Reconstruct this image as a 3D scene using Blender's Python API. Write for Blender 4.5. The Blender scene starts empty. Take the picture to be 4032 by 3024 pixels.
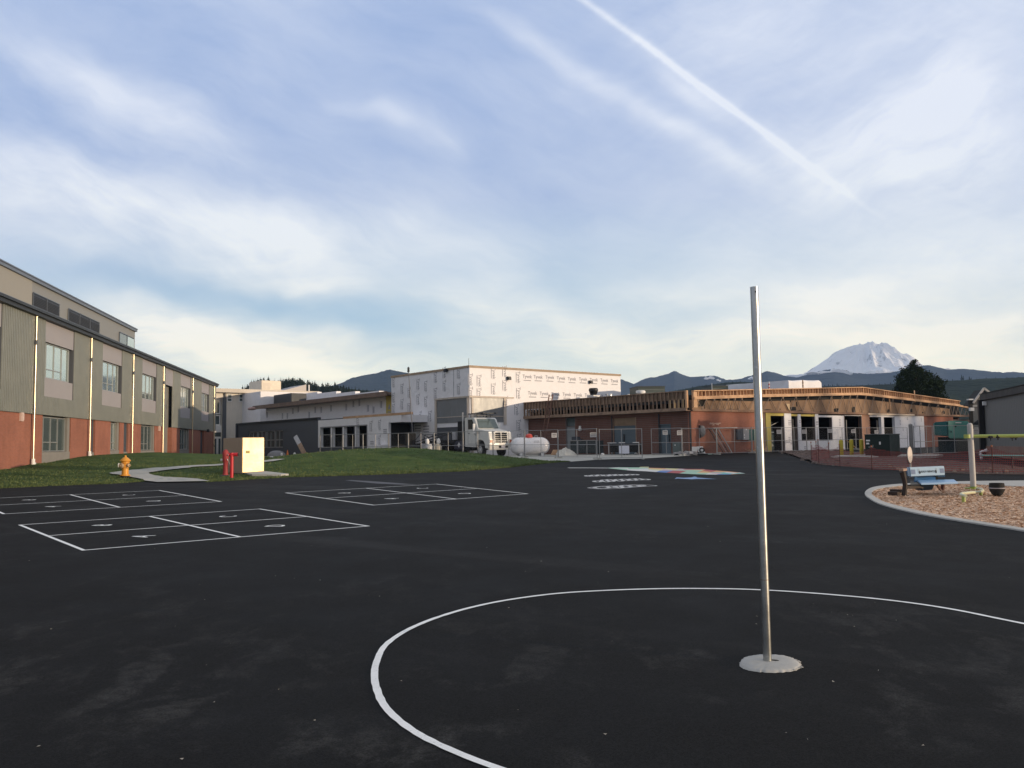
import bpy, bmesh, math, random
from mathutils import Vector, Matrix, noise as mn
random.seed(7)
scn = bpy.context.scene
COL = scn.collection
rad = math.radians
# ---------------------------------------------------------------- camera
F, PITCH, ROLL, EYE, KS = 3300.0, math.atan(236/3300.0), 0.015, 1.7, 0.0135
fw = Vector((0, math.cos(PITCH), math.sin(PITCH)))
up0 = Vector((0, -math.sin(PITCH), math.cos(PITCH)))
rt = Vector((1, 0, 0))*math.cos(ROLL) - up0*math.sin(ROLL)
up = up0*math.cos(ROLL) + Vector((1, 0, 0))*math.sin(ROLL)
CAMP = Vector((0, 0, EYE))
cd = bpy.data.cameras.new('camera'); cam = bpy.data.objects.new('camera', cd); COL.objects.link(cam)
cd.sensor_width = 36; cd.lens = 36*F/4032; cd.clip_start = 0.05; cd.clip_end = 60000
m = Matrix((rt, up, -fw)).transposed().to_4x4(); m.translation = CAMP
cam.matrix_world = m; scn.camera = cam
def ray(px, py): return fw + rt*((px-2016)/F) - up*((py-1512)/F)
# ---------------------------------------------------------------- world
SUN_AZ, SUN_EL = 112.0, 5.0
world = bpy.data.worlds.new('World'); scn.world = world; world.use_nodes = True
class NT:
    def __init__(s, tree): s.t = tree; s.n = tree.nodes; s.l = tree.links
    def node(s, typ, **kw):
        n = s.n.new(typ)
        for k, v in kw.items():
            if k.startswith('i_'):
                key = k[2:]; key = int(key) if key.isdigit() else key
                s.put(n, key, v)
            else: setattr(n, k, v)
        return n
    def put(s, n, key, v):
        if isinstance(v, bpy.types.NodeSocket): s.l.new(v, n.inputs[key])
        else: n.inputs[key].default_value = v
    def m(s, op, a, b=None, c=None, clamp=False):
        n = s.n.new('ShaderNodeMath'); n.operation = op; n.use_clamp = clamp
        for i, v in enumerate((a, b, c)):
            if v is not None: s.put(n, i, v)
        return n.outputs[0]
    def v(s, op, a, b=None):
        n = s.n.new('ShaderNodeVectorMath'); n.operation = op
        for i, q in enumerate((a, b)):
            if q is not None: s.put(n, i, q)
        return n.outputs['Value'] if op in ('DOT_PRODUCT', 'LENGTH') else n.outputs[0]
    def mix(s, f, a, b, typ='RGBA', blend='MIX'):
        n = s.n.new('ShaderNodeMix'); n.data_type = typ; n.blend_type = blend
        o = 6 if typ == 'RGBA' else 2
        s.put(n, 0, f); s.put(n, o, a); s.put(n, o+1, b)
        return n.outputs[2] if typ == 'RGBA' else n.outputs[0]
    def ramp(s, f, stops):
        n = s.n.new('ShaderNodeValToRGB'); e = n.color_ramp.elements
        while len(e) < len(stops): e.new(0.5)
        for k, (p, c) in enumerate(stops):
            e[k].position = p; e[k].color = c if len(c) == 4 else (*c, 1)
        s.put(n, 0, f); return n.outputs[0]
    def mapr(s, x, a, b, c=0.0, d=1.0, smooth=False):
        n = s.n.new('ShaderNodeMapRange'); n.clamp = True
        if smooth: n.interpolation_type = 'SMOOTHSTEP'
        s.put(n, 0, x); s.put(n, 1, a); s.put(n, 2, b); s.put(n, 3, c); s.put(n, 4, d)
        return n.outputs[0]
    def noise(s, vec, scale=5., detail=3., rough=.5, dist=0., out=0):
        n = s.n.new('ShaderNodeTexNoise'); s.put(n, 'Vector', vec); s.put(n, 'Scale', scale)
        s.put(n, 'Detail', detail); s.put(n, 'Roughness', rough); s.put(n, 'Distortion', dist)
        return n.outputs[out]
def build_world():
    w = NT(world.node_tree); w.n.clear()
    tc = w.node('ShaderNodeTexCoord').outputs['Generated']
    sep = w.node('ShaderNodeSeparateXYZ', i_0=tc)
    X, Y, Zc = sep.outputs
    ym = w.m('MAXIMUM', Y, 0.12)
    a = w.m('DIVIDE', X, ym); b = w.m('DIVIDE', Zc, ym)
    P = w.node('ShaderNodeCombineXYZ', i_0=a, i_1=b, i_2=0.0).outputs[0]
    wn = w.noise(P, 5.0, 3, .55, 0, out=1)
    warp = w.v('MULTIPLY', w.v('SUBTRACT', wn, (.5, .5, .5)), (.09, .09, 0))
    PW = w.v('ADD', P, warp)
    def rot(vec, ang):
        n = w.node('ShaderNodeVectorRotate', rotation_type='Z_AXIS', i_Vector=vec, i_Angle=ang); return n.outputs[0]
    def ab(px, py):
        r = ray(px*1.8228, py*1.8228); return r.x/r.y, r.z/r.y
    # streaky noises: falling to the right on the left side, rising to the right on the right side
    nL = w.noise(w.v('MULTIPLY', rot(PW, rad(30)), (1.5, 5.0, 1)), 2.2, 7, .60)
    nR = w.noise(w.v('MULTIPLY', rot(PW, rad(-26)), (1.5, 5.0, 1)), 2.4, 7, .62)
    nH = w.noise(w.v('MULTIPLY', PW, (1.5, 8.0, 1)), 2.5, 7, .66)
    side = w.mapr(a, -.1, .35, 0, 1, True)
    nz = w.mix(side, nL, nR, 'FLOAT')
    low = w.mapr(b, .06, .34, 1, 0, True)
    nz = w.mix(low, nz, nH, 'FLOAT')
    big = w.mapr(w.noise(PW, 2.1, 3, .5), .35, .65, .25, 1.0, True)
    nS = w.m('MULTIPLY', w.mapr(nz, .36, .66, 0, 1), w.m('MAXIMUM', big, w.m('MULTIPLY', low, .9)))
    # features: x0,y0,x1,y1 (a line in the photo's own 2212 wide copy), half width, weight
    feats = [
     (1235, -20, 1815, 405, 6.5, 1.0), (1300, 40, 1560, 240, 20, .22), (1420, 120, 1800, 390, 26, .20),
     (1060, 40, 1660, 385, 22, .44), (1120, 120, 1290, 260, 40, .18), (1480, 290, 1660, 400, 45, .16),
     (800, 225, 1000, 320, 22, .55), (700, 200, 860, 260, 20, .22),
     (-40, 60, 520, 330, 42, .34), (150, 120, 460, 260, 40, .16),
     (-60, 420, 760, 575, 75, .52), (-60, 330, 300, 460, 60, .26), (480, 500, 1100, 560, 75, .50),
     (850, 440, 1150, 640, 70, .36),
     (180, 655, 640, 770, 34, .60), (320, 740, 860, 800, 40, .62), (-40, 560, 250, 680, 40, -.05),
     (1650, 330, 2230, 180, 60, .36), (1750, 420, 2230, 300, 45, .50), (1950, 240, 2230, 120, 60, .2),
     (1300, 560, 2230, 520, 90, .30), (1300, 640, 1900, 625, 26, .30), (1150, 745, 1700, 720, 20, .34), (1750, 640, 2230, 560, 34, .34), (1820, 740, 2230, 700, 22, .40), (560, 700, 800, 730, 18, .34), (900, 640, 1250, 680, 22, .26), (1500, 720, 2230, 700, 50, .30), (1120, 690, 1420, 745, 28, .25),
     (600, 620, 820, 640, 16, .3), (960, 690, 1100, 720, 20, .25), (1480, 60, 2230, 60, 90, .26),
     (560, 640, 900, 720, 34, -.32), (120, 590, 620, 660, 26, -.36), (1280, 430, 1480, 560, 60, -.12),
    ]
    tot = None
    for (x0, y0, x1, y1, hw, wt) in feats:
        p0, p1 = ab(x0, y0), ab(x1, y1)
        cx, cy = (p0[0]+p1[0])/2, (p0[1]+p1[1])/2
        dx, dy = p1[0]-p0[0], p1[1]-p0[1]; L = math.hypot(dx, dy)
        q = w.v('SUBTRACT', PW if hw > 15 else w.v('ADD', P, w.v('MULTIPLY', warp, (.10, .10, 0))), (cx, cy, 0))
        q = rot(q, -math.atan2(dy, dx))
        q = w.v('MULTIPLY', q, (1.0/(L*.52), 1.0/(hw*1.8228/F*1.25), 0))
        ql = w.node('ShaderNodeSeparateXYZ', i_0=q).outputs
        e4 = w.m('POWER', w.m('ABSOLUTE', ql[0]), 4.0)
        e2 = w.m('MULTIPLY', ql[1], ql[1])
        g = w.m('EXPONENT', w.m('MULTIPLY', w.m('ADD', e4, e2), -1.0))
        g = w.m('MULTIPLY', g, wt)
        tot = g if tot is None else w.m('ADD', tot, g)
    fr = w.mapr(Y, .1, .3, 0, 1, True)
    tot = w.m('MULTIPLY', tot, fr)
    mod = w.m('MULTIPLY_ADD', nS, 1.05, .50)
    cl = w.m('MULTIPLY', tot, mod)
    base = w.m('MULTIPLY_ADD', nS, .34, .05)
    base = w.m('ADD', base, w.mapr(a, .05, .6, 0, .44))
    base = w.m('ADD', base, w.mapr(b, .45, .0, 0, .16, True))
    cl = w.m('ADD', cl, base)
    fine = w.noise(w.v('MULTIPLY', rot(PW, rad(20)), (1.0, 3.2, 1)), 9.0, 8, .68, .4)
    cl = w.m('ADD', cl, w.m('MULTIPLY', w.m('SUBTRACT', fine, .5), .34))
    cl = w.m('MULTIPLY', cl, w.mapr(cl, 0, 1.1, 1.05, .88))
    cl = w.m('MINIMUM', w.m('MAXIMUM', cl, 0.0), .97)
    sky = w.node('ShaderNodeTexSky', sky_type='NISHITA', sun_disc=False, sun_elevation=rad(SUN_EL),
                 sun_rotation=rad(SUN_AZ), altitude=200, air_density=1.0, dust_density=1.6, ozone_density=1.2)
    skyc = w.v('MULTIPLY', sky.outputs[0], (SKY_K*1.0, SKY_K*1.0, SKY_K*1.0))
    # cloud colour by height above the horizon
    hi = w.mapr(b, .0, .42, 0, 1, True)
    cc = w.ramp(hi, [(0, (1.68, 1.47, 1.04)), (.12, (1.48, 1.36, 1.06)), (.26, (1.22, 1.16, 1.02)), (.5, (.93, .955, .98)), (.85, (.86, .895, .97)), (1, (.80, .84, .96))])
    blue = w.ramp(hi, [(0, (1.05, 1.06, .92)), (.12, (.72, .88, .90)), (.26, (.46, .67, .84)), (.5, (.43, .585, .79)), (.8, (.39, .50, .775)), (1, (.35, .465, .755))])
    skyb = w.mix(.92, skyc, blue)
    # glow round the low sun
    sd = (math.sin(rad(SUN_AZ))*math.cos(rad(SUN_EL)), math.cos(rad(SUN_AZ))*math.cos(rad(SUN_EL)), math.sin(rad(SUN_EL)))
    dt = w.v('DOT_PRODUCT', tc, sd)
    glow = w.m('POWER', w.m('MAXIMUM', dt, 0.0), 14.0)
    lowz = w.m('EXPONENT', w.m('MULTIPLY', w.m('MAXIMUM', Zc, 0.0), -5.0))
    glow = w.m('MULTIPLY', glow, lowz)
    out = w.v('MULTIPLY', w.mix(cl, skyb, cc), (1.12, 1.12, 1.08))
    zen = w.m('MULTIPLY', w.mapr(Zc, .47, .62, 0, 1, True), .85)
    out = w.mix(zen, out, (.62, .64, .67, 1))
    rear = w.m('MULTIPLY', w.mapr(Y, .25, -.1, 0, 1, True), .6)
    out = w.mix(rear, out, (.60, .61, .64, 1))
    out = w.v('ADD', out, w.v('MULTIPLY', w.node('ShaderNodeCombineXYZ', i_0=glow, i_1=glow, i_2=glow).outputs[0], (2.6, 1.55, .62)))
    k = 1.0/SKY_K*SKY_S
    bg = w.node('ShaderNodeBackground', i_Color=w.v('MULTIPLY', out, (k*1.0, k, k)), i_Strength=SKY_K/SKY_S)
    o = w.node('ShaderNodeOutputWorld'); w.l.new(bg.outputs[0], o.inputs[0])
SKY_K = 0.12      # strength of the Background; the sky texture passes through it unscaled
SKY_S = 1.0
build_world()
world.cycles.sampling_method = 'MANUAL'; world.cycles.sample_map_resolution = 1024
# ---------------------------------------------------------------- sun, the tree belt that shades it, haze
TREEBELT_H = 27.5; HAZE_D = 0.00011
def BELT(k): return -10.0 if k < 44 else (-10+10*(k-44)/14 if k < 58 else 0.0)  # lowers the added belt where sun should still reach the left block
sl = bpy.data.lights.new('sun', 'SUN'); sl.energy = 3.7; sl.angle = rad(0.55); sl.color = (1.0, .78, .54)
so = bpy.data.objects.new('sun', sl); COL.objects.link(so)
sdir = Vector((math.sin(rad(SUN_AZ))*math.cos(rad(SUN_EL)), math.cos(rad(SUN_AZ))*math.cos(rad(SUN_EL)), math.sin(rad(SUN_EL))))
so.rotation_euler = sdir.to_track_quat('Z', 'Y').to_euler(); so.location = (40, -20, 60)
scn.view_settings.view_transform = 'Standard'; scn.view_settings.look = 'None'
scn.view_settings.gamma = 1; scn.view_settings.exposure = 0.0
# ---------------------------------------------------------------- pixel helpers: a point of the photo -> a point on a real plane
ZW = {'A': (0, 1000, .5425), 'B': (750, 1380, .42948), 'C': (1500, 1380, .42948), 'D': (1950, 1450, .36166),
      'E': (2650, 1450, .29385), 'F': (3200, 1350, .37613), 'G': (3300, 1700, .33092), 'a': (0, 1700, .5425),
      'c': (1780, 1620, .22604), 'd': (2250, 1650, .22604), 'e': (400, 1700, .31646), 'f': (3180, 1640, .21248),
      'g': (3600, 1450, .21094), 'h': (1500, 1600, .18083), 'b': (2900, 1500, .18083), 'k': (3500, 1800, .18083),
      'm': (600, 1750, .18083), 'w': (0, 1180, .31337), 's': (0, 0, 1.8228), 'r': (2400, 1300, .73779), '1': (0, 0, 1)}
def q(key, x, y):
    o = ZW[key]; return o[0]+x*o[2], o[1]+y*o[2]
def gz(x, y): return KS*max(0.0, min(y, 59.0))
def gnd(key, x, y):
    d = ray(*q(key, x, y)); t = EYE/(KS*d.y-d.z)
    p = CAMP+d*t
    if p.y > 59:
        t = (gz(0, 60)-EYE)/d.z if d.z < 0 else 100; p = CAMP+d*t
    return p
def hits(key, x, y, f):
    "first point of the ray through this pixel on the surface z = f(x, y)"
    d = ray(*q(key, x, y)); t = 8.0
    while t < 130:
        p = CAMP+d*t
        if p.z <= f(p.x, p.y): return p
        t += .05
    return p
def at(key, x, y, dist):
    "the point seen at this pixel at this distance along y"
    d = ray(*q(key, x, y)); return CAMP+d*(dist/d.y)
class Wall:
    def __init__(s, A, az, so):
        s.A = Vector((A[0], A[1], 0)); s.az = az; a = rad(az)
        s.d = Vector((math.sin(a), math.cos(a), 0)); s.n = Vector((math.cos(a), -math.sin(a), 0)); s.so = so
        s.out = Vector((-math.cos(a), math.sin(a), 0))*so
        s.rz = rad(90-az)
    def hit(s, key, x, y, o=0.0):
        d = ray(*q(key, x, y)); A = s.A+s.out*o
        t = (A-CAMP).dot(s.n)/d.dot(s.n); p = CAMP+d*t
        return (p-s.A).dot(s.d), p.z
    def u(s, key, x, y, o=0.0): return s.hit(key, x, y, o)[0]
    def z(s, key, x, y, o=0.0): return s.hit(key, x, y, o)[1]
    def pt(s, u, o, z): return s.A+s.d*u+s.out*o+Vector((0, 0, z))
# ---------------------------------------------------------------- materials
MATS = {}
def M(name, col, rough=.75, metal=0.0, var=.12, scale=3.0, bump=0.0, bscale=30., col2=None, spec=.35, coord='Object', stretch=None, extra=None, emit=None, bdist=.02):
    if name in MATS: return MATS[name]
    mt = bpy.data.materials.new(name); mt.use_nodes = True; w = NT(mt.node_tree)
    bs = w.n['Principled BSDF']
    tc = w.node('ShaderNodeTexCoord').outputs[coord]
    if stretch: tc = w.v('MULTIPLY', tc, stretch)
    n1 = w.noise(tc, scale, 5, .6); n2 = w.noise(tc, scale*9, 3, .6)
    f = w.m('ADD', w.m('MULTIPLY', n1, .65), w.m('MULTIPLY', n2, .35))
    f = w.mapr(f, .33, .67, 0, 1)
    lo = tuple(c*(1-var) for c in col); hi = tuple(min(1, c*(1+var)) for c in (col2 or col))
    c = w.mix(f, (*lo, 1), (*hi, 1))
    if extra: c = extra(w, tc, c, bs) or c
    w.put(bs, 'Base Color', c)
    bs.inputs['Metallic'].default_value = metal
    w.put(bs, 'Roughness', w.mapr(n1, .3, .7, max(.03, rough-.07), min(1, rough+.07)))
    bs.inputs['Specular IOR Level'].default_value = spec
    if bump:
        bn = w.node('ShaderNodeBump', i_Strength=bump, i_Distance=bdist, i_Height=w.noise(tc, bscale, 4, .6))
        w.l.new(bn.outputs[0], bs.inputs['Normal'])
    MATS[name] = mt; return mt
# ---------------------------------------------------------------- mesh builder
class MB:
    def __init__(s): s.v = []; s.f = []; s.mi = []; s.k = 0
    def add(s, vs, fs):
        b = len(s.v); s.v += [tuple(p) for p in vs]; s.f += [tuple(b+i for i in f) for f in fs]; s.mi += [s.k]*len(fs); return s
    def box(s, x0, x1, y0, y1, z0, z1):
        x0, x1 = sorted((x0, x1)); y0, y1 = sorted((y0, y1)); z0, z1 = sorted((z0, z1))
        return s.add([(x, y, z) for z in (z0, z1) for y in (y0, y1) for x in (x0, x1)],
                     [(0, 2, 3, 1), (4, 5, 7, 6), (0, 1, 5, 4), (2, 6, 7, 3), (0, 4, 6, 2), (1, 3, 7, 5)])
    def hexa(s, c):
        return s.add(c, [(0, 2, 3, 1), (4, 5, 7, 6), (0, 1, 5, 4), (2, 6, 7, 3), (0, 4, 6, 2), (1, 3, 7, 5)])
    def quad(s, *p): return s.add(p, [tuple(range(len(p)))])
    def bar(s, p0, p1, w, h=None, upv=(0, 0, 1)):
        p0, p1 = Vector(p0), Vector(p1); d = (p1-p0).normalized(); h = h or w
        a = d.cross(Vector(upv))
        if a.length < 1e-3: a = d.cross(Vector((1, 0, 0)))
        a.normalize(); b = a.cross(d).normalized(); a *= w/2; b *= h/2
        return s.hexa([p0-a-b, p0+a-b, p1-a-b, p1+a-b, p0-a+b, p0+a+b, p1-a+b, p1+a+b])
    def tube(s, pts, r, n=8, caps=True):
        pts = [Vector(p) for p in pts]; rs = r if isinstance(r, (list, tuple)) else [r]*len(pts)
        base = len(s.v); pa = None
        for i, p in enumerate(pts):
            d = (pts[min(i+1, len(pts)-1)]-pts[max(i-1, 0)]).normalized()
            if pa is None:
                pa = d.cross(Vector((0, 0, 1)))
                if pa.length < 1e-3: pa = Vector((1, 0, 0))
            pa = (pa-d*pa.dot(d)).normalized(); pb = d.cross(pa)
            for k in range(n):
                t = 2*math.pi*k/n; s.v.append(tuple(p+(pa*math.cos(t)+pb*math.sin(t))*rs[i]))
        for i in range(len(pts)-1):
            for k in range(n):
                a = base+i*n+k; b = base+i*n+(k+1) % n
                s.f.append((a, b, b+n, a+n)); s.mi.append(s.k)
        if caps:
            s.f.append(tuple(base+k for k in range(n))[::-1]); s.mi.append(s.k)
            e = base+(len(pts)-1)*n; s.f.append(tuple(e+k for k in range(n))); s.mi.append(s.k)
        return s
    def lathe(s, prof, c=(0, 0, 0), n=20, axis='Z'):
        base = len(s.v); c = Vector(c)
        for r, h in prof:
            for k in range(n):
                t = 2*math.pi*k/n; x, y = r*math.cos(t), r*math.sin(t)
                o = {'Z': (x, y, h), 'X': (h, x, y), 'Y': (x, h, y)}[axis]; s.v.append(tuple(c+Vector(o)))
        for i in range(len(prof)-1):
            for k in range(n):
                a = base+i*n+k; b = base+i*n+(k+1) % n; s.f.append((a, b, b+n, a+n)); s.mi.append(s.k)
        s.f.append(tuple(base+k for k in range(n))[::-1]); s.mi.append(s.k)
        e = base+(len(prof)-1)*n; s.f.append(tuple(e+k for k in range(n))); s.mi.append(s.k)
        return s
    def prism(s, poly, d):
        "poly: list of 3-D points, d: thickness vector"
        d = Vector(d); n = len(poly); b = len(s.v)
        s.v += [tuple(Vector(p)) for p in poly]+[tuple(Vector(p)+d) for p in poly]
        s.f.append(tuple(b+i for i in range(n))[::-1]); s.mi.append(s.k); s.f.append(tuple(b+n+i for i in range(n))); s.mi.append(s.k)
        for i in range(n):
            j = (i+1) % n; s.f.append((b+i, b+j, b+n+j, b+n+i)); s.mi.append(s.k)
        return s
    def build(s, name, mats, parent=None, smooth=False, recalc=True, bevel=0):
        me = bpy.data.meshes.new(name); me.from_pydata(s.v, [], s.f)
        mats = mats if isinstance(mats, (list, tuple)) else [mats]
        for x in mats: me.materials.append(x)
        if len(mats) > 1: me.polygons.foreach_set('material_index', s.mi)
        if recalc or bevel:
            b = bmesh.new(); b.from_mesh(me)
            if recalc: bmesh.ops.recalc_face_normals(b, faces=b.faces)
            if bevel: bmesh.ops.bevel(b, geom=[e for e in b.edges if e.calc_face_angle(0) > .6], offset=bevel, segments=2, affect='EDGES')
            b.to_mesh(me); b.free()
        if smooth:
            me.polygons.foreach_set('use_smooth', [True]*len(me.polygons))
            if hasattr(me, 'set_sharp_from_angle'): me.set_sharp_from_angle(angle=rad(38))
        me.update()
        o = bpy.data.objects.new(name, me); COL.objects.link(o)
        if parent: o.parent = parent
        return o
def tag(o, label=None, cat=None, group=None, kind=None):
    if label: o['label'] = label
    if cat: o['category'] = cat
    if group: o['group'] = group
    if kind: o['kind'] = kind
    return o
def empty(name, loc, rz=0.0, label=None, cat=None, group=None):
    o = bpy.data.objects.new(name, None); COL.objects.link(o); o.location = loc; o.rotation_euler = (0, 0, rz)
    o.empty_display_size = .2
    return tag(o, label, cat, group)
def kids(o): return [c for c in bpy.data.objects if c.parent == o]
def dup(root, loc, rz=0.0, label=None, group=None, s=None):
    r = root.copy(); COL.objects.link(r); r.location = loc; r.rotation_euler = (0, 0, rz)
    if s: r.scale = (s, s, s)
    if label: r['label'] = label
    if group: r['group'] = group
    for ch in kids(root):
        c = ch.copy(); COL.objects.link(c); c.parent = r
        for g in kids(ch):
            d = g.copy(); COL.objects.link(d); d.parent = c
    return r
def text_geo(txt, size, align='CENTER'):
    "outline of a word as flat faces: vertices (x, y) and polygons"
    key = (txt, size, align)
    if key in TG: return TG[key]
    cu = bpy.data.curves.new('t', 'FONT'); cu.body = txt; cu.size = size; cu.align_x = align; cu.align_y = 'CENTER'; cu.resolution_u = 2
    o = bpy.data.objects.new('t', cu); COL.objects.link(o)
    bpy.context.view_layer.update()
    me = bpy.data.meshes.new_from_object(o)
    TG[key] = ([v.co.copy() for v in me.vertices], [tuple(p.vertices) for p in me.polygons])
    bpy.data.objects.remove(o); bpy.data.curves.remove(cu); bpy.data.meshes.remove(me)
    return TG[key]
TG = {}
def put_text(mb, txt, size, origin, ax, ay, align='CENTER', bold=0.0):
    vs, fs = text_geo(txt, size, align); ax, ay, o = Vector(ax), Vector(ay), Vector(origin)
    mb.add([o+ax*p.x+ay*p.y for p in vs], fs)
    if bold:
        for dx, dy in ((bold, 0), (0, bold)):
            n = ax.cross(ay)*(.0004 if dx else .0008)
            mb.add([o+n+ax*(p.x+dx)+ay*(p.y+dy) for p in vs], fs)
def strip(mb, L, R, f, lift, nw=4, sub=4):
    "a ribbon between two polylines laid on the surface z = f(x, y)"
    def dens(P):
        out = []
        for i in range(len(P)-1):
            for k in range(sub):
                t = k/sub; out.append((P[i][0]*(1-t)+P[i+1][0]*t, P[i][1]*(1-t)+P[i+1][1]*t))
        out.append((P[-1][0], P[-1][1])); return out
    L, R = dens(L), dens(R); rows = []
    for a, b in zip(L, R):
        row = []
        for k in range(nw+1):
            t = k/nw; x = a[0]*(1-t)+b[0]*t; y = a[1]*(1-t)+b[1]*t
            row.append((x, y, f(x, y)+lift))
        rows.append(row)
    grid(mb, rows)
def grid(mb, rows):
    n = len(rows[0]); b = len(mb.v)
    for r in rows: mb.v += [tuple(p) for p in r]
    for i in range(len(rows)-1):
        for k in range(n-1):
            a = b+i*n+k; mb.f.append((a, a+1, a+n+1, a+n)); mb.mi.append(mb.k)
def flat_poly(mb, P, f, lift):
    "a flat painted or paved patch; the ground under it is one plane"
    mb.add([(p[0], p[1], f(p[0], p[1])+lift) for p in P], [tuple(range(len(P)))])
def smooth_path(P, n=6, closed=False):
    out = []; N = len(P)
    for i in range(N if closed else N-1):
        g = lambda k: Vector(P[k % N]) if closed else Vector(P[max(0, min(N-1, k))])
        p0, p1, p2, p3 = g(i-1), g(i), g(i+1), g(i+2)
        for k in range(n):
            t = k/n
            out.append(.5*((2*p1)+(p2-p0)*t+(2*p0-5*p1+4*p2-p3)*t*t+(3*p1-p0-3*p2+p3)*t**3))
    if not closed: out.append(Vector(P[-1]))
    return out
# common materials
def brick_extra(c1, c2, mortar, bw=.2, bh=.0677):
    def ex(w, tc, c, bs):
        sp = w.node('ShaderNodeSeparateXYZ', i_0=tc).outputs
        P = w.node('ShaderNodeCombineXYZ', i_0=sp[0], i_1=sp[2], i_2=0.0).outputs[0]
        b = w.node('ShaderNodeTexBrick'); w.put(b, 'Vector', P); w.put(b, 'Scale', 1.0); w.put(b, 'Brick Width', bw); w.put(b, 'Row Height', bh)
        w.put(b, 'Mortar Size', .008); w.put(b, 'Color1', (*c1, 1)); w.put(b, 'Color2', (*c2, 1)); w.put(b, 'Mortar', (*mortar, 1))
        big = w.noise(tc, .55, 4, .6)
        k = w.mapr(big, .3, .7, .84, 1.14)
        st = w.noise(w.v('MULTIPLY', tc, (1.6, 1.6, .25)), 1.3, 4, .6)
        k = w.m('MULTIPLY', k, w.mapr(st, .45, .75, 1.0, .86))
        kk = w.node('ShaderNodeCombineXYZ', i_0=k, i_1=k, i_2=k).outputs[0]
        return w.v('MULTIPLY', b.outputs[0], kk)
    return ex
def plaster_streaks(w, tc, c, bs):
    st = w.noise(w.v('MULTIPLY', tc, (2.2, 2.2, .3)), 1.6, 4, .6)
    return w.mix(w.mapr(st, .5, .8, 0, .22), c, (.35, .33, .3, 1))
m_galv = lambda: M('galvanised_steel', (.50, .51, .52), .38, .85, .12, 9, .0)
# ---------------------------------------------------------------- ground, asphalt, lawn
def asphalt_extra(w, tc, c, bs):
    # dusty pale blotches, old patches, tyre sweeps and loose specks
    a = w.noise(tc, .42, 6, .62, .3); b = w.noise(w.v('MULTIPLY', tc, (1, .55, 1)), 2.3, 6, .68, .4); s1 = w.noise(tc, 9.0, 4, .65)
    du = w.m('MULTIPLY', w.mapr(a, .45, .60, 0, 1, True), w.mapr(b, .47, .62, 0, 1, True))
    sp = w.node('ShaderNodeSeparateXYZ', i_0=tc).outputs
    near = w.mapr(sp[1], 9., 2.5, .25, 1.0)
    du = w.m('MULTIPLY', w.m('MULTIPLY', du, w.mapr(s1, .35, .62, .25, 1)), near)
    c = w.mix(w.m('MULTIPLY', du, .85), c, (.058, .056, .053, 1))
    seam = w.noise(w.v('MULTIPLY', w.node('ShaderNodeVectorRotate', rotation_type='Z_AXIS', i_Vector=tc, i_Angle=rad(-58)).outputs[0], (.25, 1.7, 1)), .8, 3, .5)
    c = w.mix(w.mapr(seam, .60, .66, 0, .28), c, (.012, .012, .013, 1))
    seam2 = w.noise(w.v('MULTIPLY', w.node('ShaderNodeVectorRotate', rotation_type='Z_AXIS', i_Vector=tc, i_Angle=rad(35)).outputs[0], (.12, 1.2, 1)), .6, 4, .55)
    c = w.mix(w.mapr(seam2, .56, .68, 0, .22), c, (.05, .048, .046, 1))
    vo = w.node('ShaderNodeTexVoronoi', i_Vector=tc, i_Scale=120.0); vo.inputs['Randomness'].default_value = 1
    pick = w.node('ShaderNodeSeparateXYZ', i_0=vo.outputs[1]).outputs[0]
    g = w.mapr(pick, 0, 1, .6, 1.5)
    c = w.v('MULTIPLY', c, w.node('ShaderNodeCombineXYZ', i_0=g, i_1=g, i_2=g).outputs[0])
    return c
m_asph = M('asphalt', (.0100, .0098, .0096), .84, 0, .22, .9, .55, 160., spec=.11, coord='Object', extra=asphalt_extra, bdist=.004)
m_soil = M('field_soil', (.05, .055, .03), .95, 0, .3, .4, .4, 6.)
g = MB()
ys = [-400, 0, 59, 140, 600, 9500]; xs = [-6000, -60, 60, 6000]
grid(g, [[(x, y, KS*max(0, min(y, 59))-.006) for x in xs] for y in ys])
tag(g.build('ground', m_soil, recalc=False), kind='structure')
g = MB(); grid(g, [[(x, y, gz(0, y)) for x in (-58, 0, 62)] for y in (-60, 0, 30, 59, 125)])
tag(g.build('asphalt_playground', m_asph, recalc=False), kind='structure')
# lawn: a heightfield between the asphalt edge and the school
edge_px = [('s', 0, 1055), ('s', 100, 1050), ('s', 240, 1045), ('s', 330, 1039), ('s', 452, 1041), ('s', 620, 1031), ('s', 800, 1026), ('s', 1000, 1018), ('s', 1100, 1010), ('s', 1180, 1001), ('s', 1231, 997)]
EP = [(-46, 24.0)]+[tuple(gnd(*e)[:2]) for e in edge_px]
def lerp_tab(tab, x):
    if x <= tab[0][0]: return tab[0][1]
    for (a, b), (c, d) in zip(tab, tab[1:]):
        if x <= c: return b+(d-b)*(x-a)/(c-a)
    return tab[-1][1]
def near_edge(x): return lerp_tab(EP, x)+.18*mn.noise(Vector((x*.9, 3, 0)))+.1*mn.noise(Vector((x*3.1, 9, 0)))
XT = EP[-1][0]
def far_edge(x): return lerp_tab([(-46, 82), (-20, 82), (-9, 62), (-4, 57), (-1.0, 52.5), (XT, near_edge(XT)+.15)], x)
def sm(t): t = max(0., min(1., t)); return t*t*(3-2*t)
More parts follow.
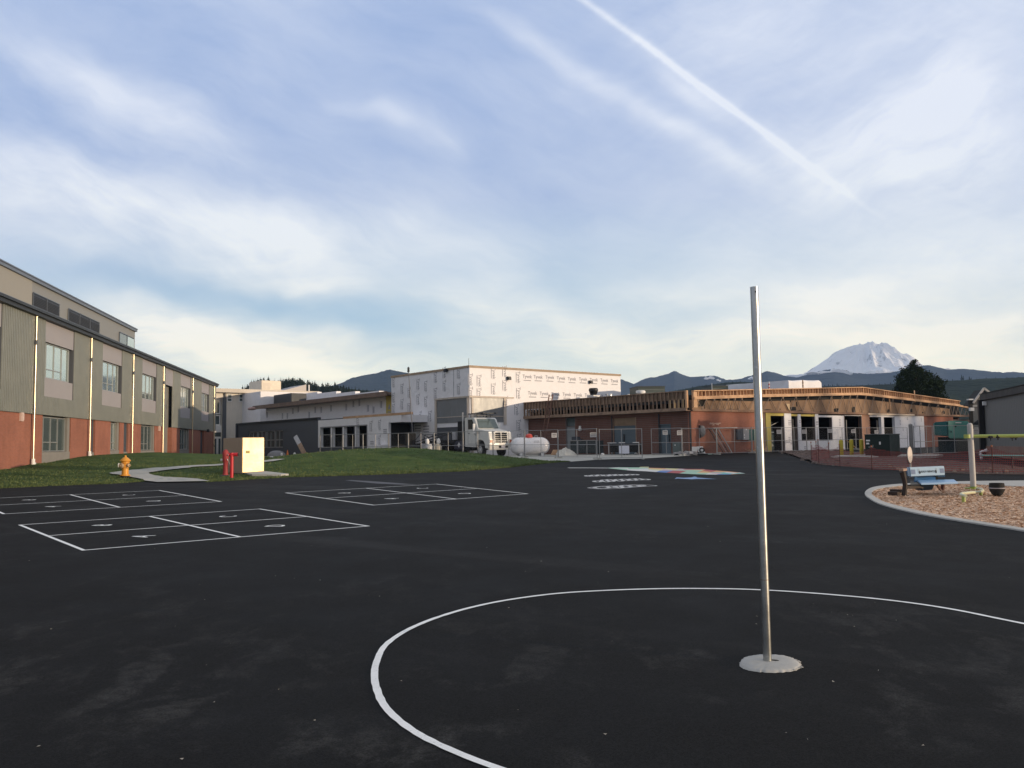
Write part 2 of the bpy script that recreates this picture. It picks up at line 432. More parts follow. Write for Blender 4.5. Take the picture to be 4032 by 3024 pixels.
def lawnz(x, y):
    ne = near_edge(x); fe = far_edge(x)
    e = min(sm((y-ne)/.35), sm((fe-y)/.6+.05))
    z = gz(x, y)+.05*e
    b1 = .90*math.exp(-((x+7.0)/(7.6 if x < -7.0 else 6.5))**2-((y-46.2-.25*(x+7))/4.6)**2)
    z += b1*sm((y-ne)/6.0)*sm((XT-x)/5.0)
    z += (.62*math.exp(-((x+25)/7.5)**2-((y-57)/9.0)**2)+.25*math.exp(-((x+27)/9)**2-((y-44)/9)**2))*sm((y-ne)/10)
    z += .05*mn.noise(Vector((x*.35, y*.35, 0)))*e*sm((y-ne)/3)+.018*mn.noise(Vector((x*1.7, y*1.7, 4)))*e
    return z
def grass_extra(w, tc, c, bs):
    n = w.noise(w.v('MULTIPLY', tc, (.55, 1.0, 1)), .75, 5, .65); k = w.noise(tc, 7.0, 5, .75)
    c = w.mix(w.mapr(n, .42, .62, 0, .75), c, (.115, .155, .048, 1))
    n2 = w.noise(w.v('ADD', tc, (31, 7, 0)), 1.1, 5, .7)
    c = w.mix(w.mapr(n2, .55, .70, 0, .8), c, (.028, .046, .018, 1))
    c = w.mix(w.mapr(k, .56, .72, 0, .55), c, (.17, .18, .08, 1))
    return w.mix(w.mapr(k, .44, .3, 0, .5), c, (.014, .028, .008, 1))
m_lawn = M('lawn_grass', (.060, .102, .030), .95, 0, .3, 1.3, .9, 40., spec=.1, extra=grass_extra, bdist=.08)
g = MB(); rows = []
NX = 190
for i in range(NX+1):
    x = -46+(XT+46)*(i/NX); ne, fe = near_edge(x), far_edge(x)
    rows.append([(x, ne+(fe-ne)*(j/90)**1.25, 0) for j in range(91)])
rows = [[(p[0], p[1], lawnz(p[0], p[1])) for p in r] for r in rows]
grid(g, rows); tag(g.build('lawn', m_lawn, recalc=False, smooth=True), kind='structure')
# short grass blades that roughen the lawn's surface and its edge
blade_m = M('grass_blades', (.062, .100, .030), .9, 0, .35, 2.0, col2=(.12, .14, .06), spec=.1)
def path_zone(x, y): return any(abs((x-px))+abs(y-py)*.5 < r for px, py, r in PZ)
# concrete path through the lawn
LT = [hits('a', *p, lawnz) for p in [(1140, 372), (1000, 344), (880, 322), (790, 307)]]
LB = [hits('a', *p, lawnz) for p in [(1525, 365), (1200, 335), (1085, 312), (1080, 303)]]
up1 = [hits('a', *p, lawnz) for p in [(790, 307), (900, 290), (1100, 270), (1400, 250), (1640, 237)]]
up2 = [hits('a', *p, lawnz) for p in [(880, 322), (1078, 303), (1200, 285), (1400, 262), (1640, 247)]]
m_conc = M('concrete', (.42, .41, .37), .85, 0, .12, 1.2, .35, 60., bdist=.004)
g = MB(); xy = lambda L: [(p.x, p.y) for p in L]
strip(g, xy(LT), xy(LB), lawnz, .045, 8, 8); strip(g, xy(up1), xy(up2), lawnz, .05, 6, 8)
a1 = [hits('B', *p, lawnz) for p in [(675, 1016), (760, 1005), (865, 1003)]]
a2 = [hits('B', *p, lawnz) for p in [(675, 1030), (760, 1023), (800, 1016)]]
strip(g, xy(a1), xy(a2), lawnz, .05, 3, 6)
b1 = [hits('B', *p, lawnz) for p in [(680, 980), (760, 982)]]; b2 = [hits('B', *p, lawnz) for p in [(680, 988), (760, 988)]]
strip(g, xy(b1), xy(b2), lawnz, .05, 3, 6)
tag(g.build('concrete_path', m_conc, recalc=False), kind='structure')
PZ = [(p.x, p.y, 1.2) for p in LT+LB+up1+up2]
tufts = MB(); rng = random.Random(3)
def tri_blade(mb, x, y, z, h, rr):
    a = rr.random()*6.28; w = .012+.02*rr.random(); lx, ly = (rr.random()-.5)*h, (rr.random()-.5)*h
    mb.add([(x-w*math.cos(a), y-w*math.sin(a), z-.01), (x+w*math.cos(a), y+w*math.sin(a), z-.01), (x+lx, y+ly, z+h)], [(0, 1, 2)])
def inpath(x, y):
    for A_, B_ in ((LT, LB), (up1, up2), (a1, a2), (b1, b2)):
        poly = xy(A_)+xy(B_)[::-1]; c = False; j = len(poly)-1
        for i in range(len(poly)):
            if (poly[i][1] > y) != (poly[j][1] > y) and x < (poly[j][0]-poly[i][0])*(y-poly[i][1])/(poly[j][1]-poly[i][1])+poly[i][0]: c = not c
            j = i
        if c: return True
    return False
for k in range(52000):
    x = rng.uniform(-40, XT)
    y = near_edge(x)+(rng.random()**1.7)*22-.12 if k % 4 else near_edge(x)+rng.uniform(-.14, .25)
    if y > far_edge(x) or inpath(x, y): continue
    tri_blade(tufts, x, y, lawnz(x, y), .02+.045*rng.random(), rng)
tag(tufts.build('grass', blade_m, recalc=False), 'short green grass blades growing over the lawn and the mound', 'grass', kind='stuff')
# concrete apron in front of the brick wing
g = MB()
ap = [gnd('d', *p) for p in [(0, 742), (420, 712), (700, 700), (1240, 690), (1800, 655), (2212, 628)]]
ap = [gnd('D', 150, 985), gnd('D', 500, 990)]+ap
ap += [Vector((12.3, 58.3, 0)), Vector((1.0, 71.5, 0)), Vector((-8, 66, 0)), Vector((-12, 56, 0))]
bmv = [(p.x, p.y, gz(0, p.y)+.008) for p in ap]
for i in range(1, len(bmv)-1): pass
me_ap = MB(); 
def fan_strip(mb, near, depth, lift):
    rows_ = []
    for p in near:
        rows_.append([(p[0]+depth[0]*t, p[1]+depth[1]*t, gz(0, p[1]+depth[1]*t)+lift) for t in (0, .25, .5, .75, 1)])
    grid(mb, rows_)
nearE = [(-14.0, 50.0), (-6, 50.5), (-1.5, 50.2)]+[(p.x, p.y) for p in ap[2:8]]
rows_ = []
for p in nearE:
    # run each edge point back to the wall of the brick wing
    q0 = Vector((p[0], p[1]))
    tx = 12.35-(12.35-.5)*max(0, min(1, (12.35-p[0]*1.0-2.2)/11.85)); ty = 57.9+(12.35-tx)*1.214
    rows_.append([(q0.x+(tx-q0.x)*t, q0.y+(ty-q0.y)*t, gz(0, q0.y+(ty-q0.y)*t)+.008) for t in (0, .2, .4, .6, .8, 1)])
grid(me_ap, rows_)
tag(me_ap.build('concrete_apron', m_conc, recalc=False), kind='structure')
# ---- wood chip bed with its concrete kerb
ok = [(2600, 1262), (2212, 1190), (1700, 1110), (1200, 1030), (800, 950), (500, 868), (370, 800), (318, 748), (345, 700), (430, 665), (600, 641), (775, 627), (1100, 610), (1420, 600), (1750, 593), (2212, 588), (2600, 586)]
ik = [(2600, 1235), (2212, 1165), (1700, 1085), (1200, 1003), (830, 922), (560, 848), (450, 790), (400, 750), (425, 712), (500, 684), (640, 665), (800, 650), (1100, 634), (1420, 625), (1750, 640), (2212, 660), (2600, 668)]
OKp = smooth_path([tuple(gnd('G', *p)[:2])+(0,) for p in ok], 6); IKp = smooth_path([tuple(gnd('G', *p)[:2])+(0,) for p in ik], 6)
m_kerb = M('kerb_concrete', (.47, .45, .41), .85, 0, .12, 2.5, .3, 50., bdist=.004)
g = MB(); rows_ = []
for a, b in zip(OKp, IKp):
    za, zb = gz(0, a.y), gz(0, b.y)
    rows_.append([(a.x, a.y, za-.02), (a.x, a.y, za+.022), (a.x*.94+b.x*.06, a.y*.94+b.y*.06, za+.030), (a.x*.06+b.x*.94, a.y*.06+b.y*.94, zb+.030), (b.x, b.y, zb+.024), (b.x, b.y, zb-.05)])
grid(g, rows_); tag(g.build('concrete_kerb', m_kerb, recalc=False), kind='structure')
def chips_extra(w, tc, c, bs):
    vo = w.node('ShaderNodeTexVoronoi', i_Vector=w.v('MULTIPLY', tc, (1, 1.6, 1)), i_Scale=24.0)
    r = w.node('ShaderNodeSeparateXYZ', i_0=vo.outputs[1]).outputs[0]
    return w.ramp(r, [(0, (.32, .18, .11)), (.25, (.56, .35, .22)), (.6, (.70, .47, .31)), (.85, (.82, .61, .44)), (1, (.88, .74, .60))])
m_chip = M('wood_chip', (.4, .25, .15), .9, 0, .2, 5, .8, 60., extra=chips_extra)
CX = sum(p.x for p in IKp)/len(IKp); CY = sum(p.y for p in IKp)/len(IKp)
g = MB(); polyI = [(p.x, p.y) for p in IKp]
g.add([(x, y, gz(0, y)+.006) for x, y in polyI]+[(22, 21, gz(0, 21)+.006)], [(i, i+1, len(polyI)) for i in range(len(polyI)-1)])
tag(g.build('wood_chip_bed', m_chip, recalc=False), kind='structure')
def inpoly(x, y, poly):
    c = False; j = len(poly)-1
    for i in range(len(poly)):
        if (poly[i][1] > y) != (poly[j][1] > y) and x < (poly[j][0]-poly[i][0])*(y-poly[i][1])/(poly[j][1]-poly[i][1])+poly[i][0]: c = not c
        j = i
    return c
polyC = polyI+[(24, 24), (24, 12)]
g = MB()
xs_ = [p[0] for p in polyI]; ys_ = [p[1] for p in polyI]
k = 0
while k < 21000:
    x = rng.uniform(min(xs_), 16); y = rng.uniform(min(ys_), max(ys_))
    if not inpoly(x, y, polyC): continue
    k += 1
    a = rng.random()*3.14; t = rng.uniform(-.25, .25); L = .014+.032*rng.random(); W = .006+.010*rng.random()
    z = gz(0, y)+.010+.014*rng.random()
    dx, dy = math.cos(a)*L, math.sin(a)*L; ex, ey = -math.sin(a)*W, math.cos(a)*W
    g.quad((x-dx-ex, y-dy-ey, z-t*L), (x+dx-ex, y+dy-ey, z+t*L), (x+dx+ex, y+dy+ey, z+t*L+.006), (x-dx+ex, y-dy+ey, z-t*L+.006))
tag(g.build('wood_chips', m_chip, recalc=False), 'loose orange brown wood chips spread inside the kerb', 'wood chips', kind='stuff')
# ---- bare earth beyond, on the right
m_dirt = M('bare_earth', (.075, .045, .036), .95, 0, .35, 1.4, .9, 7., col2=(.12, .08, .065), bdist=.1)
near = [('F', -20, 1150), ('F', 0, 1255), ('F', 250, 1290), ('F', 550, 1312), ('F', 1100, 1352), ('F', 1700, 1375), ('F', 2212, 1382), ('F', 3000, 1385)]
N = [gnd(*p) for p in near]; g = MB(); rows_ = []
N2 = smooth_path([(p.x, p.y, 0) for p in N], 6)
Fp = [Vector((24.5+(p.x-N2[0].x)*.62, 66+(p.x-N2[0].x)*.05, 0)) for p in N2]
g = MB()
for a, b in zip(N2, Fp):
    r = []
    for j in range(41):
        t = (j/40)**1.3; x = a.x+(b.x-a.x)*t; y = a.y+(b.y-a.y)*t
        e = min(1, j/4)*min(1, (40-j)/4)
        r.append((x, y, gz(0, y)+.012+e*(.03+.10*abs(mn.noise(Vector((x*.9, y*.9, 1))))+.06*abs(mn.noise(Vector((x*2.7, y*2.7, 5)))))))
    rows_.append(r)
grid(g, rows_); tag(g.build('bare_earth', m_dirt, recalc=False, smooth=True), kind='structure')
# clods and stones lying on it
g = MB(); dsp = MB()
for k in range(420):
    i = rng.randrange(len(N2)-1); t = rng.random()**1.8; x = N2[i].x+(Fp[i].x-N2[i].x)*t+rng.uniform(-.4, .4); y = N2[i].y+(Fp[i].y-N2[i].y)*t
    s = .02+.07*rng.random()**3; z = gz(0, y)+.05
    c = [(x+sx*s*rng.uniform(.6, 1.2), y+sy*s*rng.uniform(.6, 1.2), z+(sz+.6)*s*rng.uniform(.4, .8)) for sz in (-1, 1) for sy in (-1, 1) for sx in (-1, 1)]
    g.hexa(c)
tag(g.build('stones', M('stones', (.19, .155, .135), .95, 0, .4, 2), recalc=True), 'clods and stones scattered over the bare earth', 'stones', kind='stuff')
# ---- painted markings on the asphalt
m_paint = M('white_road_paint', (.84, .84, .82), .7, 0, .10, 5, extra=lambda w, tc, c, bs: w.mix(w.mapr(w.noise(tc, 34., 4, .75), .60, .72, 0, .55), c, (.09, .09, .09, 1)))
def line(mb, p0, p1, w, lift=.005):
    p0, p1 = Vector((p0[0], p0[1], 0)), Vector((p1[0], p1[1], 0)); d = (p1-p0).normalized(); n = Vector((-d.y, d.x, 0))*w/2
    P = [p0-n, p1-n, p1+n, p0+n]; mb.add([(p.x, p.y, gz(0, p.y)+lift) for p in P], [(0, 1, 2, 3)])
def court(name, L, Nn, Rr, T, letters):
    "L left, Nn near, Rr right, T far corner"
    g = MB(); L, Nn, Rr, T = [Vector((p.x, p.y)) for p in (L, Nn, Rr, T)]
    w = .062
    mid = lambda a, b: (a+b)/2
    e = [(L, Nn, 0), (Nn, Rr, .0), (Rr, T, 0), (T, L, 0)]
    for i, (a, b, _) in enumerate(e):
        d = (b-a).normalized()*(w/2); line(g, a-d, b+d, w, .005+.0006*i)
    line(g, mid(L, Nn), mid(T, Rr), w, .0076); line(g, mid(L, T), mid(Nn, Rr), w, .0082)
    c = (L+Nn+Rr+T)/4
    for ch, cor in zip(letters, (Nn, L, T, Rr)):
        o = mid(c, cor); upd = Vector((-.985, .17)); rx = Vector((upd.y, -upd.x))
        vs, fs = text_geo(ch, .52)
        vs3 = []
        for p in vs:
            u_ = p.x*.8; v_ = p.y
            x = o.x+rx.x*u_+upd.x*v_; y = o.y+rx.y*u_+upd.y*v_
            vs3.append((x, y, gz(0, y)+.005))
        g.add(vs3, fs)
        g.add([(v[0]+.012, v[1]+.012, v[2]+.0005) for v in vs3], fs)
    return tag(g.build(name, m_paint, recalc=False), kind='structure')
court('four_square_court', gnd('a', 145, 678), gnd('a', 608, 862), gnd('s', 795, 1137), gnd('a', 1885, 562), 'ABCD')
court('four_square_court', gnd('s', 618, 1065), gnd('s', 807, 1091.5), gnd('s', 1139, 1067), gnd('s', 943, 1046), 'ABCD')
tR, tT = gnd('a', 1603, 508), gnd('a', 1157, 427); mB, mT = gnd('a', 868, 550), gnd('a', 508, 458)
court('four_square_court', mT+(mT-tT), mB+(mB-tR), tR, tT, 'ABCD')
# tetherball circle
PC = gnd('s', 1658, 1431); g = MB(); PC = Vector((PC.x, PC.y, 0))
cp = [gnd('s', *p) for p in [(815, 1475), (900, 1352), (1100, 1296), (1440, 1272.5), (1700, 1278), (2000, 1307), (2212, 1350), (850, 1552), (960, 1620), (1090, 1660)]]
ths = sorted((math.atan2(p.y-PC.y, p.x-PC.x), math.hypot(p.x-PC.x, p.y-PC.y)) for p in cp)
rowc = []
def crad(t):
    tab = ths+[(ths[0][0]+2*math.pi, ths[0][1])]
    if t < tab[0][0]: t += 2*math.pi
    return lerp_tab(tab, t)
import numpy as np
ths = sorted(ths+[(-1.2, 2.86), (-.75, 2.86), (-.3, 2.86), (.1, 2.86)])
TH = np.array([t for t, _ in ths]); RR_ = np.array([r for _, r in ths]); BB = lambda t: np.stack([np.ones_like(t), np.cos(t), np.sin(t), np.cos(2*t), np.sin(2*t)], -1)
cf = np.linalg.solve(BB(TH).T@BB(TH)+.001*np.diag([0, 1, 1, 3, 3]), BB(TH).T@RR_)
R0 = 0
for i in range(721):
    t = -math.pi+2*math.pi*i/720; wk = np.exp(-((np.angle(np.exp(1j*(TH-t))))/.22)**2)+1e-9; r = float(BB(np.array(t))@cf)+float((wk*(RR_-BB(TH)@cf)).sum()/(wk.sum()+.15))+.003*mn.noise(Vector((t*9, 0, 3)))
    w_ = .0255+.004*mn.noise(Vector((t*30, 7, 3)))
    rowc.append([(PC.x+(r+k*w_)*math.cos(t), PC.y+(r+k*w_)*math.sin(t), gz(0, PC.y+(r+k*w_)*math.sin(t))+.005) for k in (-1, 1)])
grid(g, rowc); tag(g.build('tetherball_circle', m_paint, recalc=False), kind='structure')
# three rows of white outlined shapes, the map, the blue shape and a faded stroke
def blobring(mb, key, cx, cy, rx, ry, wpx=.13, n=14):
    c = gnd(key, cx, cy); e = gnd(key, cx+rx, cy); f2 = gnd(key, cx, cy-ry)
    a = (e-c).length; b = abs(f2.y-c.y); r = []
    for i in range(n+1):
        t = 2*math.pi*i/n
        r.append([(c.x+(a-k)*math.cos(t), c.y+(b-k*1.2)*math.sin(t), gz(0, c.y+(b-k*1.2)*math.sin(t))+mb.lift) for k in (0, wpx)])
    grid(mb, r); mb.lift += .0006
ZW['x'] = (2200, 1820, .33905)
for row in ([(340, 160, 46, 7), (410, 157, 50, 9), (480, 154, 50, 9), (550, 156, 50, 9), (620, 152, 50, 9), (690, 150, 50, 9), (760, 150, 50, 8), (830, 147, 50, 7), (890, 147, 48, 6)],
            [(450, 224, 62, 9), (540, 218, 60, 14), (600, 214, 56, 14), (700, 211, 60, 13), (770, 207, 60, 12), (860, 205, 60, 11), (930, 200, 60, 11), (1010, 203, 60, 7)],
            [(500, 296, 110, 12), (610, 288, 70, 9), (700, 290, 60, 12), (780, 282, 80, 12), (880, 278, 90, 11), (960, 275, 60, 8)]):
    g = MB(); g.lift = .005
    for (cx, cy, rx, ry) in row: blobring(g, 'x', cx, cy, rx, ry)
    if len(row) == 6:
        outer = [(340, 301), (480, 283), (700, 272), (900, 263), (1000, 265), (1138, 277), (960, 286), (760, 302), (560, 314), (430, 311), (340, 301)]
        P = smooth_path([tuple(gnd('x', *p)[:2])+(0,) for p in outer], 5)
        for a, b in zip(P, P[1:]): line(g, a, b, .07, .0095)
    tag(g.build('painted_number_line', M('worn_white_paint', (.50, .50, .50), .75, 0, .3, 6), recalc=False), kind='structure')
pal = {'w': (.62, .62, .60), 'g': (.34, .52, .40), 'o': (.62, .30, .13), 'r': (.40, .075, .075), 't': (.12, .42, .40), 'y': (.62, .56, .28), 'p': (.55, .40, .42), 'b': (.12, .22, .48)}
mapm = [M('map_paint_'+n, c, .7, 0, .15, 2) for n, c in zip(('white', 'green', 'orange', 'red', 'teal', 'yellow', 'pink', 'blue'), pal.values())]
pk = list(pal.keys())
# outline of the painted map, cut into coloured patches
top = [(565, 66), (700, 60), (820, 62), (960, 62), (1050, 66), (1250, 72), (1400, 76), (1550, 82), (1700, 86), (1830, 98), (1980, 108), (2100, 120), (2165, 131)]
bot = [(565, 70), (680, 82), (790, 94), (900, 102), (1010, 106), (1130, 115), (1250, 122), (1400, 131), (1560, 140), (1700, 144), (1830, 145), (1990, 144), (2165, 132)]
seq = ['wwg', 'gwg', 'ggw', 'gww', 'oyw', 'ypb', 'pgr', 'ygg', 'royg', 'ogpw', 'owtb', 'wtto', 'oooo']
g = MB()
for i in range(12):
    n = 4
    for j in range(n):
        def pp(ii, jj):
            a, b = Vector(top[ii]), Vector(bot[ii]); f_ = jj/n
            if 0 < jj < n: f_ += .12*math.sin(ii*2.1+jj*1.7)
            return gnd('x', *(a.lerp(b, f_)))
        P = [pp(i, j), pp(i+1, j), pp(i+1, j+1), pp(i, j+1)]
        s_ = seq[i]; g.k = pk.index(s_[j % len(s_)] if j < len(s_) else s_[-1])
        g.add([(p.x, p.y, gz(0, p.y)+.005) for p in P], [(0, 1, 2, 3)])
g.k = 5; P = [gnd('x', *p) for p in [(950, 55), (1045, 54), (1045, 64), (930, 62)]]; g.add([(p.x, p.y, gz(0, p.y)+.0062) for p in P], [(0, 1, 2, 3)])
g.k = 0; P = [gnd('x', *p) for p in [(98, 64), (330, 64), (565, 66), (565, 71), (330, 69), (120, 69)]]; g.add([(p.x, p.y, gz(0, p.y)+.0055) for p in P], [tuple(range(6))])
g.k = 3; P = [gnd('x', *p) for p in [(1440, 80), (1690, 81), (1690, 90), (1460, 88)]]; g.add([(p.x, p.y, gz(0, p.y)+.0068) for p in P], [(0, 1, 2, 3)])
tag(g.build('painted_map', mapm, recalc=False), kind='structure')
g = MB()
P = [gnd('x', *p) for p in [(1345, 196), (1370, 178), (1450, 182), (1540, 178), (1575, 168), (1595, 170), (1610, 180), (1720, 188), (1835, 197), (1710, 195), (1600, 196), (1540, 200), (1500, 196), (1380, 190)]]
g.add([(p.x, p.y, gz(0, p.y)+.005) for p in P], [tuple(range(len(P)))])
tag(g.build('painted_blue_shape', M('blue_paint', (.10, .22, .50), .7, 0, .2, 3, col2=(.3, .42, .6)), recalc=False), kind='structure')
ZW['y'] = (1100, 1880, .29385)
m_faded = M('faded_paint', (.10, .10, .11), .8, 0, .3, 8)
g = MB(); P = [gnd('y', *p) for p in [(880, 40), (960, 36), (1300, 55), (1700, 85), (1850, 97), (1640, 98), (1300, 82), (980, 50)]]
g.add([(p.x, p.y, gz(0, p.y)+.004) for p in P], [tuple(range(len(P)))])
tag(g.build('faded_marking', m_faded, recalc=False), kind='structure')
# tiny pale bits on the asphalt: leaf scraps and gravel
g = MB()
for k in range(120):
    y = 2.2+14*rng.random()**1.6; x = rng.uniform(-.75, .75)*y+.2; s = .003+.008*rng.random()**2
    a = rng.random()*6.28; z = gz(0, y)+.004
    g.add([(x+s*math.cos(a), y+s*math.sin(a), z+.004), (x+s*math.cos(a+2.3), y+s*math.sin(a+2.3), z+.001), (x+s*1.4*math.cos(a+4), y+s*1.4*math.sin(a+4), z+.009*rng.random()), (x+s*.6*math.cos(a+5), y+s*.6*math.sin(a+5), z+.001)], [(0, 1, 2, 3)])
tag(g.build('litter_specks', M('pale_scraps', (.38, .35, .30), .9, 0, .4, 40), recalc=False), 'tiny pale leaf scraps and grit on the asphalt', 'scraps', kind='stuff')
# ---------------------------------------------------------------- shared building materials
m_brick = M('red_brick', (.36, .13, .08), .85, 0, .1, 2, .3, 40., extra=brick_extra((.305, .115, .072), (.26, .095, .06), (.26, .13, .095)), bdist=.004)
m_brick2 = M('shaded_brick', (.30, .12, .07), .88, 0, .1, 2, .3, 40., extra=brick_extra((.155, .062, .043), (.12, .048, .036), (.14, .085, .068)), bdist=.004)  # brick colour darkened to carry the shade of the wing's left face
m_sid = M('ribbed_metal_siding', (.218, .228, .205), .45, .3, .07, 1.2, col2=(.24, .25, .225))
m_sid2 = M('flat_metal_siding', (.235, .232, .215), .5, .2, .06, 1.0)
m_panel = M('smooth_grey_panel', (.29, .275, .285), .6, 0, .06, .8)
m_dark = M('dark_metal_trim', (.035, .038, .042), .5, .3, .12, 3)
m_cap = M('blue_grey_coping', (.16, .18, .21), .4, .5, .08, 3)
m_frame = M('window_frame_aluminium', (.42, .43, .42), .4, .6, .06, 6)
m_louv = M('dark_louvre_blades', (.030, .034, .042), .5, .3, .1, 3)
m_steel = M('polished_steel', (.66, .56, .40), .32, 1.0, .03, 2)
m_white = M('white_paint', (.72, .71, .69), .6, 0, .06, 3)
m_offw = M('off_white_stucco', (.66, .61, .53), .85, 0, .07, 1.0, extra=plaster_streaks)
m_black = M('dark_interior', (.018, .017, .016), .9, 0, .3, 2)
m_wood = M('pine_lumber', (.46, .27, .15), .8, 0, .22, 1.6, .3, 30., col2=(.56, .36, .22), stretch=(1, 1, .6))
m_oldwood = M('weathered_lumber', (.20, .135, .095), .85, 0, .25, 2.0, .3, 30., col2=(.30, .21, .15))
m_sheath = M('brown_sheathing', (.27, .175, .11), .85, 0, .14, 1.2, .3, 20.)
m_yel = M('yellow_sheathing', (.54, .44, .12), .75, 0, .10, 1.5)
def wrap_extra(w, tc, c, bs):
    n = w.noise(tc, 1.1, 5, .6, 1.2); n2 = w.noise(w.v('MULTIPLY', tc, (1, 1, .35)), 4.0, 4, .6, .8)
    h = w.m('ADD', w.m('MULTIPLY', n, 1.0), w.m('MULTIPLY', n2, .35))
    bn = w.node('ShaderNodeBump', i_Strength=.55, i_Distance=.09, i_Height=h); w.l.new(bn.outputs[0], bs.inputs['Normal'])
    return None
m_wrap = M('white_house_wrap', (.74, .73, .75), .55, 0, .05, 1.5, extra=wrap_extra)
m_ink = M('grey_printed_ink', (.32, .32, .35), .7, 0, .2, 4)
m_slate = M('slate_grey_paint', (.085, .092, .105), .7, 0, .08, 1.0)
m_slate2 = M('charcoal_plinth', (.055, .062, .075), .8, 0, .12, 3)
m_bdoor = M('blue_grey_door_paint', (.085, .115, .135), .55, 0, .08, 2)
m_ply = M('plywood', (.22, .155, .10), .85, 0, .2, 2)
def glass_mat(name, col, rough, metal):
    return M(name, col, rough, metal, .05, .7, spec=.9)
m_glass = glass_mat('window_glass', (.50, .58, .56), .03, .78)
m_glassd = glass_mat('dark_window_glass', (.10, .13, .13), .05, .35)
m_sheet = M('plastic_sheeting', (.145, .158, .17), .38, 0, .12, .8, spec=.8, extra=lambda w, tc, c, bs: (w.l.new(w.node('ShaderNodeBump', i_Strength=.15, i_Distance=.05, i_Height=w.noise(w.v('MULTIPLY', tc, (1, 1, .3)), 1.5, 3, .6, 1.0)).outputs[0], bs.inputs['Normal']), w.mix(w.mapr(w.noise(w.v('MULTIPLY', tc, (1, 1, .25)), 2.6, 4, .65), .55, .70, 0, .10), c, (.40, .42, .45, 1)))[1])
class WallKit:
    "builds in the local frame of a wall: u along, o outward, z up"
    def __init__(s, wall, root): s.w = wall; s.r = root; s.so = wall.so
    def mb(s): return MB()
    def bx(s, m, u0, u1, o0, o1, z0, z1): return m.box(u0, u1, o0*s.so, o1*s.so, z0, z1)
    def P(s, u, o, z): return (u, o*s.so, z)
    def rect(s, key, xl, xr, yt, yb, at_left=True, o=0.0):
        u0 = s.w.u(key, xl, (yt+yb)/2, o); u1 = s.w.u(key, xr, (yt+yb)/2, o)
        x = xl if at_left else xr
        return u0, u1, s.w.z(key, x, yb, o), s.w.z(key, x, yt, o)
def ribs(k, m, u0, u1, z0, z1, o=0.0, pitch=.21, dep=.085):
    n = max(1, round((u1-u0)/pitch)); p = (u1-u0)/n; P = []
    for i in range(n):
        a = u0+i*p
        P += [(a, o), (a+.30*p, o), (a+.42*p, o+dep), (a+.88*p, o+dep)]
    P.append((u1, o))
    for (a, b), (c, d) in zip(P, P[1:]):
        m.quad(k.P(a, b, z0), k.P(c, d, z0), k.P(c, d, z1), k.P(a, b, z1))
    b0 = o-.06
    k.bx(m, u0, u1, b0, o-.001, z0, z1)
def window(k, u0, u1, z0, z1, o=-.12, ml=(.25, .5, .75), tr=None, glass=None, fr=None, bar=.055, parent=None, name='window'):
    "frame with mullions; pane as its sub-part. tr = (height fraction, from fraction, to fraction)"
    f = MB(); W = u1-u0; H = z1-z0; b = bar
    k.bx(f, u0, u1, o-.04, o+.04, z0, z0+b); k.bx(f, u0, u1, o-.04, o+.04, z1-b, z1)
    k.bx(f, u0, u0+b, o-.039, o+.039, z0+b, z1-b); k.bx(f, u1-b, u1, o-.039, o+.039, z0+b, z1-b)
    for x in ml: k.bx(f, u0+W*x-b/2, u0+W*x+b/2, o-.035, o+.035, z0+b, z1-b)
    if tr: k.bx(f, u0+W*tr[1]+b/2, u0+W*tr[2]-b/2, o-.03, o+.03, z0+H*tr[0]-b/2, z0+H*tr[0]+b/2)
    fo = f.build(name, fr or m_frame, parent or k.r)
    g = MB(); k.bx(g, u0+b*.5, u1-b*.5, o-.012, o-.004, z0+b*.5, z1-b*.5)
    g.build('pane', glass or m_glass, fo)
    return fo
# ================================================================ two storey school block on the left
LW = Wall((-17.24, -3.0), -9.9, -1)
sb = empty('school_building', (LW.A.x, LW.A.y, 0), LW.rz, 'long two storey school block with red brick base and grey ribbed metal upper storey', 'building')
K = WallKit(LW, sb)
ZG, ZB = 8.90, 3.66
UE = LW.u('A', 1560, 1200); US = 30.0
def U(x, y=1100): return LW.u('A', x, y)
wins = []   # upper windows: (panel u0, u1, panel top, window top, window bottom, panel bottom, window u1)
for (xl, xr, pt, wt, wb, pb) in [(314, 527, 515, 640, 898, 1016), (733, 878, 665, 765, 985, 1084), (1023, 1130, 775, 862, 1046, 1132), (1303, 1378, 880, 950, 1106, 1176), (1456, 1513, 937, 1003, 1141, 1196)]:
    u0, u1, zb, zt = K.rect('A', xl, xr, wt, wb)
    wins.append((u0, u1, ZG-.12, zt, zb, zb-1.15))
zt_m = sum(w[3] for w in wins)/5; zb_m = sum(w[4] for w in wins)/5
wins = [(a, b, c, zt_m, zb_m, zb_m-1.02) for a, b, c, d, e, f in wins]
w0 = U(6, 420); wins.insert(0, (w0-4.4, w0, ZG-.12, zt_m, zb_m, zb_m-1.02))
rec = (U(1193, 1050), U(1250, 1050))
lows = []
for (xl, xr, yt, yb, kind) in [(307, 512, 1183, 1438, 'w'), (663, 690, 1205, 1440, 's'), (802, 868, 1222, 1425, 'w2'), (898, 930, 1225, 1437, 's'), (1022, 1124, 1243, 1428, 'w'), (1304, 1374, 1268, 1420, 'w'), (1455, 1481, 1278, 1430, 'd')]:
    u0, u1, zb, zt = K.rect('A', xl, xr, yt, yb); lows.append((u0, u1, zb, kind))
lows.insert(0, (w0-4.3, w0-.1, lows[0][2], 'w'))
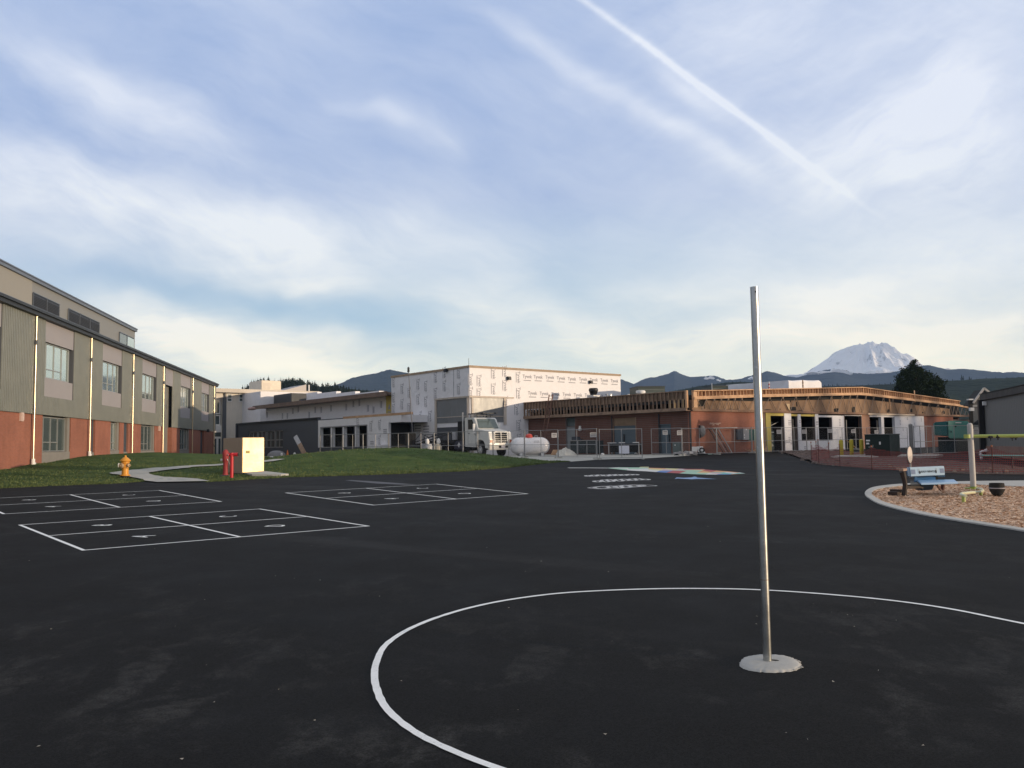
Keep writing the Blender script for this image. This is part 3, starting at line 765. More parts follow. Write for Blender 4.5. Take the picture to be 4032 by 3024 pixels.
# masonry between the ground floor openings
m = MB(); u = US; cuts = sorted([(a, b) for a, b, _, _ in lows]+[rec])
for a, b in cuts: K.bx(m, u, a, -.35, 0, .1, ZB); u = b
K.bx(m, u, UE, -.35, 0, .1, ZB); K.bx(m, rec[0], rec[1], -1.5, -1.2, .1, ZB)
K.bx(m, rec[0]-.0, rec[0]+.02, -1.2, -.35, .1, ZB); K.bx(m, rec[1]-.02, rec[1], -1.2, -.35, .1, ZB)
m.build('brick_wall', m_brick, sb)
# upper siding
m = MB(); u = US
cutu = sorted([(a, b, e) for a, b, _, _, _, e in wins]+[(rec[0], rec[1], ZB)])
for a, b, e in cutu:
    ribs(K, m, u, a, ZB+.02, ZG, .02)
    if e > ZB+.1: ribs(K, m, a, b, ZB+.02, e, .02)
    u = b
ribs(K, m, u, UE, ZB+.02, ZG, .02)
m.build('metal_siding', m_sid, sb, recalc=False)
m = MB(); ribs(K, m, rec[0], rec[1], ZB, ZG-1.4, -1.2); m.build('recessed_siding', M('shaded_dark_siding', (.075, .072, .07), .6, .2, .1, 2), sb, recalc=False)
m = MB()
for a, b, pt, wt, wb, pb in wins:
    K.bx(m, a+.02, b-.02, -.05, .035, wt, pt+.1); K.bx(m, a+.02, b-.02, -.05, .035, pb, wb)
K.bx(m, rec[0]+.02, rec[1]-.02, -.05, .035, ZG-1.5, ZG)
m.build('infill_panel', m_panel, sb)
m = MB()     # dark joints and reveals
for a, b, pt, wt, wb, pb in wins:
    for x in (a-.03, b): K.bx(m, x, x+.03, -.05, .06, pb-.03, ZG)
    K.bx(m, a, b, -.05, .055, pb-.05, pb); K.bx(m, a, b, -.3, -.25, wb, wt)
    K.bx(m, b-.02, b-.001, -.3, .03, wb, wt)
m.build('reveal', m_slate, sb)
for i, (a, b, pt, wt, wb, pb) in enumerate(wins):
    window(K, a+.03, b-(.30 if i else .2), wb+.02, wt-.02, -.14, (.16, .44, .72), (.26, .16, .72), parent=sb)
mg = MB()
for a, b, zb, kind in lows:
    if kind in 'ww2':
        window(K, a+.04, b-(.45 if kind == 'w' else .2), zb+.02, ZB-.06, -.2, (.14, .42, .70) if kind == 'w' else (.33, .66), (.27, .14, .70) if kind == 'w' else (.27, 0, .66), parent=sb, glass=m_glassd if kind == 'w' else m_glass)
        K.bx(mg, a, b, -.3, -.02, .1, zb); K.bx(mg, b-.42, b, -.3, -.06, zb, ZB)
    elif kind == 's':
        K.bx(mg, a, b, -.3, -.05, .1, zb); s_ = MB(); K.bx(s_, a, b, -.3, -.12, zb, ZB); s_.build('ventilation_panel', m_slate2, sb)
    else:
        d = MB(); K.bx(d, a, b, -.3, -.2, .1, ZB-.1); d_ = d.build('door', m_slate2, sb)
        h = MB(); K.bx(h, a+.35, a+.42, -.2, -.1, 1.3, ZB-.9); h.build('door_edge', m_frame, d_)
mg.build('plinth_panel', M('grey_cement_panel', (.20, .19, .175), .8, 0, .1, 1.5), sb)
m = MB(); K.bx(m, US, UE+.1, 0, .32, ZG, ZG+.20); K.bx(m, US, UE+.15, .02, .42, ZG+.20, ZG+.34)
m.build('gutter', m_dark, sb)
m = MB(); m.hexa([K.P(US, .38, ZG+.3), K.P(UE+.1, .38, ZG+.3), K.P(US, -6, ZG+.75), K.P(UE+.1, -6, ZG+.75), K.P(US, .38, ZG+.38), K.P(UE+.1, .38, ZG+.38), K.P(US, -6, ZG+.83), K.P(UE+.1, -6, ZG+.83)])
m.build('roof', m_cap, sb)
m = MB(); K.bx(m, US, UE-.02, -18, -.36, .1, ZG-.01); m.build('rear_wall', m_sid2, sb)
# set back top storey
OB = -5.0
UE2 = LW.u('A', 978, 640, OB); ZT = (LW.z('A', 0, 75, OB)+LW.z('A', 975, 553, OB))/2
m = MB(); K.bx(m, US-5, UE2, OB-11, OB, ZG+.5, ZT-.1)
m.build('top_storey_wall', m_sid2, sb)
m = MB(); ribs(K, m, US-5, LW.u('A', 232, 350, OB)-.1, ZG+.7, ZT-.1, OB+.01, .14, .03); m.build('fine_ribbed_siding', m_sid2, sb, recalc=False)
m = MB(); K.bx(m, US-5, UE2+.15, OB-11.2, OB+.18, ZT-.1, ZT+.12); K.bx(m, US-5, UE2+.2, OB-11.25, OB+.24, ZT+.12, ZT+.2)
m.build('roof_coping', m_cap, sb)
for (x0, x1, yt, yb, n) in [(232, 428, 280, 430, 2), (490, 720, 397, 530, 3), (862, 970, 567, 675, 2)]:
    u0, u1, zb, zt = K.rect('A', x0, x1, yt, yb, True, OB)
    zb = ZG+.75
    for i in range(n):
        a = u0+(u1-u0)*i/n+.05; b = u0+(u1-u0)*(i+1)/n-.05; f = MB()
        K.bx(f, a-.03, b+.03, OB+.01, OB+.05, zb, zt)
        lv = f.build('louvre', m_louv, sb); f = MB(); z = zb+.05
        if x0 < 800:
            while z < zt-.1:
                f.hexa([K.P(a, OB+.05, z), K.P(b, OB+.05, z), K.P(a, OB+.11, z-.04), K.P(b, OB+.11, z-.04), K.P(a, OB+.05, z+.03), K.P(b, OB+.05, z+.03), K.P(a, OB+.11, z-.01), K.P(b, OB+.11, z-.01)]); z += .11
            f.build('blade', M('louvre_blade', (.075, .08, .09), .5, .3, .1, 3), lv)
        else:
            K.bx(f, a, b, OB+.05, OB+.06, zb, zt-.05); f.build('pane', m_glass if i else m_glassd, lv)
        f = MB(); K.bx(f, a-.06, a-.02, OB+.02, OB+.10, zb, zt); K.bx(f, a, b, OB+.03, OB+.1, zt, zt+.05); f.build('louvre_frame', m_cap, lv)
# downspouts
dsx = [(260, 600), (660, 800), (966, 900), (1186, 1000), (1398, 1100), (1554, 1150)]
for i, (x, y) in enumerate(dsx):
    u = LW.u('A', x, y, .14)
    lz = lawnz(*LW.pt(u, .14, 0)[:2]) if u < 95 else .8
    m = MB(); m.tube([K.P(u, .16, ZG), K.P(u, .16, max(lz, .6)+.25)], .052, 10); dp = m.build('downspout', m_steel, sb, smooth=True)
    m = MB(); m.tube([K.P(u, .16, ZG-1.55), K.P(u, .16, ZG-1.30)], .075, 10); K.bx(m, u-.12, u+.12, .02, .10, ZG-1.48, ZG-1.40)
    K.bx(m, u-.10, u+.10, .02, .10, ZB+.25, ZB+.32)
    m.build('pipe_bracket', m_slate, dp)
    m = MB(); m.tube([K.P(u, .16, max(lz, .6)-.1), K.P(u, .16, max(lz, .6)+.30)], .10, 12); m.tube([K.P(u, .16, max(lz, .6)+.05), K.P(u+.25, .16, max(lz, .6)+.05)], .07, 8)
    m.build('pipe_boot', m_white, dp, smooth=True)
    m = MB(); K.bx(m, u-.33, u-.05, .06, .075, ZB, ZG); m.build('siding_joint', m_slate, sb)
for (x, y) in [(150, 1180), (1152, 1265)]:
    u, z = LW.hit('A', x, y); m = MB(); K.bx(m, u-.16, u+.16, 0, .10, z-.24, z+.22); K.bx(m, u-.12, u+.12, .1, .13, z-.18, z+.16); m.build('wall_box', M('pale_wall_box', (.55, .42, .37), .7), sb)
u, z = LW.hit('A', 1496, 1290); m = MB(); m.lathe([(.04, .3), (.13, .25), (.16, .0), (.1, -.05)], K.P(u, .2, z), 12); m.build('wall_lamp', m_dark, sb)
# ================================================================ far cream school block
FW = Wall(at('B', 600, 500, 112.0), 50.5, -1)
fb = empty('cream_school_building', (FW.A.x, FW.A.y, 0), FW.rz, 'far cream walled school block with a flat roof, catching sunlight beyond the left block', 'building')
K = WallKit(FW, fb)
zr = FW.z('B', 600, 365); uL = FW.u('B', 222, 600)-3; uR = FW.u('B', 1090, 380)
g0, g1 = FW.u('B', 221, 600), FW.u('B', 288, 600)
m = MB(); K.bx(m, g1, uR, -14, 0, .3, zr-.3); K.bx(m, uL, g0, -14, 0, .3, zr-.3); K.bx(m, g0, g1, -14, 0, FW.z('B', 250, 438), zr-.3)
m.build('wall', m_offw, fb)
m = MB(); K.bx(m, uL, uR+1.0, -15, .8, zr-.35, zr); K.bx(m, uL, uR+1.1, .7, .9, zr-.45, zr+.05); m.build('roof', M('pale_roof_fascia', (.50, .45, .38), .6), fb)
zs = {n: FW.z('B', 250, y) for n, y in (('a', 440), ('b', 590), ('c', 686), ('d', 750), ('e', 790), ('f', 925))}
window(K, g0+.1, g1-.1, zs['b']+.1, zs['a'], -.3, (), None, glass=m_glassd, parent=fb, bar=.14, fr=m_white)
window(K, g0+.1, g1-.1, zs['c'], zs['b'], -.3, (), None, glass=m_glassd, parent=fb, bar=.14, fr=m_white)
m = MB(); K.bx(m, g0, g1, -.4, -.2, zs['d'], zs['c']); m.build('spandrel_panel', m_white, fb)
m = MB(); K.bx(m, g0, g1, -.4, -.3, .3, zs['e']); dd = m.build('entrance_door', m_white, fb)
m = MB(); w_ = (g1-g0)
for a, b in ((.06, .38), (.68, .94)): K.bx(m, g0+w_*a, g0+w_*b, -.3, -.27, .5, zs['e']-.25)
m.build('door_glass', m_glassd, dd)
m = MB(); K.bx(m, g0, g1, -.4, -.31, zs['e'], zs['d']); m.build('transom', m_glassd, fb)
m = MB(); K.bx(m, g1+.05, g1+.45, 0, .35, .3, zs['a']+.1); K.bx(m, FW.u('B', 312, 500)-.1, FW.u('B', 312, 500)+.1, 0, .2, .3, zr-.3); m.build('pillar', m_slate, fb)
for x0, x1 in ((335, 381), (443, 498), (499, 553)):
    u0, u1, zb, zt = K.rect('B', x0, x1, 396, 470)
    window(K, u0, u1, zb, zt, .03, (), (.45, 0, 1), glass=m_glassd, parent=fb, bar=.10, fr=m_white)
m = MB()
Pz = zr; a = FW.u('B', 820, 350, -4); b = FW.u('B', 1062, 350, -4); zz = FW.z('B', 1062, 312, -4)
m.prism([K.P(a, -4, Pz), K.P(b, -4, Pz), K.P(b, -4, zz), K.P(a, -4, Pz+.25)], K.P(0, -5, 0)); m.build('sloping_roof_monitor', M('pale_metal_roof', (.34, .32, .32), .55, .2), fb)
m = MB(); m.tube([K.P(b+.4, -4, Pz), K.P(b+.4, -4, Pz+1.3)], .12, 8); m.build('vent_pipe', m_white, fb)
# white wrapped volume in front of it
u0 = FW.u('B', 556, 500, 3); u1 = FW.u('B', 770, 500, 3)
m = MB(); K.bx(m, u0, u1+6, .02, 6.0, .3, FW.z('B', 600, 388, 3)); m.build('wrapped_annex', m_wrap, fb)
# rooftop box
u0, u1, zb, zt = K.rect('B', 632, 812, 276, 350, True, -3)
rb = empty('rooftop_unit', FW.pt((u0+u1)/2, -4.5, Pz), FW.rz, 'big cream rooftop ventilation box on the far cream school block', 'rooftop unit')
m = MB(); h = zt-Pz; w_ = (u1-u0)/2; m.box(-w_, w_, -2.2, 2.2, .15, h); m.build('casing', M('cream_metal', (.66, .58, .47), .5), rb, bevel=.08)
m = MB(); m.box(-w_*.9, w_*.9, -2, 2, 0, .15); m.build('curb', m_slate, rb)
m = MB(); m.box(w_*.3, w_*.9, -2.22, -2.2, .3, .42); m.box(-w_*.8, -w_*.1, -2.22, -2.2, .35, h-.3); m.build('access_panel', M('cream_metal_panel', (.58, .51, .42), .5), rb)
# ================================================================ brick wing under re-roofing: walls WA (left face) and WB (gable side)
A0 = (12.3435, 57.93)
WA = Wall(A0, -39.5, 1); WB = Wall(A0, 50.5, -1)
HW = 3.80     # top of masonry
UA = WA.u('D', 360, 700)
BRW = Wall(tuple(WA.pt(UA, 0, 0)[:2]), 50.5, -1)      # right face plane of the gym box
cu = BRW.u('C', 812, 300); BX = BRW.pt(cu, 0, 0)
BRW = Wall((BX.x, BX.y), 50.5, -1); BLW = Wall((BX.x, BX.y), -39.5, 1)
ZBOX = 8.03; LBR = BRW.u('C', 2195, 250); LBL = BLW.u('C', 95, 300)
# ---- gym box
gb = empty('gym_building', (BX.x, BX.y, 0), BRW.rz, 'tall flat roofed gym hall wrapped in white printed house wrap with plastic sheeted openings', 'building')
Kr = WallKit(BRW, gb)
kl = empty('tmp', (0, 0, 0)); bpy.data.objects.remove(kl)
# left face things are expressed in the same local frame: its outward is -X, its run is +Y
class LeftFace:
    def __init__(s): s.so = 1
    def bx(s, m, u0, u1, o0, o1, z0, z1): return m.box(-o0, -o1, u0, u1, z0, z1)
    def P(s, u, o, z): return (-o, u, z)
Kl = LeftFace(); Kl.r = gb; Kl.w = BLW
m = MB(); m.box(0, LBR, 0, LBL, .5, ZBOX); m.build('wrapped_wall', m_wrap, gb)
m = MB(); m.box(-.05, LBR+.05, -.05, .12, ZBOX-.12, ZBOX+.06); m.box(-.05, .12, .12, LBL+.05, ZBOX-.12, ZBOX+.06); m.box(-.05, LBR+.05, LBL-.1, LBL+.05, ZBOX-.05, ZBOX+.05); m.box(LBR-.1, LBR+.05, .1, LBL-.1, ZBOX-.05, ZBOX+.05)
m.build('roof_edge_board', M('raw_edge_board', (.36, .27, .19), .8, 0, .25, 2), gb)
tx = MB(); bl = .03
def word_r(x, y, vert=True, size=.42, key='C', bar=True, rot=False):
    u, z = BRW.hit(key, x, y)
    if vert: put_text(tx, 'Tyvek', size, Kr.P(u, .012, z), (0, 0, -1), (1, 0, 0), bold=.010); 
    else: put_text(tx, 'Tyvek', size, Kr.P(u, .012, z), (1, 0, 0), (0, 0, 1), bold=.010)
    if vert: tx.box(u-.30, u-.24, -.012, -.011, z-.45, z+.42)
    else: tx.box(u-.40, u+.42, -.012, -.011, z-.36, z-.29)
for x, y in [(825, 265), (905, 275), (1035, 207), (1035, 350), (1138, 190), (1140, 318), (1262, 245), (1265, 390), (1268, 685), (1272, 812), (1248, 540)]: word_r(x, y)
for x, y in [(1340, 240), (1440, 244), (1547, 247), (1650, 255), (1750, 262), (1852, 265), (1950, 270), (2047, 275), (2140, 280)]: word_r(x, y, False)
for x, y in [(1388, 392), (1495, 396), (1600, 401), (1703, 404), (1805, 409), (1905, 412), (2000, 415), (2090, 418)]: word_r(x, y, False)
for x, y in [(905, 395), (828, 388), (1150, 470)]: word_r(x, y, True, .42)
for x, y in [(120, 290), (120, 430), (120, 535), (198, 350), (198, 490), (262, 385), (262, 525), (345, 308), (345, 447), (415, 325), (415, 468), (505, 245), (505, 390), (587, 322), (585, 200), (718, 205), (718, 350), (455, 600)]:
    u, z = BLW.hit('C', x, y); put_text(tx, 'Tyvek', .42, Kl.P(u, .012, z), (0, 0, -1), (0, -1, 0), bold=.010)
    Kl.bx(tx, u+.24, u+.30, .011, .012, z-.45, z+.42)
for x, y in [(667, 240), (667, 375)]:
    u, z = BLW.hit('C', x, y); Kl.bx(tx, u-.03, u+.03, .011, .012, z-.8, z+.8)
for x, y in [(265, 710), (340, 715), (415, 722)]:
    u, z = BLW.hit('C', x, y)
    for dz in (.25, 0, -.22): Kl.bx(tx, u-.45, u+.45, .011, .012, z+dz-.05, z+dz+.05)
tx.build('printed_lettering', m_ink, gb, recalc=False)
# sheeted openings either side of the corner
fm = MB(); zt5 = BLW.z('C', 812, 430); z60 = BLW.z('C', 812, 600); z65 = BLW.z('C', 812, 655)
uo = BLW.u('C', 500, 600); 
for K_, uu in ((Kl, uo), (Kr, BRW.u('C', 1145, 600))):
    K_.bx(fm, .0 if K_ is Kl else -.12, uu, .02, .12, zt5, zt5+.14)
    K_.bx(fm, uu-.25, uu, .02, .10, .8 if K_ is Kl else z65-.2, zt5)
    K_.bx(fm, .12, .30, .02, .10, 1, zt5)
K2u = BRW.u('C', 1215, 433)
Kr.bx(fm, uo*0+BRW.u('C', 1145, 433)+.02, K2u, .02, .10, zt5+.02, zt5+.12)
m_fr = M('pale_timber_frame', (.50, .44, .38), .75, 0, .15, 3)
fm.build('opening_frame', m_fr, gb)
m = MB(); Kl.bx(m, .32, uo-.28, .015, .035, z65, zt5-.03); m.build('plastic_sheet', m_sheet, gb)
m = MB(); Kr.bx(m, .32, BRW.u('C', 1145, 600)-.28, .015, .035, z65, zt5-.03); m.build('plastic_sheet', m_sheet, gb)
m = MB(); Kl.bx(m, .32, uo-.28, .015, .035, 1.0, BLW.z('C', 700, 700)); m.build('plastic_sheet', M('grey_sheeting', (.075, .085, .10), .4, 0, .12, .6), gb)
m = MB(); Kl.bx(m, .3, uo-.28, .036, .07, z60-.03, z60+.03); Kr.bx(m, .3, BRW.u('C', 1145, 600)-.28, .036, .07, z60-.03, z60+.03); m.build('sheet_batten', m_fr, gb)
for key, x, y in (('C', 1165, 255), ('C', 1915, 290), ('C', 607, 182)):
    Kx, Wx = (Kr, BRW) if x > 812 else (Kl, BLW)
    u, z = Wx.hit(key, x, y); m = MB(); Kx.bx(m, u-.16, u+.16, .0, .22, z-.12, z+.14); Kx.bx(m, u-.12, u+.12, .22, .30, z-.16, z+.05); m.build('wall_floodlight', m_dark, gb)
m = MB(); u = BRW.u('C', 872, 100); m.tube([(u, 1.0, ZBOX), (u, 1.0, BRW.z('C', 872, 62))], .018, 6); tag(m.build('roof_antenna', m_slate), None)
an = bpy.data.objects['roof_antenna']; an.parent = gb
# ================================================================ low classroom wing between them
LLO = 2.6
lb = empty('classroom_wing', (BX.x, BX.y, 0), BLW.rz, 'low classroom wing under renovation, slate grey at its left, white house wrap at its right', 'building')
K = WallKit(BLW, lb)
W = BLW
uc0 = W.u('B', 1170, 760, LLO); uc1 = W.u('B', 1815, 760, LLO); ul = W.u('B', 430, 760, LLO)
zroof = (W.z('B', 455, 668, LLO)+W.z('B', 1168, 640, LLO))/2
ztk = W.z('B', 1618, 612, LLO)
# slate section with four windows
wr = [(530, 607), (610, 686), (690, 768), (772, 847)]
zw1 = W.z('B', 690, 738, LLO); zw0 = W.z('B', 690, 892, LLO)
segs = [(W.u('B', a, 815, LLO), W.u('B', b, 815, LLO)) for a, b in wr]
segs = [(b, a) for a, b in segs]          # u grows to the left here
m = MB(); lo, hi_ = segs[-1][0], segs[0][1]
K.bx(m, uc0, lo, LLO-.3, LLO, .5, zroof); K.bx(m, hi_, ul, LLO-.3, LLO, .5, zroof)
K.bx(m, lo, hi_, LLO-.3, LLO, .5, zw0); K.bx(m, lo, hi_, LLO-.3, LLO, zw1, zroof)
K.bx(m, ul-.3, ul, -6, LLO-.3, .5, zroof); K.bx(m, LBL+.1, ul-.3, -6.3, -6, .5, zroof)
m.build('slate_wall', m_slate, lb)
m = MB(); K.bx(m, uc0, ul+.15, LLO-.3, LLO+.12, zroof, zroof+.16); m.build('roof_flashing', m_dark, lb)
m = MB(); K.bx(m, ul-.05, ul+.2, LLO, LLO+.15, .5, zroof+.1); m.build('corner_downpipe', m_slate2, lb)
for a, b in segs: window(K, a+.04, b-.04, zw0, zw1, LLO-.12, (.5,), (.45, 0, 1), glass=m_glassd, parent=lb, bar=.09)
# wrapped section with five bare openings
zo1 = W.z('B', 1400, 700, LLO); zo0 = W.z('B', 1400, 888, LLO)
oo = sorted([(W.u('B', b, 790, LLO), W.u('B', a, 790, LLO)) for a, b in [(1196, 1283), (1305, 1392), (1414, 1505), (1528, 1618)]])
m = MB(); u = uc1; 
for a, b in oo: K.bx(m, u, a, LLO-.25, LLO, zo0, zo1); u = b
K.bx(m, u, uc0-.001, LLO-.25, LLO, zo0, zo1); K.bx(m, uc1, uc0-.001, LLO-.25, LLO, zo1, ztk)
K.bx(m, uc1, oo[0][0], LLO-.25, LLO, .5, zo0)
m.build('wrapped_wall', m_wrap, lb)
m = MB(); K.bx(m, oo[0][0], uc0-.001, LLO-.25, LLO+.002, .5, zo0); m.build('plinth', m_slate2, lb)
m = MB()
for (a, b) in oo:
    for x in (a-.09, b): K.bx(m, x, x+.09, LLO, LLO+.03, zo0, zo1)
    K.bx(m, a, b, LLO-.2, LLO-.1, zo0, zo0+.05)
K.bx(m, oo[0][0]-.1, oo[-1][1]+.1, LLO+.001, LLO+.04, zo1, zo1+.10)
m.build('opening_frame', M('grey_primed_frame', (.24, .24, .25), .7), lb)
m = MB(); K.bx(m, uc1+.2, uc0-.2, .06, .12, .5, zo1+.3); K.bx(m, uc1+.2, uc0-.2, .12, LLO-.26, zo1+.1, zo1+.2); K.bx(m, uc1+.2, uc0-.2, .12, LLO-.26, .5, .82); K.bx(m, uc1+.1, uc1+.2, .06, LLO-.26, .5, zo1+.2); K.bx(m, uc0-.2, uc0-.1, .06, LLO-.26, .5, zo1+.2)
for i in range(9):
    x = oo[0][0]+(oo[-1][1]-oo[0][0])*(i+.5)/9
    K.bx(m, x-.03, x+.03, LLO-1.1-(i % 3)*.3, LLO-1.0-(i % 3)*.3, .8, zo1)
m.build('interior', m_black, lb)
m = MB(); rr = random.Random(5)
for i in range(16):
    x = rr.uniform(oo[0][0], oo[-1][1]); o_ = LLO-rr.uniform(.8, 2.0); h = rr.uniform(.4, 1.6); w_ = rr.uniform(.1, .5)
    K.bx(m, x-w_/2, x+w_/2, o_-.3, o_, .82, .82+h)
m.build('interior_clutter', [M('dusty_clutter', (.06, .05, .045), .9, 0, .5, 1.5)], lb)
# flat roof and set back clerestory
m = MB(); K.bx(m, uc1, ul, .02, LLO-.3, zroof-.25, zroof-.05); m.build('lower_roof', m_slate2, lb)
OC = -.6
ul2 = W.u('B', 690, 560, OC); ul3 = W.u('B', 600, 520, OC+.4); zc = (W.z('B', 700, 530, OC)+W.z('B', 1800, 415, OC))/2
m = MB(); K.bx(m, LBL+.02, ul2, OC-.3, OC, zroof-.3, zc); m.build('clerestory_wall', m_wrap, lb)
m = MB(); y0 = W.u('B', 1795, 500, OC); K.bx(m, LBL+.02, y0, OC, OC+.03, W.z('B', 1810, 575, OC), zc-.02); m.build('yellow_sheathing', m_yel, lb)
u, z = W.hit('B', 1826, 520, OC); m = MB(); m.prism([K.P(u-.25, OC+.033, z-.2), K.P(u+.25, OC+.033, z-.2), K.P(u, OC+.033, z+.35)], K.P(0, .004, 0)); K.bx(m, u-.3, u+.3, OC+.033, OC+.037, z-.5, z-.4); m.build('printed_mark', m_ink, lb)
m = MB(); K.bx(m, LBL-.0+.02, ul3-.8, OC-9, OC+1.1, zc, zc+.22); K.bx(m, LBL+.02, ul3-.8, OC+1.0, OC+1.16, zc-.12, zc+.30)
m.build('roof', M('weathered_fascia', (.19, .135, .105), .85, 0, .3, 1.6), lb)
m = MB(); u_ = ul3-.8
m.lathe([(.02, -1.2), (.16, -.9), (.21, -.2), (.2, .5), (.14, 1.3), (.02, 1.5)], K.P(u_+.1, OC+1.05, zc+.02), 10, axis='X'); m.build('rolled_tarp', M('pinkish_rolled_membrane', (.42, .27, .24), .8, 0, .3, 2), lb, smooth=True)
tx = MB()
for (x, y) in [(1145, 545), (990, 540), (940, 555), (1200, 545), (1290, 530), (1430, 520), (1495, 490), (1550, 480), (1630, 530), (1680, 545), (1750, 495), (845, 600), (890, 600), (705, 590), (1090, 590)]:
    u, z = W.hit('B', x, y, OC)
    K.bx(tx, u-.16, u+.16, OC+.011, OC+.012, z-.32, z+.32)
    K.bx(tx, u+.22, u+.26, OC+.011, OC+.012, z-.4, z+.4)
tx2 = MB()
for x, y in [(1660, 690), (1738, 680), (1735, 825), (1538, 640)]:
    u, z = W.hit('B', x, y, LLO); put_text(tx2, 'Tyvek', .42, K.P(u, LLO+.012, z), (0, 0, -1), (-1, 0, 0), bold=.010); K.bx(tx2, u+.24, u+.3, LLO+.011, LLO+.012, z-.45, z+.42)
for x, y in [(1785, 740), (1665, 850)]:
    u, z = W.hit('B', x, y, LLO)
    for dz in (.15, 0, -.15): K.bx(tx2, u-.3, u+.3, LLO+.011, LLO+.012, z+dz-.04, z+dz+.04)
tx2.build('printed_lettering', m_ink, lb, recalc=False)
tx.build('printed_pattern', M('faint_grey_ink', (.42, .42, .46), .7, 0, .2, 4), lb, recalc=False)
m = MB(); K.bx(m, uc1+.1, W.u('B', 1695, 880, LLO), LLO+.02, LLO+.7, .5, W.z('B', 1720, 865, LLO)); m.build('wrapped_bench', m_wrap, lb)
# canopy over the entrance
uk = W.u('B', 1935, 640, LLO); 
m = MB(); zk0 = W.z('B', 1815, 662, LLO); zk1 = ztk
m.prism([K.P(uc1, LLO, zk0), K.P(uk, LLO, zk0), K.P(uk-LLO*.02, .02, zk0), K.P(uc1, .02, zk0)], (0, 0, zk1-zk0)); m.build('canopy', m_wrap, lb)
m = MB(); K.bx(m, uk+.02, uc1, .05, LLO-.3, zk0-.06, zk0-.002); m.build('canopy_soffit', m_slate, lb)
m = MB(); K.bx(m, W.u('B', 1400, 610, LLO), W.u('B', 2160, 560, LLO)+2.2, LLO-.16, LLO+.02, zk1, zk1+.20); m.build('canopy_beam', m_wood, lb)
m = MB(); K.bx(m, W.u('B', 1985, 760, .4), uc1-.02, .05, .4, .5, zk0-.06); m.build('entrance_recess', m_slate2, lb)
m = MB(); K.bx(m, W.u('B', 1960, 760, .45), W.u('B', 1900, 760, .45), .41, .45, .8, zk0-.3); m.build('entrance_door', M('blue_black_door', (.03, .04, .055), .4), lb)
u, z = W.hit('B', 2105, 600, 2.4); tx = MB(); put_text(tx, 'Tyvek', .42, K.P(W.u('B', 2110, 605), .02, W.z('B', 2110, 605)), (0, 0, -1), (-1, 0, 0), bold=.010); tx.build('printed_lettering', m_ink, lb, recalc=False)
# white wrapped parapets further back on its roof
m = MB()
for (x0, x1, yt) in [(975, 1168, 400), (1030, 1170, 388), (1170, 1345, 384), (1350, 1520, 384), (1525, 1740, 382)]:
    o_ = -9.0; a = W.u('B', x1, yt, o_); b = W.u('B', x0, yt, o_); K.bx(m, a, b, o_-.5, o_+.001*x0/10, zc-.5, W.z('B', (x0+x1)/2, yt, o_))
m.build('roof_parapet', m_wrap, lb)
o_ = -4.0; u0 = W.u('B', 925, 440, o_); u1 = W.u('B', 762, 440, o_)
hv = empty('rooftop_unit', W.pt((u0+u1)/2, o_-1, zc+.22), W.rz, 'dark grey boxy rooftop unit at the left end of the low classroom wing', 'rooftop unit')
h = W.z('B', 845, 400, o_)-zc-.22; w_ = (u1-u0)/2
m = MB(); m.box(-w_, w_, -1, 1, .1, h); m.build('casing', M('charcoal_metal', (.05, .055, .06), .6), hv, bevel=.04)
m = MB(); m.box(-w_*.95, w_*.95, -.95, .95, -.02, .1); m.build('curb', m_slate, hv)
m = MB()
for i in range(9): m.box(-w_*.85, w_*.85, 1.0, 1.02, .25+i*(h-.4)/9, .25+(i+.5)*(h-.4)/9)
m.build('grille', m_dark, hv)
# vertical pole/mast at the gym's left end
# ================================================================ brick wing
bw = empty('brick_wing', (A0[0], A0[1], 0), WB.rz, 'low brick school wing stripped for re-roofing, with bare timber parapet studs and steel trusses', 'building')
Kb = WallKit(WB, bw)
class LF2(LeftFace): pass
Ka = LF2(); Ka.r = bw; Ka.w = WA
G0 = .5
# ---- left face (WA)
def ua(x, y=700): return WA.u('D', x, y)
zdoor = WA.z('D', 1850, 617); zply = WA.z('D', 1400, 540); zd1 = WA.z('D', 1400, 625)
op = sorted([(ua(1905), ua(1797), zdoor), (ua(1530), ua(1290), zply), (ua(872), ua(765), WA.z('D', 810, 535))])
m = MB(); u = .3
for a, b, zt in op:
    Ka.bx(m, u, a, -.3, 0, G0, HW); Ka.bx(m, a, b, -.3, 0, zt, HW); u = b
Ka.bx(m, u, UA-.02, -.3, 0, G0, HW)
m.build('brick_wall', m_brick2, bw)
a, b, zt = op[0]
m = MB(); Ka.bx(m, a, b, -.12, -.07, .78, zt); d = m.build('door', m_bdoor, bw); d['label'] = 'single blue grey door'
m = MB(); Ka.bx(m, a-.06, a, -.1, .03, .8, zt+.06); Ka.bx(m, b, b+.06, -.1, .03, .8, zt+.06); Ka.bx(m, a, b, -.1, .03, zt, zt+.06); m.build('door_frame', m_bdoor, d)
m = MB(); Ka.bx(m, a+.08, a+.16, -.07, .02, 1.6, 2.2); m.build('door_handle', m_dark, d)
a, b, zt = op[1]
m = MB(); mid_ = (a+b)/2; Ka.bx(m, a, mid_-.01, -.12, -.07, .78, zd1); Ka.bx(m, mid_+.01, b, -.12, -.07, .78, zd1); Ka.bx(m, mid_-.01, mid_+.01, -.12, -.08, .78, zd1); d = m.build('double_door', m_bdoor, bw)
m = MB(); Ka.bx(m, mid_+.06, mid_+.14, -.07, .03, 1.6, 2.3); m.build('door_handle', m_dark, d)
m = MB(); Ka.bx(m, a, b, -.12, -.06, zd1+.02, zt); m.build('plywood_infill', m_ply, bw)
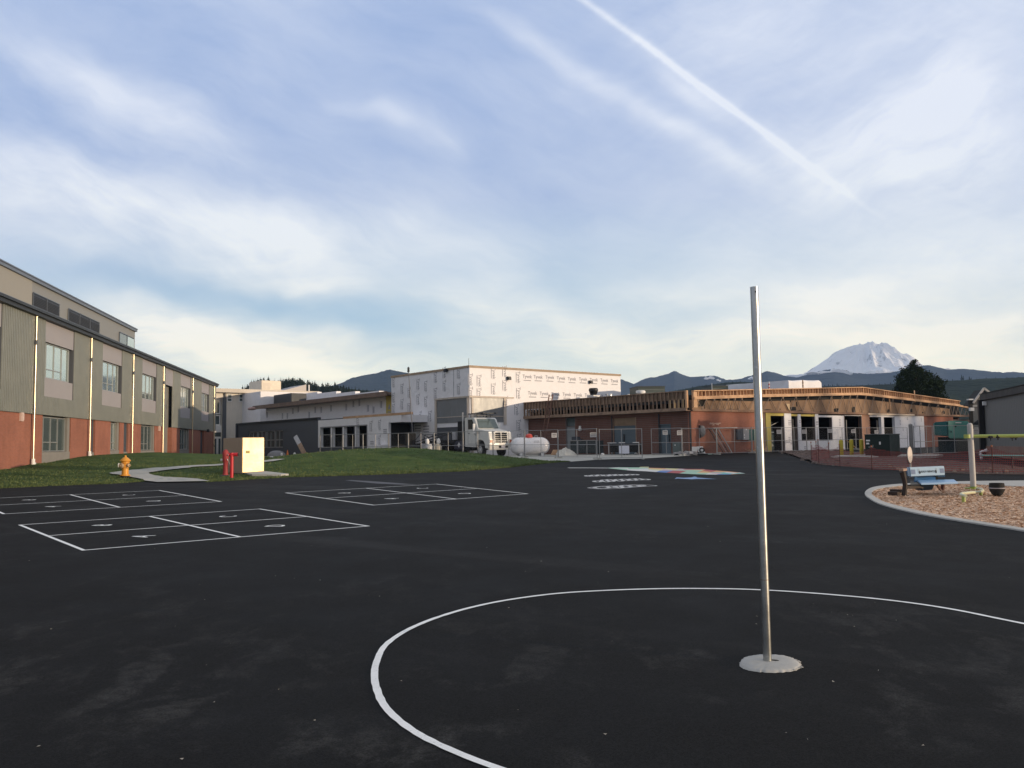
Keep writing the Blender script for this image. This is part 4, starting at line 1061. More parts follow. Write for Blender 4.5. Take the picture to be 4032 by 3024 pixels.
m = MB(); Ka.bx(m, a-.07, a, -.1, .02, .8, zt); Ka.bx(m, b, b+.07, -.1, .02, .8, zt); Ka.bx(m, a, b, -.13, -.02, zd1, zd1+.02); m.build('door_frame', m_oldwood, d)
a, b, zt = op[2]; zm = WA.z('D', 810, 640)
m = MB(); Ka.bx(m, a+.06, b-.06, -.2, -.15, zm+.05, zt-.05); m.build('window_pane', m_glassd, bw)
m = MB(); Ka.bx(m, a, a+.06, -.22, -.02, G0, zt); Ka.bx(m, b-.06, b, -.22, -.02, G0, zt); Ka.bx(m, a+.06, b-.06, -.22, -.08, zm, zm+.05); m.build('window_frame', M('brown_grey_frame', (.17, .14, .13), .7), bw)
m = MB(); Ka.bx(m, a+.06, b-.06, -.2, -.12, G0, zm); m.build('window_panel', M('pale_taped_panel', (.22, .235, .24), .7, 0, .2, 2), bw)
for x in (1277, 1790, 2138):
    m = MB(); u = ua(x); m.tube([Ka.P(max(u, .06), .06, .8), Ka.P(max(u, .06), .06, HW-.1)], .05, 6); m.build('wall_pipe', m_dark, bw)
m = MB(); m.tube([Ka.P(ua(938), .12, HW), Ka.P(ua(938), .12, WA.z('D', 935, 632))], .008, 4); cb = m.build('hanging_wire', m_dark, bw)
m = MB(); u, z = WA.hit('D', 935, 650); m.lathe([(.05, .16), (.1, .12), (.1, -.02), (.16, -.08), (.13, -.2), (.04, -.24)], Ka.P(u, .12, z), 10); m.build('site_lamp', m_white, cb)
m = MB(); u, z = WA.hit('d', 370, 275); Ka.bx(m, u-.3, u+.3, .0, .02, z-.2, z+.2)
# parapet framing on the left face: old studs, upper backing board, bottom plate
zbt, zbb, ztp = WA.z('D', 1200, 495, .55), WA.z('D', 1200, 522, .55), 5.2
zsp = 4.55
OV = .45
m = MB(); Ka.bx(m, 0, UA+.2, OV-.06, OV+.08, 3.80, 4.02); Ka.bx(m, .0, UA+.2, OV-.12, OV+.05, 5.14, 5.20); Ka.bx(m, 0, UA+.2, -.3, OV-.06, 3.80, 3.84)
m.build('bottom_plate', m_oldwood, bw)
m = MB(); n = 47
for i in range(n):
    u = .06+(UA-.1)*i/(n-1)+random.uniform(-.03, .03); Ka.bx(m, u-.02, u+.02, OV-.10, OV+.03, 4.02, 5.14)
m.build('parapet_studs', m_oldwood, bw)
m = MB()
for i in range(4):
    u = .35+.38*i; Ka.bx(m, u-.045, u-.022, OV-.09, OV+.035, 4.02, 4.6)
m.build('new_stud', M('new_pine_stud', (.62, .46, .27), .8, 0, .1, 2), bw)
m = MB(); Ka.bx(m, .02, UA+.1, OV-.20, OV-.125, zsp+.04, 5.15); m.build('backing_board', m_oldwood, bw)
m = MB()
for i in range(15):
    u = .6+UA*i/15; Ka.bx(m, u-.05, u+.3*((i*7) % 5)/5+.05, -.8, -.6, 3.9, 4.6)
m.build('roof_blocking', m_oldwood, bw)
m = MB(); Ka.bx(m, .02, UA-.02, -1.6, -1.5, 3.8, 5.0); m.build('roof_void_backing', m_black, bw)
# ---- gable side (WB)
def ub(k, x, y=1000): return WB.u(k, x, y)
zr0, zr1, zr2 = 5.20, WB.z('F', 480, 463), WB.z('F', 1505, 608)
ur, ue, ue2 = ub('F', 480, 463), ub('F', 1505, 607), ub('F', 1632, 690)
def prof(u): return lerp_tab([(0, 5.20), (ur, zr1), (ue, zr2)], u)
def chord(u): return lerp_tab([(0, WB.z('E', 300, 425)), (ub('E', 1080, 390), WB.z('E', 1080, 392)), (ur, WB.z('F', 480, 548)), (ue, WB.z('F', 1505, 668)), (ue2, WB.z('F', 1632, 700))], u)
OB2 = .30
m = MB(); N_ = 24
def sl(mb, f0, f1, o0, o1, ua_, ub_, n=24):
    for i in range(n):
        a = ua_+(ub_-ua_)*i/n; b = ua_+(ub_-ua_)*(i+1)/n
        mb.hexa([Kb.P(a, o0, f0(a)), Kb.P(b, o0, f0(b)), Kb.P(a, o1, f0(a)), Kb.P(b, o1, f0(b)), Kb.P(a, o0, f1(a)), Kb.P(b, o0, f1(b)), Kb.P(a, o1, f1(a)), Kb.P(b, o1, f1(b))])
sl(m, lambda u: prof(u)-.07, lambda u: prof(u), OB2-.14, OB2+.10, -.1, ue)
sl(m, lambda u: chord(u), lambda u: chord(u)+.17, OB2-.08, OB2+.12, -.1, ue2)
sl(m, lambda u: chord(u)+.17, lambda u: chord(u)+.22, OB2-.10, OB2+.04, -.1, ue)
m.build('parapet_plate', m_wood, bw)
m = MB(); u = .0; k = 0
while u < ue:
    m.bar(Kb.P(u+.03, OB2-.03, chord(u)+.22), Kb.P(u+.03, OB2-.03, prof(u)-.07), .14 if k % 5 else .20, .05, (1, 0, 0)) if 0 else Kb.bx(m, u, u+.045, OB2-.11, OB2+.035, chord(u)+.22, prof(u)-.07)
    if k % 9 == 3: Kb.bx(m, u+.045, u+.09, OB2-.11, OB2+.03, chord(u)+.22, prof(u)-.07)
    u += .405; k += 1
m.build('parapet_studs', m_wood, bw)
m = MB(); sl(m, lambda u: chord(u)+.22, lambda u: prof(u)-.02, OB2-.2, OB2-.145, 0, ue); m.build('backing_board', m_wood, bw)
m = MB(); Kb.bx(m, -.12, .28, OB2-.1, OB2+.06, 4.02, 5.1); Ka.bx(m, -.1, .05, OV-.06, OV+.1, 4.0, 5.2); m.build('corner_board', m_wood, bw)
# sheathing behind the trusses with ragged holes
hz = 3.98
m = MB(); sl(m, lambda u: hz-.2, lambda u: chord(u)-.02-.28*min(1, u/8), -.12, -.02, .2, ub('F', 1440, 700)); m.build('gable_sheathing', m_sheath, bw)
m = MB(); sl(m, lambda u: hz-.3, lambda u: prof(u)-.3, -.9, -.8, .3, ue2-.3); m.build('roof_void_backing', m_black, bw)
m = MB()
for (k_, x0, x1, y0, y1) in [('b', 1170, 1300, 558, 650), ('b', 575, 760, 612, 636), ('b', 1165, 1190, 405, 470), ('b', 1300, 1325, 455, 560), ('b', 1310, 1450, 632, 648), ('b', 2125, 2212, 590, 675), ('E', 690, 860, 540, 553), ('E', 345, 430, 425, 510), ('F', 222, 272, 683, 725), ('F', 412, 448, 668, 728), ('F', 780, 815, 695, 728), ('F', 1022, 1044, 690, 728), ('F', 1360, 1385, 710, 745), ('F', 80, 90, 708, 720), ('b', 945, 960, 600, 635), ('b', 1822, 1842, 648, 664), ('F', 1145, 1160, 722, 738), ('F', 475, 484, 735, 745)]:
    a, b = WB.u(k_, x0, (y0+y1)/2), WB.u(k_, x1, (y0+y1)/2); z1, z0 = WB.z(k_, x0, y0), WB.z(k_, x0, y1)
    c = [Kb.P(a+.03, -.012, z0), Kb.P(b, -.012, z0+.03), Kb.P(b-.05*(b-a), -.012, z1-.02), Kb.P((a+b)/2, -.012, z1), Kb.P(a, -.012, z1-.06)]
    m.prism(c, Kb.P(0, .008, 0))
m.build('sheathing_hole', m_black, bw)
m = MB(); a, z = WB.hit('b', 1065, 500); b, z2 = WB.hit('b', 1150, 500); _, z3 = WB.hit('b', 1130, 640)
m.prism([Kb.P(a, .02, z), Kb.P(b, .02, z+.02), Kb.P(b-.02, .02, z3), Kb.P(b-.2, .02, z3+.05)], Kb.P(0, .02, 0)); m.build('torn_board', M('pale_torn_board', (.50, .38, .24), .8), bw)
tops = [ub('E', x, 410) for x in (315, 427, 535, 627, 722, 810, 903, 1085, 1280, 1455, 1630, 1792, 1950, 2110)]+[ub('F', x, 560) for x in (185, 300, 378, 452, 545, 625, 727, 825, 925, 1035, 1115, 1205, 1295, 1380, 1425, 1462, 1500, 1545, 1590)]
m = MB()
for i, t in enumerate(tops):
    nx = tops[i+1] if i+1 < len(tops) else t+.8
    zt = chord(t)-.02; bt_ = (t+nx)/2
    if bt_ > ue2: break
    m.tube([Kb.P(t, .10, zt), Kb.P(bt_, .10, hz-.12)], .026, 5); m.tube([Kb.P(bt_, .10, hz-.12), Kb.P(min(nx, ue2), .10, chord(min(nx, ue2))-.02)], .026, 5)
    Kb.bx(m, t-.05, t+.05, .05, .16, zt-.10, zt+.03)
m.build('truss_web', M('primer_grey_steel', (.27, .21, .17), .6, .3, .15, 3), bw)
m = MB(); Kb.bx(m, .0, ub('F', 1640, 765), .02, .17, HW-.02, HW+.08); Kb.bx(m, .0, ub('F', 1640, 765), .0, .10, HW+.08, HW+.16)
m.build('truss_bottom_chord', M('rust_brown_steel', (.20, .12, .08), .7, .2, .35, 3), bw)
m = MB(); Kb.bx(m, ub('F', 555, 735), ub('F', 1040, 738), .17, .24, HW-.02, HW+.1); m.build('new_ledger', M('pale_new_lumber', (.62, .50, .38), .8, 0, .1, 2), bw)
m = MB(); u = ub('F', 782, 600); m.bar(Kb.P(u, .22, HW+.3), Kb.P(u-.1, .22, chord(u)+.1), .10, .05); m.build('loose_board', m_wood, bw)
m = MB(); u = ub('F', 1022, 560); Kb.bx(m, u, u+.12, .34, .40, chord(u)-.1, prof(u)+.35); m.build('upright_board', m_wood, bw)
# ---- lower wall of the gable side: masonry, wrap, yellow board and openings
def S(k_, x0, x1): return ub(k_, x0), ub(k_, x1)
zh = WB.z('b', 1500, 770); zsill = WB.z('b', 1700, 1300); zh2 = WB.z('F', 650, 776); zs2 = WB.z('F', 650, 965)
seg = []    # (u0, u1, kind)
pts = [('b', 0), ]
b1 = ub('b', 580); b2 = ub('b', 640); b3 = ub('b', 745); b4 = ub('b', 1035); b5 = ub('b', 1185); b6 = ub('b', 1328); b7 = ub('b', 1395); b8 = ub('b', 1708); b9 = ub('b', 1778); b10 = ub('b', 2078)
f1 = ub('F', 330); f2 = ub('F', 520); f3 = ub('F', 603); f4 = ub('F', 720); f5 = ub('F', 748); f6 = ub('F', 862); f7 = ub('F', 1168); f8 = ub('F', 1480)
m = MB(); Kb.bx(m, 0, b1, -.3, 0, G0, HW-.02); m.build('brick_wall', m_brick, bw)
m = MB(); Kb.bx(m, b1, b2, -.3, -.03, G0, HW-.02); m.build('stripped_wall', M('stripped_block', (.22, .15, .12), .9, 0, .2, 2), bw)
m = MB(); Kb.bx(m, b2, b3-.02, -.05, .03, .8, zh+.25); Kb.bx(m, b3-.02, b4, -.05, .02, zh, zh+.2); Kb.bx(m, b5, b6, -.05, .02, zh, zh+.16); Kb.bx(m, b7, b8, -.05, .02, zh+.0, zh+.16); m.build('yellow_sheathing', m_yel, bw)
zw = HW-.04
m = MB(); Kb.bx(m, b4, b5, -.2, .06, .80, zw); m.build('wrapped_pier', m_wrap, bw)
m = MB(); Kb.bx(m, b6, b7, -.2, .05, .80, zw-.05); m.build('wrapped_pier', m_wrap, bw)
m = MB(); Kb.bx(m, b8, b9, -.2, .052, .80, zw); m.build('wrapped_pier', m_wrap, bw)
m = MB(); Kb.bx(m, b7, b8, -.2, .05, .80, zsill); Kb.bx(m, b9, b10, -.2, .05, .80, zsill); Kb.bx(m, b9, b10, -.2, .04, zh-.05, zw-.1); Kb.bx(m, b10, f1, -.2, .05, .80, zw-.1); Kb.bx(m, f1, f2, -.2, .04, zh2+.1, zw-.1); m.build('wrapped_wall', m_wrap, bw)
m = MB(); Kb.bx(m, f2, f3, -.3, 0, G0, HW-.03); m.build('brick_pier', M('pink_brown_brick', (.38, .22, .15), .85, 0, .12, 2, extra=brick_extra((.40, .22, .145), (.35, .19, .125), (.30, .20, .15))), bw)
m = MB(); z = .9
while z < HW-.1: Kb.bx(m, f3, f3+.10, -.25, -.001, z, z+.10); z += .2
m.build('toothed_brick', m_brick, bw)
m = MB(); Kb.bx(m, f4, f5, -.2, .05, .8, zw); Kb.bx(m, f6, f7, -.2, .05, .80, zw); Kb.bx(m, f3, f4, -.2, .04, zh2, zw); Kb.bx(m, f5, f6, -.2, .04, zh2, zw); Kb.bx(m, f3+.1, f4, -.2, .04, .8, zs2-.6); Kb.bx(m, f5, f6, -.2, .04, .8, zs2-.6); m.build('wrapped_wall', m_wrap, bw)
m = MB(); Kb.bx(m, f7, f8, -.3, 0, G0, HW-.05); m.build('brick_wall', m_brick, bw)
m = MB(); Kb.bx(m, f8, ue2+1.5, -3, -.2, G0, HW-.3); m.build('dark_end_wall', M('dark_brown_cladding', (.075, .055, .05), .8), bw)
# interior behind the openings
m = MB()
Kb.bx(m, b1, f7, -7.2, -7, .5, HW); Kb.bx(m, b1, f7, -7, -.31, .5, .79); Kb.bx(m, b1, f7, -7, -.21, HW-.12, HW-.04); Kb.bx(m, b1-.2, b1, -7, -.31, .5, HW-.1); Kb.bx(m, f7, f7+.2, -7, -.31, .5, HW-.1)
m.build('interior', m_black, bw)
m = MB()
for u in (ub('b', 1435), ub('b', 1520), ub('b', 1610), ub('b', 1880), ub('b', 1970), ub('b', 1215), ub('F', 375), ub('F', 455), ub('F', 775)):
    Kb.bx(m, u-.03, u+.03, -.9, -.82, .8, zh-.2)
m.build('steel_stud', M('galvanised_stud', (.30, .30, .31), .5, .5), bw)
m = MB()
for a, b in ((b5, b6), (b7, b8), (b9, b10), (b3, b4)):
    for u in (a, b-.05): Kb.bx(m, u, u+.05, -.19, .0, .8 if a in (b5, b3) else zsill, zh)
    if a not in (b5, b3): Kb.bx(m, a+.05, b-.05, -.18, .02, zsill, zsill+.05)
for a, b in ((f1, f2),): Kb.bx(m, a, a+.12, -.2, .05, .8, zh2+.1); Kb.bx(m, b-.08, b, -.2, .03, .8, zh2+.1)
m.build('opening_frame', M('dark_brown_frame', (.12, .09, .08), .7), bw)
m = MB(); m.bar(Kb.P(b3+.1, -.5, WB.z('b', 760, 1015)), Kb.P(b4, -.5, WB.z('b', 1035, 890)), .04); m.build('diagonal_brace', m_frame, bw)
m = MB(); m.bar(Kb.P(ub('F', 345), .07, WB.z('F', 345, 1020)), Kb.P(ub('F', 450), .07, WB.z('F', 450, 1108)), .09, .04); m.build('diagonal_brace', m_wood, bw)
tx = MB()
for (k_, x, y, w_, n_) in [('b', 1145, 870, .22, 2), ('b', 1140, 930, .18, 2), ('b', 1365, 875, .1, 2), ('b', 1745, 880, .2, 1), ('b', 1740, 920, .18, 2), ('b', 1140, 1240, .15, 2), ('F', 278, 830, .12, 5), ('F', 285, 1010, .12, 4), ('F', 910, 830, .12, 4), ('F', 985, 790, .12, 2), ('F', 1130, 800, .12, 3), ('F', 1060, 860, .12, 4), ('F', 940, 900, .1, 3), ('F', 1120, 930, .1, 3), ('b', 1480, 1440, .15, 2)]:
    u, z = WB.hit(k_, x, y)
    for i in range(n_): Kb.bx(tx, u-w_, u+w_, .062, .063, z+.13*(i-n_/2), z+.13*(i-n_/2)+.07)
tx.build('printed_pattern', bpy.data.materials['faint_grey_ink'], bw, recalc=False)
tx = MB(); u, z = WB.hit('b', 1115, 1330); put_text(tx, 'Tyvek', .42, Kb.P(u, .062, z), (-1, 0, 0), (0, 0, -1), bold=.010)
tx.build('printed_lettering', m_ink, bw, recalc=False)
# chalky patches on the corner brick
m = MB(); rr = random.Random(9)
for i in range(22):
    u, z = WB.hit('E', 500+rr.random()*150, 735+rr.random()*25); s_ = .04+rr.random()*.10
    Kb.bx(m, u-s_, u+s_, .001, .003, z-.02, z+.02+rr.random()*.02)
m.build('mortar_smears', M('pale_mortar', (.50, .36, .29), .9), bw)
# ---- roof
m = MB()
for i, (a, b) in enumerate(((0.05, ur), (ur, ue2))):
    za, zb2 = 4.45, 4.45
    f = lambda u: lerp_tab([(0, 4.55), (ur, zr1-.75), (ue2, 4.3)], u)
    m.hexa([Kb.P(a, -.95, f(a)-.15), Kb.P(b, -.95, f(b)-.15), Kb.P(a, -UA, f(a)-.15), Kb.P(b, -UA, f(b)-.15), Kb.P(a, -.95, f(a)), Kb.P(b, -.95, f(b)), Kb.P(a, -UA, f(a)), Kb.P(b, -UA, f(b))])
m.build('roof', m_slate2, bw)
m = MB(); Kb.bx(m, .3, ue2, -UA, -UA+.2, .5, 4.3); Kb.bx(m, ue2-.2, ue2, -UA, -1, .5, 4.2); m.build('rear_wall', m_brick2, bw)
def rf(u): return lerp_tab([(0, 4.55), (ur, zr1-.75), (ue2, 4.3)], u)
def on_roof(key, x, ytop, dist):
    p = at(key, x, ytop, dist); d = p-WB.A; u = d.dot(WB.d); return p, rf(max(0, min(ue2, u)))
# black bucket shaped exhaust fan on a white curb
p, zr = on_roof('D', 1068, 217, 72); fn = empty('exhaust_fan', (p.x, p.y, zr), WB.rz, 'black drum shaped exhaust fan on a white curb against the white gym wall', 'roof fan')
zc_ = at('D', 1068, 295, 72).z-zr; hh = p.z-zr; R_ = (at('D', 1118, 240, 72)-at('D', 1018, 240, 72)).length/2
m = MB(); m.lathe([(R_*.55, zc_), (R_*.75, zc_+.1), (R_*.95, zc_+(hh-zc_)*.5), (R_, zc_+(hh-zc_)*.72), (R_, hh-.08), (R_*.9, hh), (R_*.85, hh-.04)], (0, 0, 0), 20); m.build('fan_hood', M('black_enamel', (.012, .012, .013), .35), fn, smooth=True)
m = MB(); m.lathe([(R_*1.03, hh-.22), (R_*1.05, hh-.18), (R_*1.03, hh-.14)], (0, 0, 0), 20); m.build('rim_band', m_dark, fn)
m = MB(); w_ = R_*.95; m.box(-w_, w_, -w_, w_, 0, zc_-.06); m.box(-w_*1.1, w_*1.1, -w_*1.1, w_*1.1, zc_-.06, zc_); m.build('curb', m_white, fn)
for nm, x0, x1, yt, yb, dist, mat, lab in [('vent_drum', 1215, 1275, 275, 305, 74, m_galv(), 'short galvanised roof vent drum right of the black exhaust fan'), ('vent_cowl', 1530, 1635, 243, 283, 70, m_white, 'wide white vent cowl in front of the louvred rooftop unit'), ('vent_stub', 1434, 1466, 282, 293, 70, m_white, 'tiny white vent stub left of the wide white vent cowl')]:
    p, zr = on_roof('D', (x0+x1)/2, yt, dist); r = (at('D', x1, yt, dist)-at('D', x0, yt, dist)).length/2; h = p.z-zr
    v = empty(nm, (p.x, p.y, zr), 0, lab, 'roof vent')
    m = MB(); m.lathe([(r*.7, 0), (r*.7, h*.7), (r*.72, h-.24)], (0, 0, 0), 16); m.build('pipe', mat, v, smooth=True)
    m = MB(); m.lathe([(r*.8, h-.24), (r, h-.22), (r, h-.05), (r*.85, h)], (0, 0, 0), 16); m.build('cap', mat, v, smooth=True)
def hvac(key, x0, x1, yt, dist, depth, lab, nm='rooftop_unit'):
    p, zr = on_roof(key, (x0+x1)/2, yt, dist); a = at(key, x0, yt, dist); b = at(key, x1, yt, dist); w_ = (b-a).length/2*.92; h = p.z-zr
    v = empty(nm, (p.x, p.y, zr), rad(5), lab, 'rooftop unit')
    m = MB(); m.box(-w_, w_, -depth/2, depth/2, .1, h); m.build('casing', M('olive_grey_metal', (.07, .085, .075), .6, .2), v, bevel=.03)
    m = MB(); m.box(-w_*1.02, w_*1.02, -depth/2-.05, depth/2+.05, h, h+.05); m.build('lid', m_slate, v)
    m = MB(); n_ = 9
    for i in range(n_): m.box(-w_*.96, w_*.96, -depth/2-.03, -depth/2-.001, .2+i*(h-.35)/n_, .2+(i+.45)*(h-.35)/n_)
    m.build('louvre_bank', M('pale_olive_louvre', (.16, .18, .16), .5, .3), v)
hvac('D', 1488, 1816, 212, 76, 3.0, 'long louvred olive grey rooftop unit against the blue foothills')
hvac('E', 435, 680, 252, 80, 3.0, 'low flat rooftop unit with a thin mast, right of the parapet corner')
p, zr = on_roof('E', 520, 200, 78); m = MB(); m.tube([(0, 0, 0), (0, 0, p.z-zr)], .04, 6); m.box(-.08, .08, -.08, .08, 0, .1); o = m.build('roof_mast', m_galv()); o.location = (p.x, p.y, zr); tag(o, 'thin pale mast standing beside the low flat rooftop unit', 'mast')
# white tarped stack of roofing material
v0 = WB.rz
def tarp(name, key, P_, dist0, dist1, lab):
    "P_: silhouette from left to right in px"
    zb_ = 4.7; pf = [at(key, x, y, dist0+(dist1-dist0)*i/(len(P_)-1)) for i, (x, y) in enumerate(P_)]
    m = MB(); rows_ = []
    for i, p in enumerate(pf):
        n_ = .03*math.sin(i*2.3)
        back = p+Vector((-.636, .772, 0))*3.0
        rows_.append([(p.x, p.y, zb_), (p.x+n_, p.y+n_, (zb_+p.z)/2), (p.x-n_, p.y, p.z-.12), (p.x, p.y+.15, p.z), (back.x, back.y, p.z), (back.x, back.y+.1, zb_)])
    grid(m, rows_)
    for e in (0, -1):
        m.quad(*rows_[e])
    return m
cx = at('E', 1480, 200, 78)
tw = empty('covered_roofing_stack', (cx.x, cx.y, 4.7), 0, 'long roofing stack under white sheeting, shaded at its left and sunlit at its right', 'tarped stack')
def tarp_local(P_, key, d0, d1, nm):
    m = tarp(nm, key, P_, d0, d1, ''); m.v = [(a-cx.x, b-cx.y, c-4.7) for a, b, c in m.v]; return m.build(nm, m_wrap, tw)
tarp_local([(958, 240), (965, 222), (1010, 215), (1030, 212), (1060, 198), (1150, 195), (1230, 190), (1290, 182), (1400, 172), (1480, 168), (1545, 160)], 'E', 84, 76, 'shaded_cover')
tarp_local([(1548, 160), (1600, 166), (1690, 160), (1735, 156), (1800, 162), (1900, 163), (1960, 160), (1985, 178), (1992, 255)], 'E', 76, 82, 'sunlit_cover')
for nm, x, yt, dist, lab in [('striped_post', 1285, 180, 74.5, 'red and white striped post sticking up before the white sheeted stack'), ('strapped_post', 1738, 158, 74, 'brown knotted post in front of the sunlit part of the sheeted stack')]:
    p, zr = on_roof('E', x, yt, dist); v = empty(nm, (p.x, p.y, zr), 0, lab, 'post'); h = p.z-zr
    m = MB(); m.tube([(0, 0, 0), (0, 0, h)], .055, 8); m.build('pole', m_wood if 'strap' in nm else m_white, v)
    m = MB(); 
    for i in range(4): m.tube([(0, 0, h*(.3+.17*i)), (0, 0, h*(.3+.17*i)+h*.08)], .066, 8)
    m.build('wrapping', M('red_tape', (.45, .05, .05), .6) if 'strip' in nm else m_oldwood, v)
# ladder leaning on the parapet
def ladder(name, P0, P1, w, n, mat, lab, side):
    P0, P1 = Vector(P0), Vector(P1); side = Vector(side); v = empty(name, P0, 0, lab, 'ladder'); d = P1-P0
    for s_ in (-1, 1):
        m = MB(); m.bar(side*(s_*w/2), d+side*(s_*w/2), .05, .08); m.build('rail', mat, v)
    for i in range(n):
        t = (i+.5)/n; m = MB(); m.tube([d*t-side*(w/2-.02), d*t+side*(w/2-.02)], .022, 6); m.build('rung', mat, v)
    return v
lu0 = WA.u('D', 525, 830, 1.2); lu1 = WA.u('D', 610, 290, .6)
zl = WA.z('D', 610, 285, .6)
ladder('extension_ladder', WA.pt(lu0, 1.5, .8), WA.pt(lu1, .62, zl), .44, 20, M('red_brown_ladder', (.16, .085, .065), .6, .2), 'tall extension ladder leaning on the timber parapet of the brick wing', WA.d)
# ================================================================ site fence: every panel is a thing
m_fence = M('fence_tube_steel', (.30, .30, .30), .5, .35, .1, 6)
def mesh_mat():
    if 'chain_link_mesh' in MATS: return MATS['chain_link_mesh']
    mt = bpy.data.materials.new('chain_link_mesh'); mt.use_nodes = True; w = NT(mt.node_tree); bs = w.n['Principled BSDF']
    bs.inputs['Base Color'].default_value = (.26, .26, .27, 1); bs.inputs['Metallic'].default_value = .3; bs.inputs['Roughness'].default_value = .5
    tc = w.node('ShaderNodeTexCoord').outputs['Object']; sp = w.node('ShaderNodeSeparateXYZ', i_0=tc).outputs
    a = None
    for sg in (1, -1):
        t = w.m('ADD', sp[0], w.m('MULTIPLY', sp[2], sg)); f = w.m('ABSOLUTE', w.m('SUBTRACT', w.m('FRACT', w.m('MULTIPLY', t, 1/.075)), .5))
        l_ = w.m('LESS_THAN', f, .013); a = l_ if a is None else w.m('MAXIMUM', a, l_)
    w.l.new(a, bs.inputs['Alpha']); MATS['chain_link_mesh'] = mt; return mt
def fence_panel(P0, P1, label, inner=(), h=1.83, sign=None, rot_sign=0):
    P0, P1 = Vector(P0), Vector(P1); d = P1-P0; L = d.length; rz = math.atan2(d.y, d.x)
    v = empty('fence_panel', P0, rz, label, 'fence panel', 'chain link panels of the site fence')
    for x in (0.03, L-.03):
        m = MB(); m.tube([(x, 0, 0), (x, 0, h)], .024, 7); m.build('post', m_fence, v)
    for x in inner:
        m = MB(); m.tube([(L*x, 0, .1), (L*x, 0, h-.03)], .019, 6); m.build('post', m_fence, v)
    for nm, z in (('rail', h-.02), ('rail', .62*h-.2 if 0 else h*.47), ('rail', .10)):
        m = MB(); m.tube([(.03, 0, z), (L-.03, 0, z)], .019, 6); m.build(nm, m_fence, v)
    m = MB(); m.quad((.03, .012, .1), (L-.03, .012, .1), (L-.03, .012, h-.02), (.03, .012, h-.02)); m.build('chain_link', mesh_mat(), v, recalc=False)
    for x in (0, L):
        m = MB(); m.box(x-.06, x+.06, -.28, .28, -.02, .06); m.build('foot', m_conc, v)
    return v
fl = [('B', 1185, 64.5), ('B', 1395, 64.0), ('B', 1580, 63.2), ('B', 1815, 62.2), ('C', 250, 61.2), ('C', 485, 60.2), ('C', 750, 59.0), ('C', 1028, 58.0)]
def fp(key, x, y=900, dist=60): p = at(key, x, y, dist); return Vector((p.x, p.y, gz(0, p.y)))
FP = [fp(k_, x, 850, d_) for k_, x, d_ in fl]+[fp('D', 320, 900, 56.5), fp('D', 685, 900, 54.3), fp('D', 1112, 900, 50.6)]
labs = ['between the grey wing windows and the bare openings', 'in front of the second and third bare openings', 'in front of the last bare opening and white wrapped wall', 'in front of the dark canopy entrance', 'behind the mound, left of the gym sheet', 'before the left part of the grey gym sheet', 'just left of the white truck cab', 'crossing the truck grille up to the white tank', 'in front of the white gas tank', 'between the tank end and the white tarp']
for i in range(len(FP)-1):
    inner = (.5,) if i != 9 else (.5,)
    fence_panel(FP[i], FP[i+1], 'grey chain link fence panel '+labs[i], inner)
fence_panel(fp('D', 1130, 900, 50.4), fp('D', 1605, 900, 50.3), 'swung out chain link gate panel before the blue double door', (.52,))
GP = [fp('D', 1700, 900, 58.0), fp('D', 2035, 900, 56.0), fp('E', 590, 1100, 57.2), fp('E', 1060, 1100, 59.2), fp('E', 1465, 1100, 61.5), fp('E', 1795, 1100, 63.8), fp('E', 2085, 1100, 66.0), fp('F', 455, 1100, 69.5), fp('F', 688, 1100, 71.5), fp('F', 1000, 1100, 73.5)]
labs = ['before the single blue grey door', 'at the brick corner above the round white dial board', 'in front of the leaning frames and grey meter box', 'behind the tall pole and yellow sheathing', 'before the green machine in the first opening', 'across the first pair of window openings', 'across white wrap right of the window openings', 'before the tall dark doorway', 'between the dark green cabinet and pale wrap']
for i in range(len(GP)-1): fence_panel(GP[i], GP[i+1], 'grey chain link fence panel '+labs[i], (.5,))
# right hand gate with a thick post
gp0 = gnd('F', 1040, 1185); gv = fence_panel(Vector((gp0.x+.25, gp0.y+.2, gz(0, gp0.y))), fp('F', 1262, 1100, 50.5), 'tall chain link gate beside the teal cabinet, three bars wide', (.33, .66), 1.75)
m = MB(); m.tube([(0, 0, 0), (0, 0, 1.78)], .11, 12); m.lathe([(.115, 1.78), (.09, 1.84), (.02, 1.87)], (0, 0, 0), 12); o = m.build('gate_post', M('dull_grey_post', (.24, .23, .22), .6, .4), smooth=True); o.location = (gp0.x, gp0.y, gz(0, gp0.y)); tag(o, 'thick grey steel gate post behind the round sign', 'gate post')
fence_panel(fp('F', 1270, 1100, 50.5), fp('F', 1700, 1100, 52.0), 'chain link fence panel running behind the teal cabinet', (.5,), 1.75)
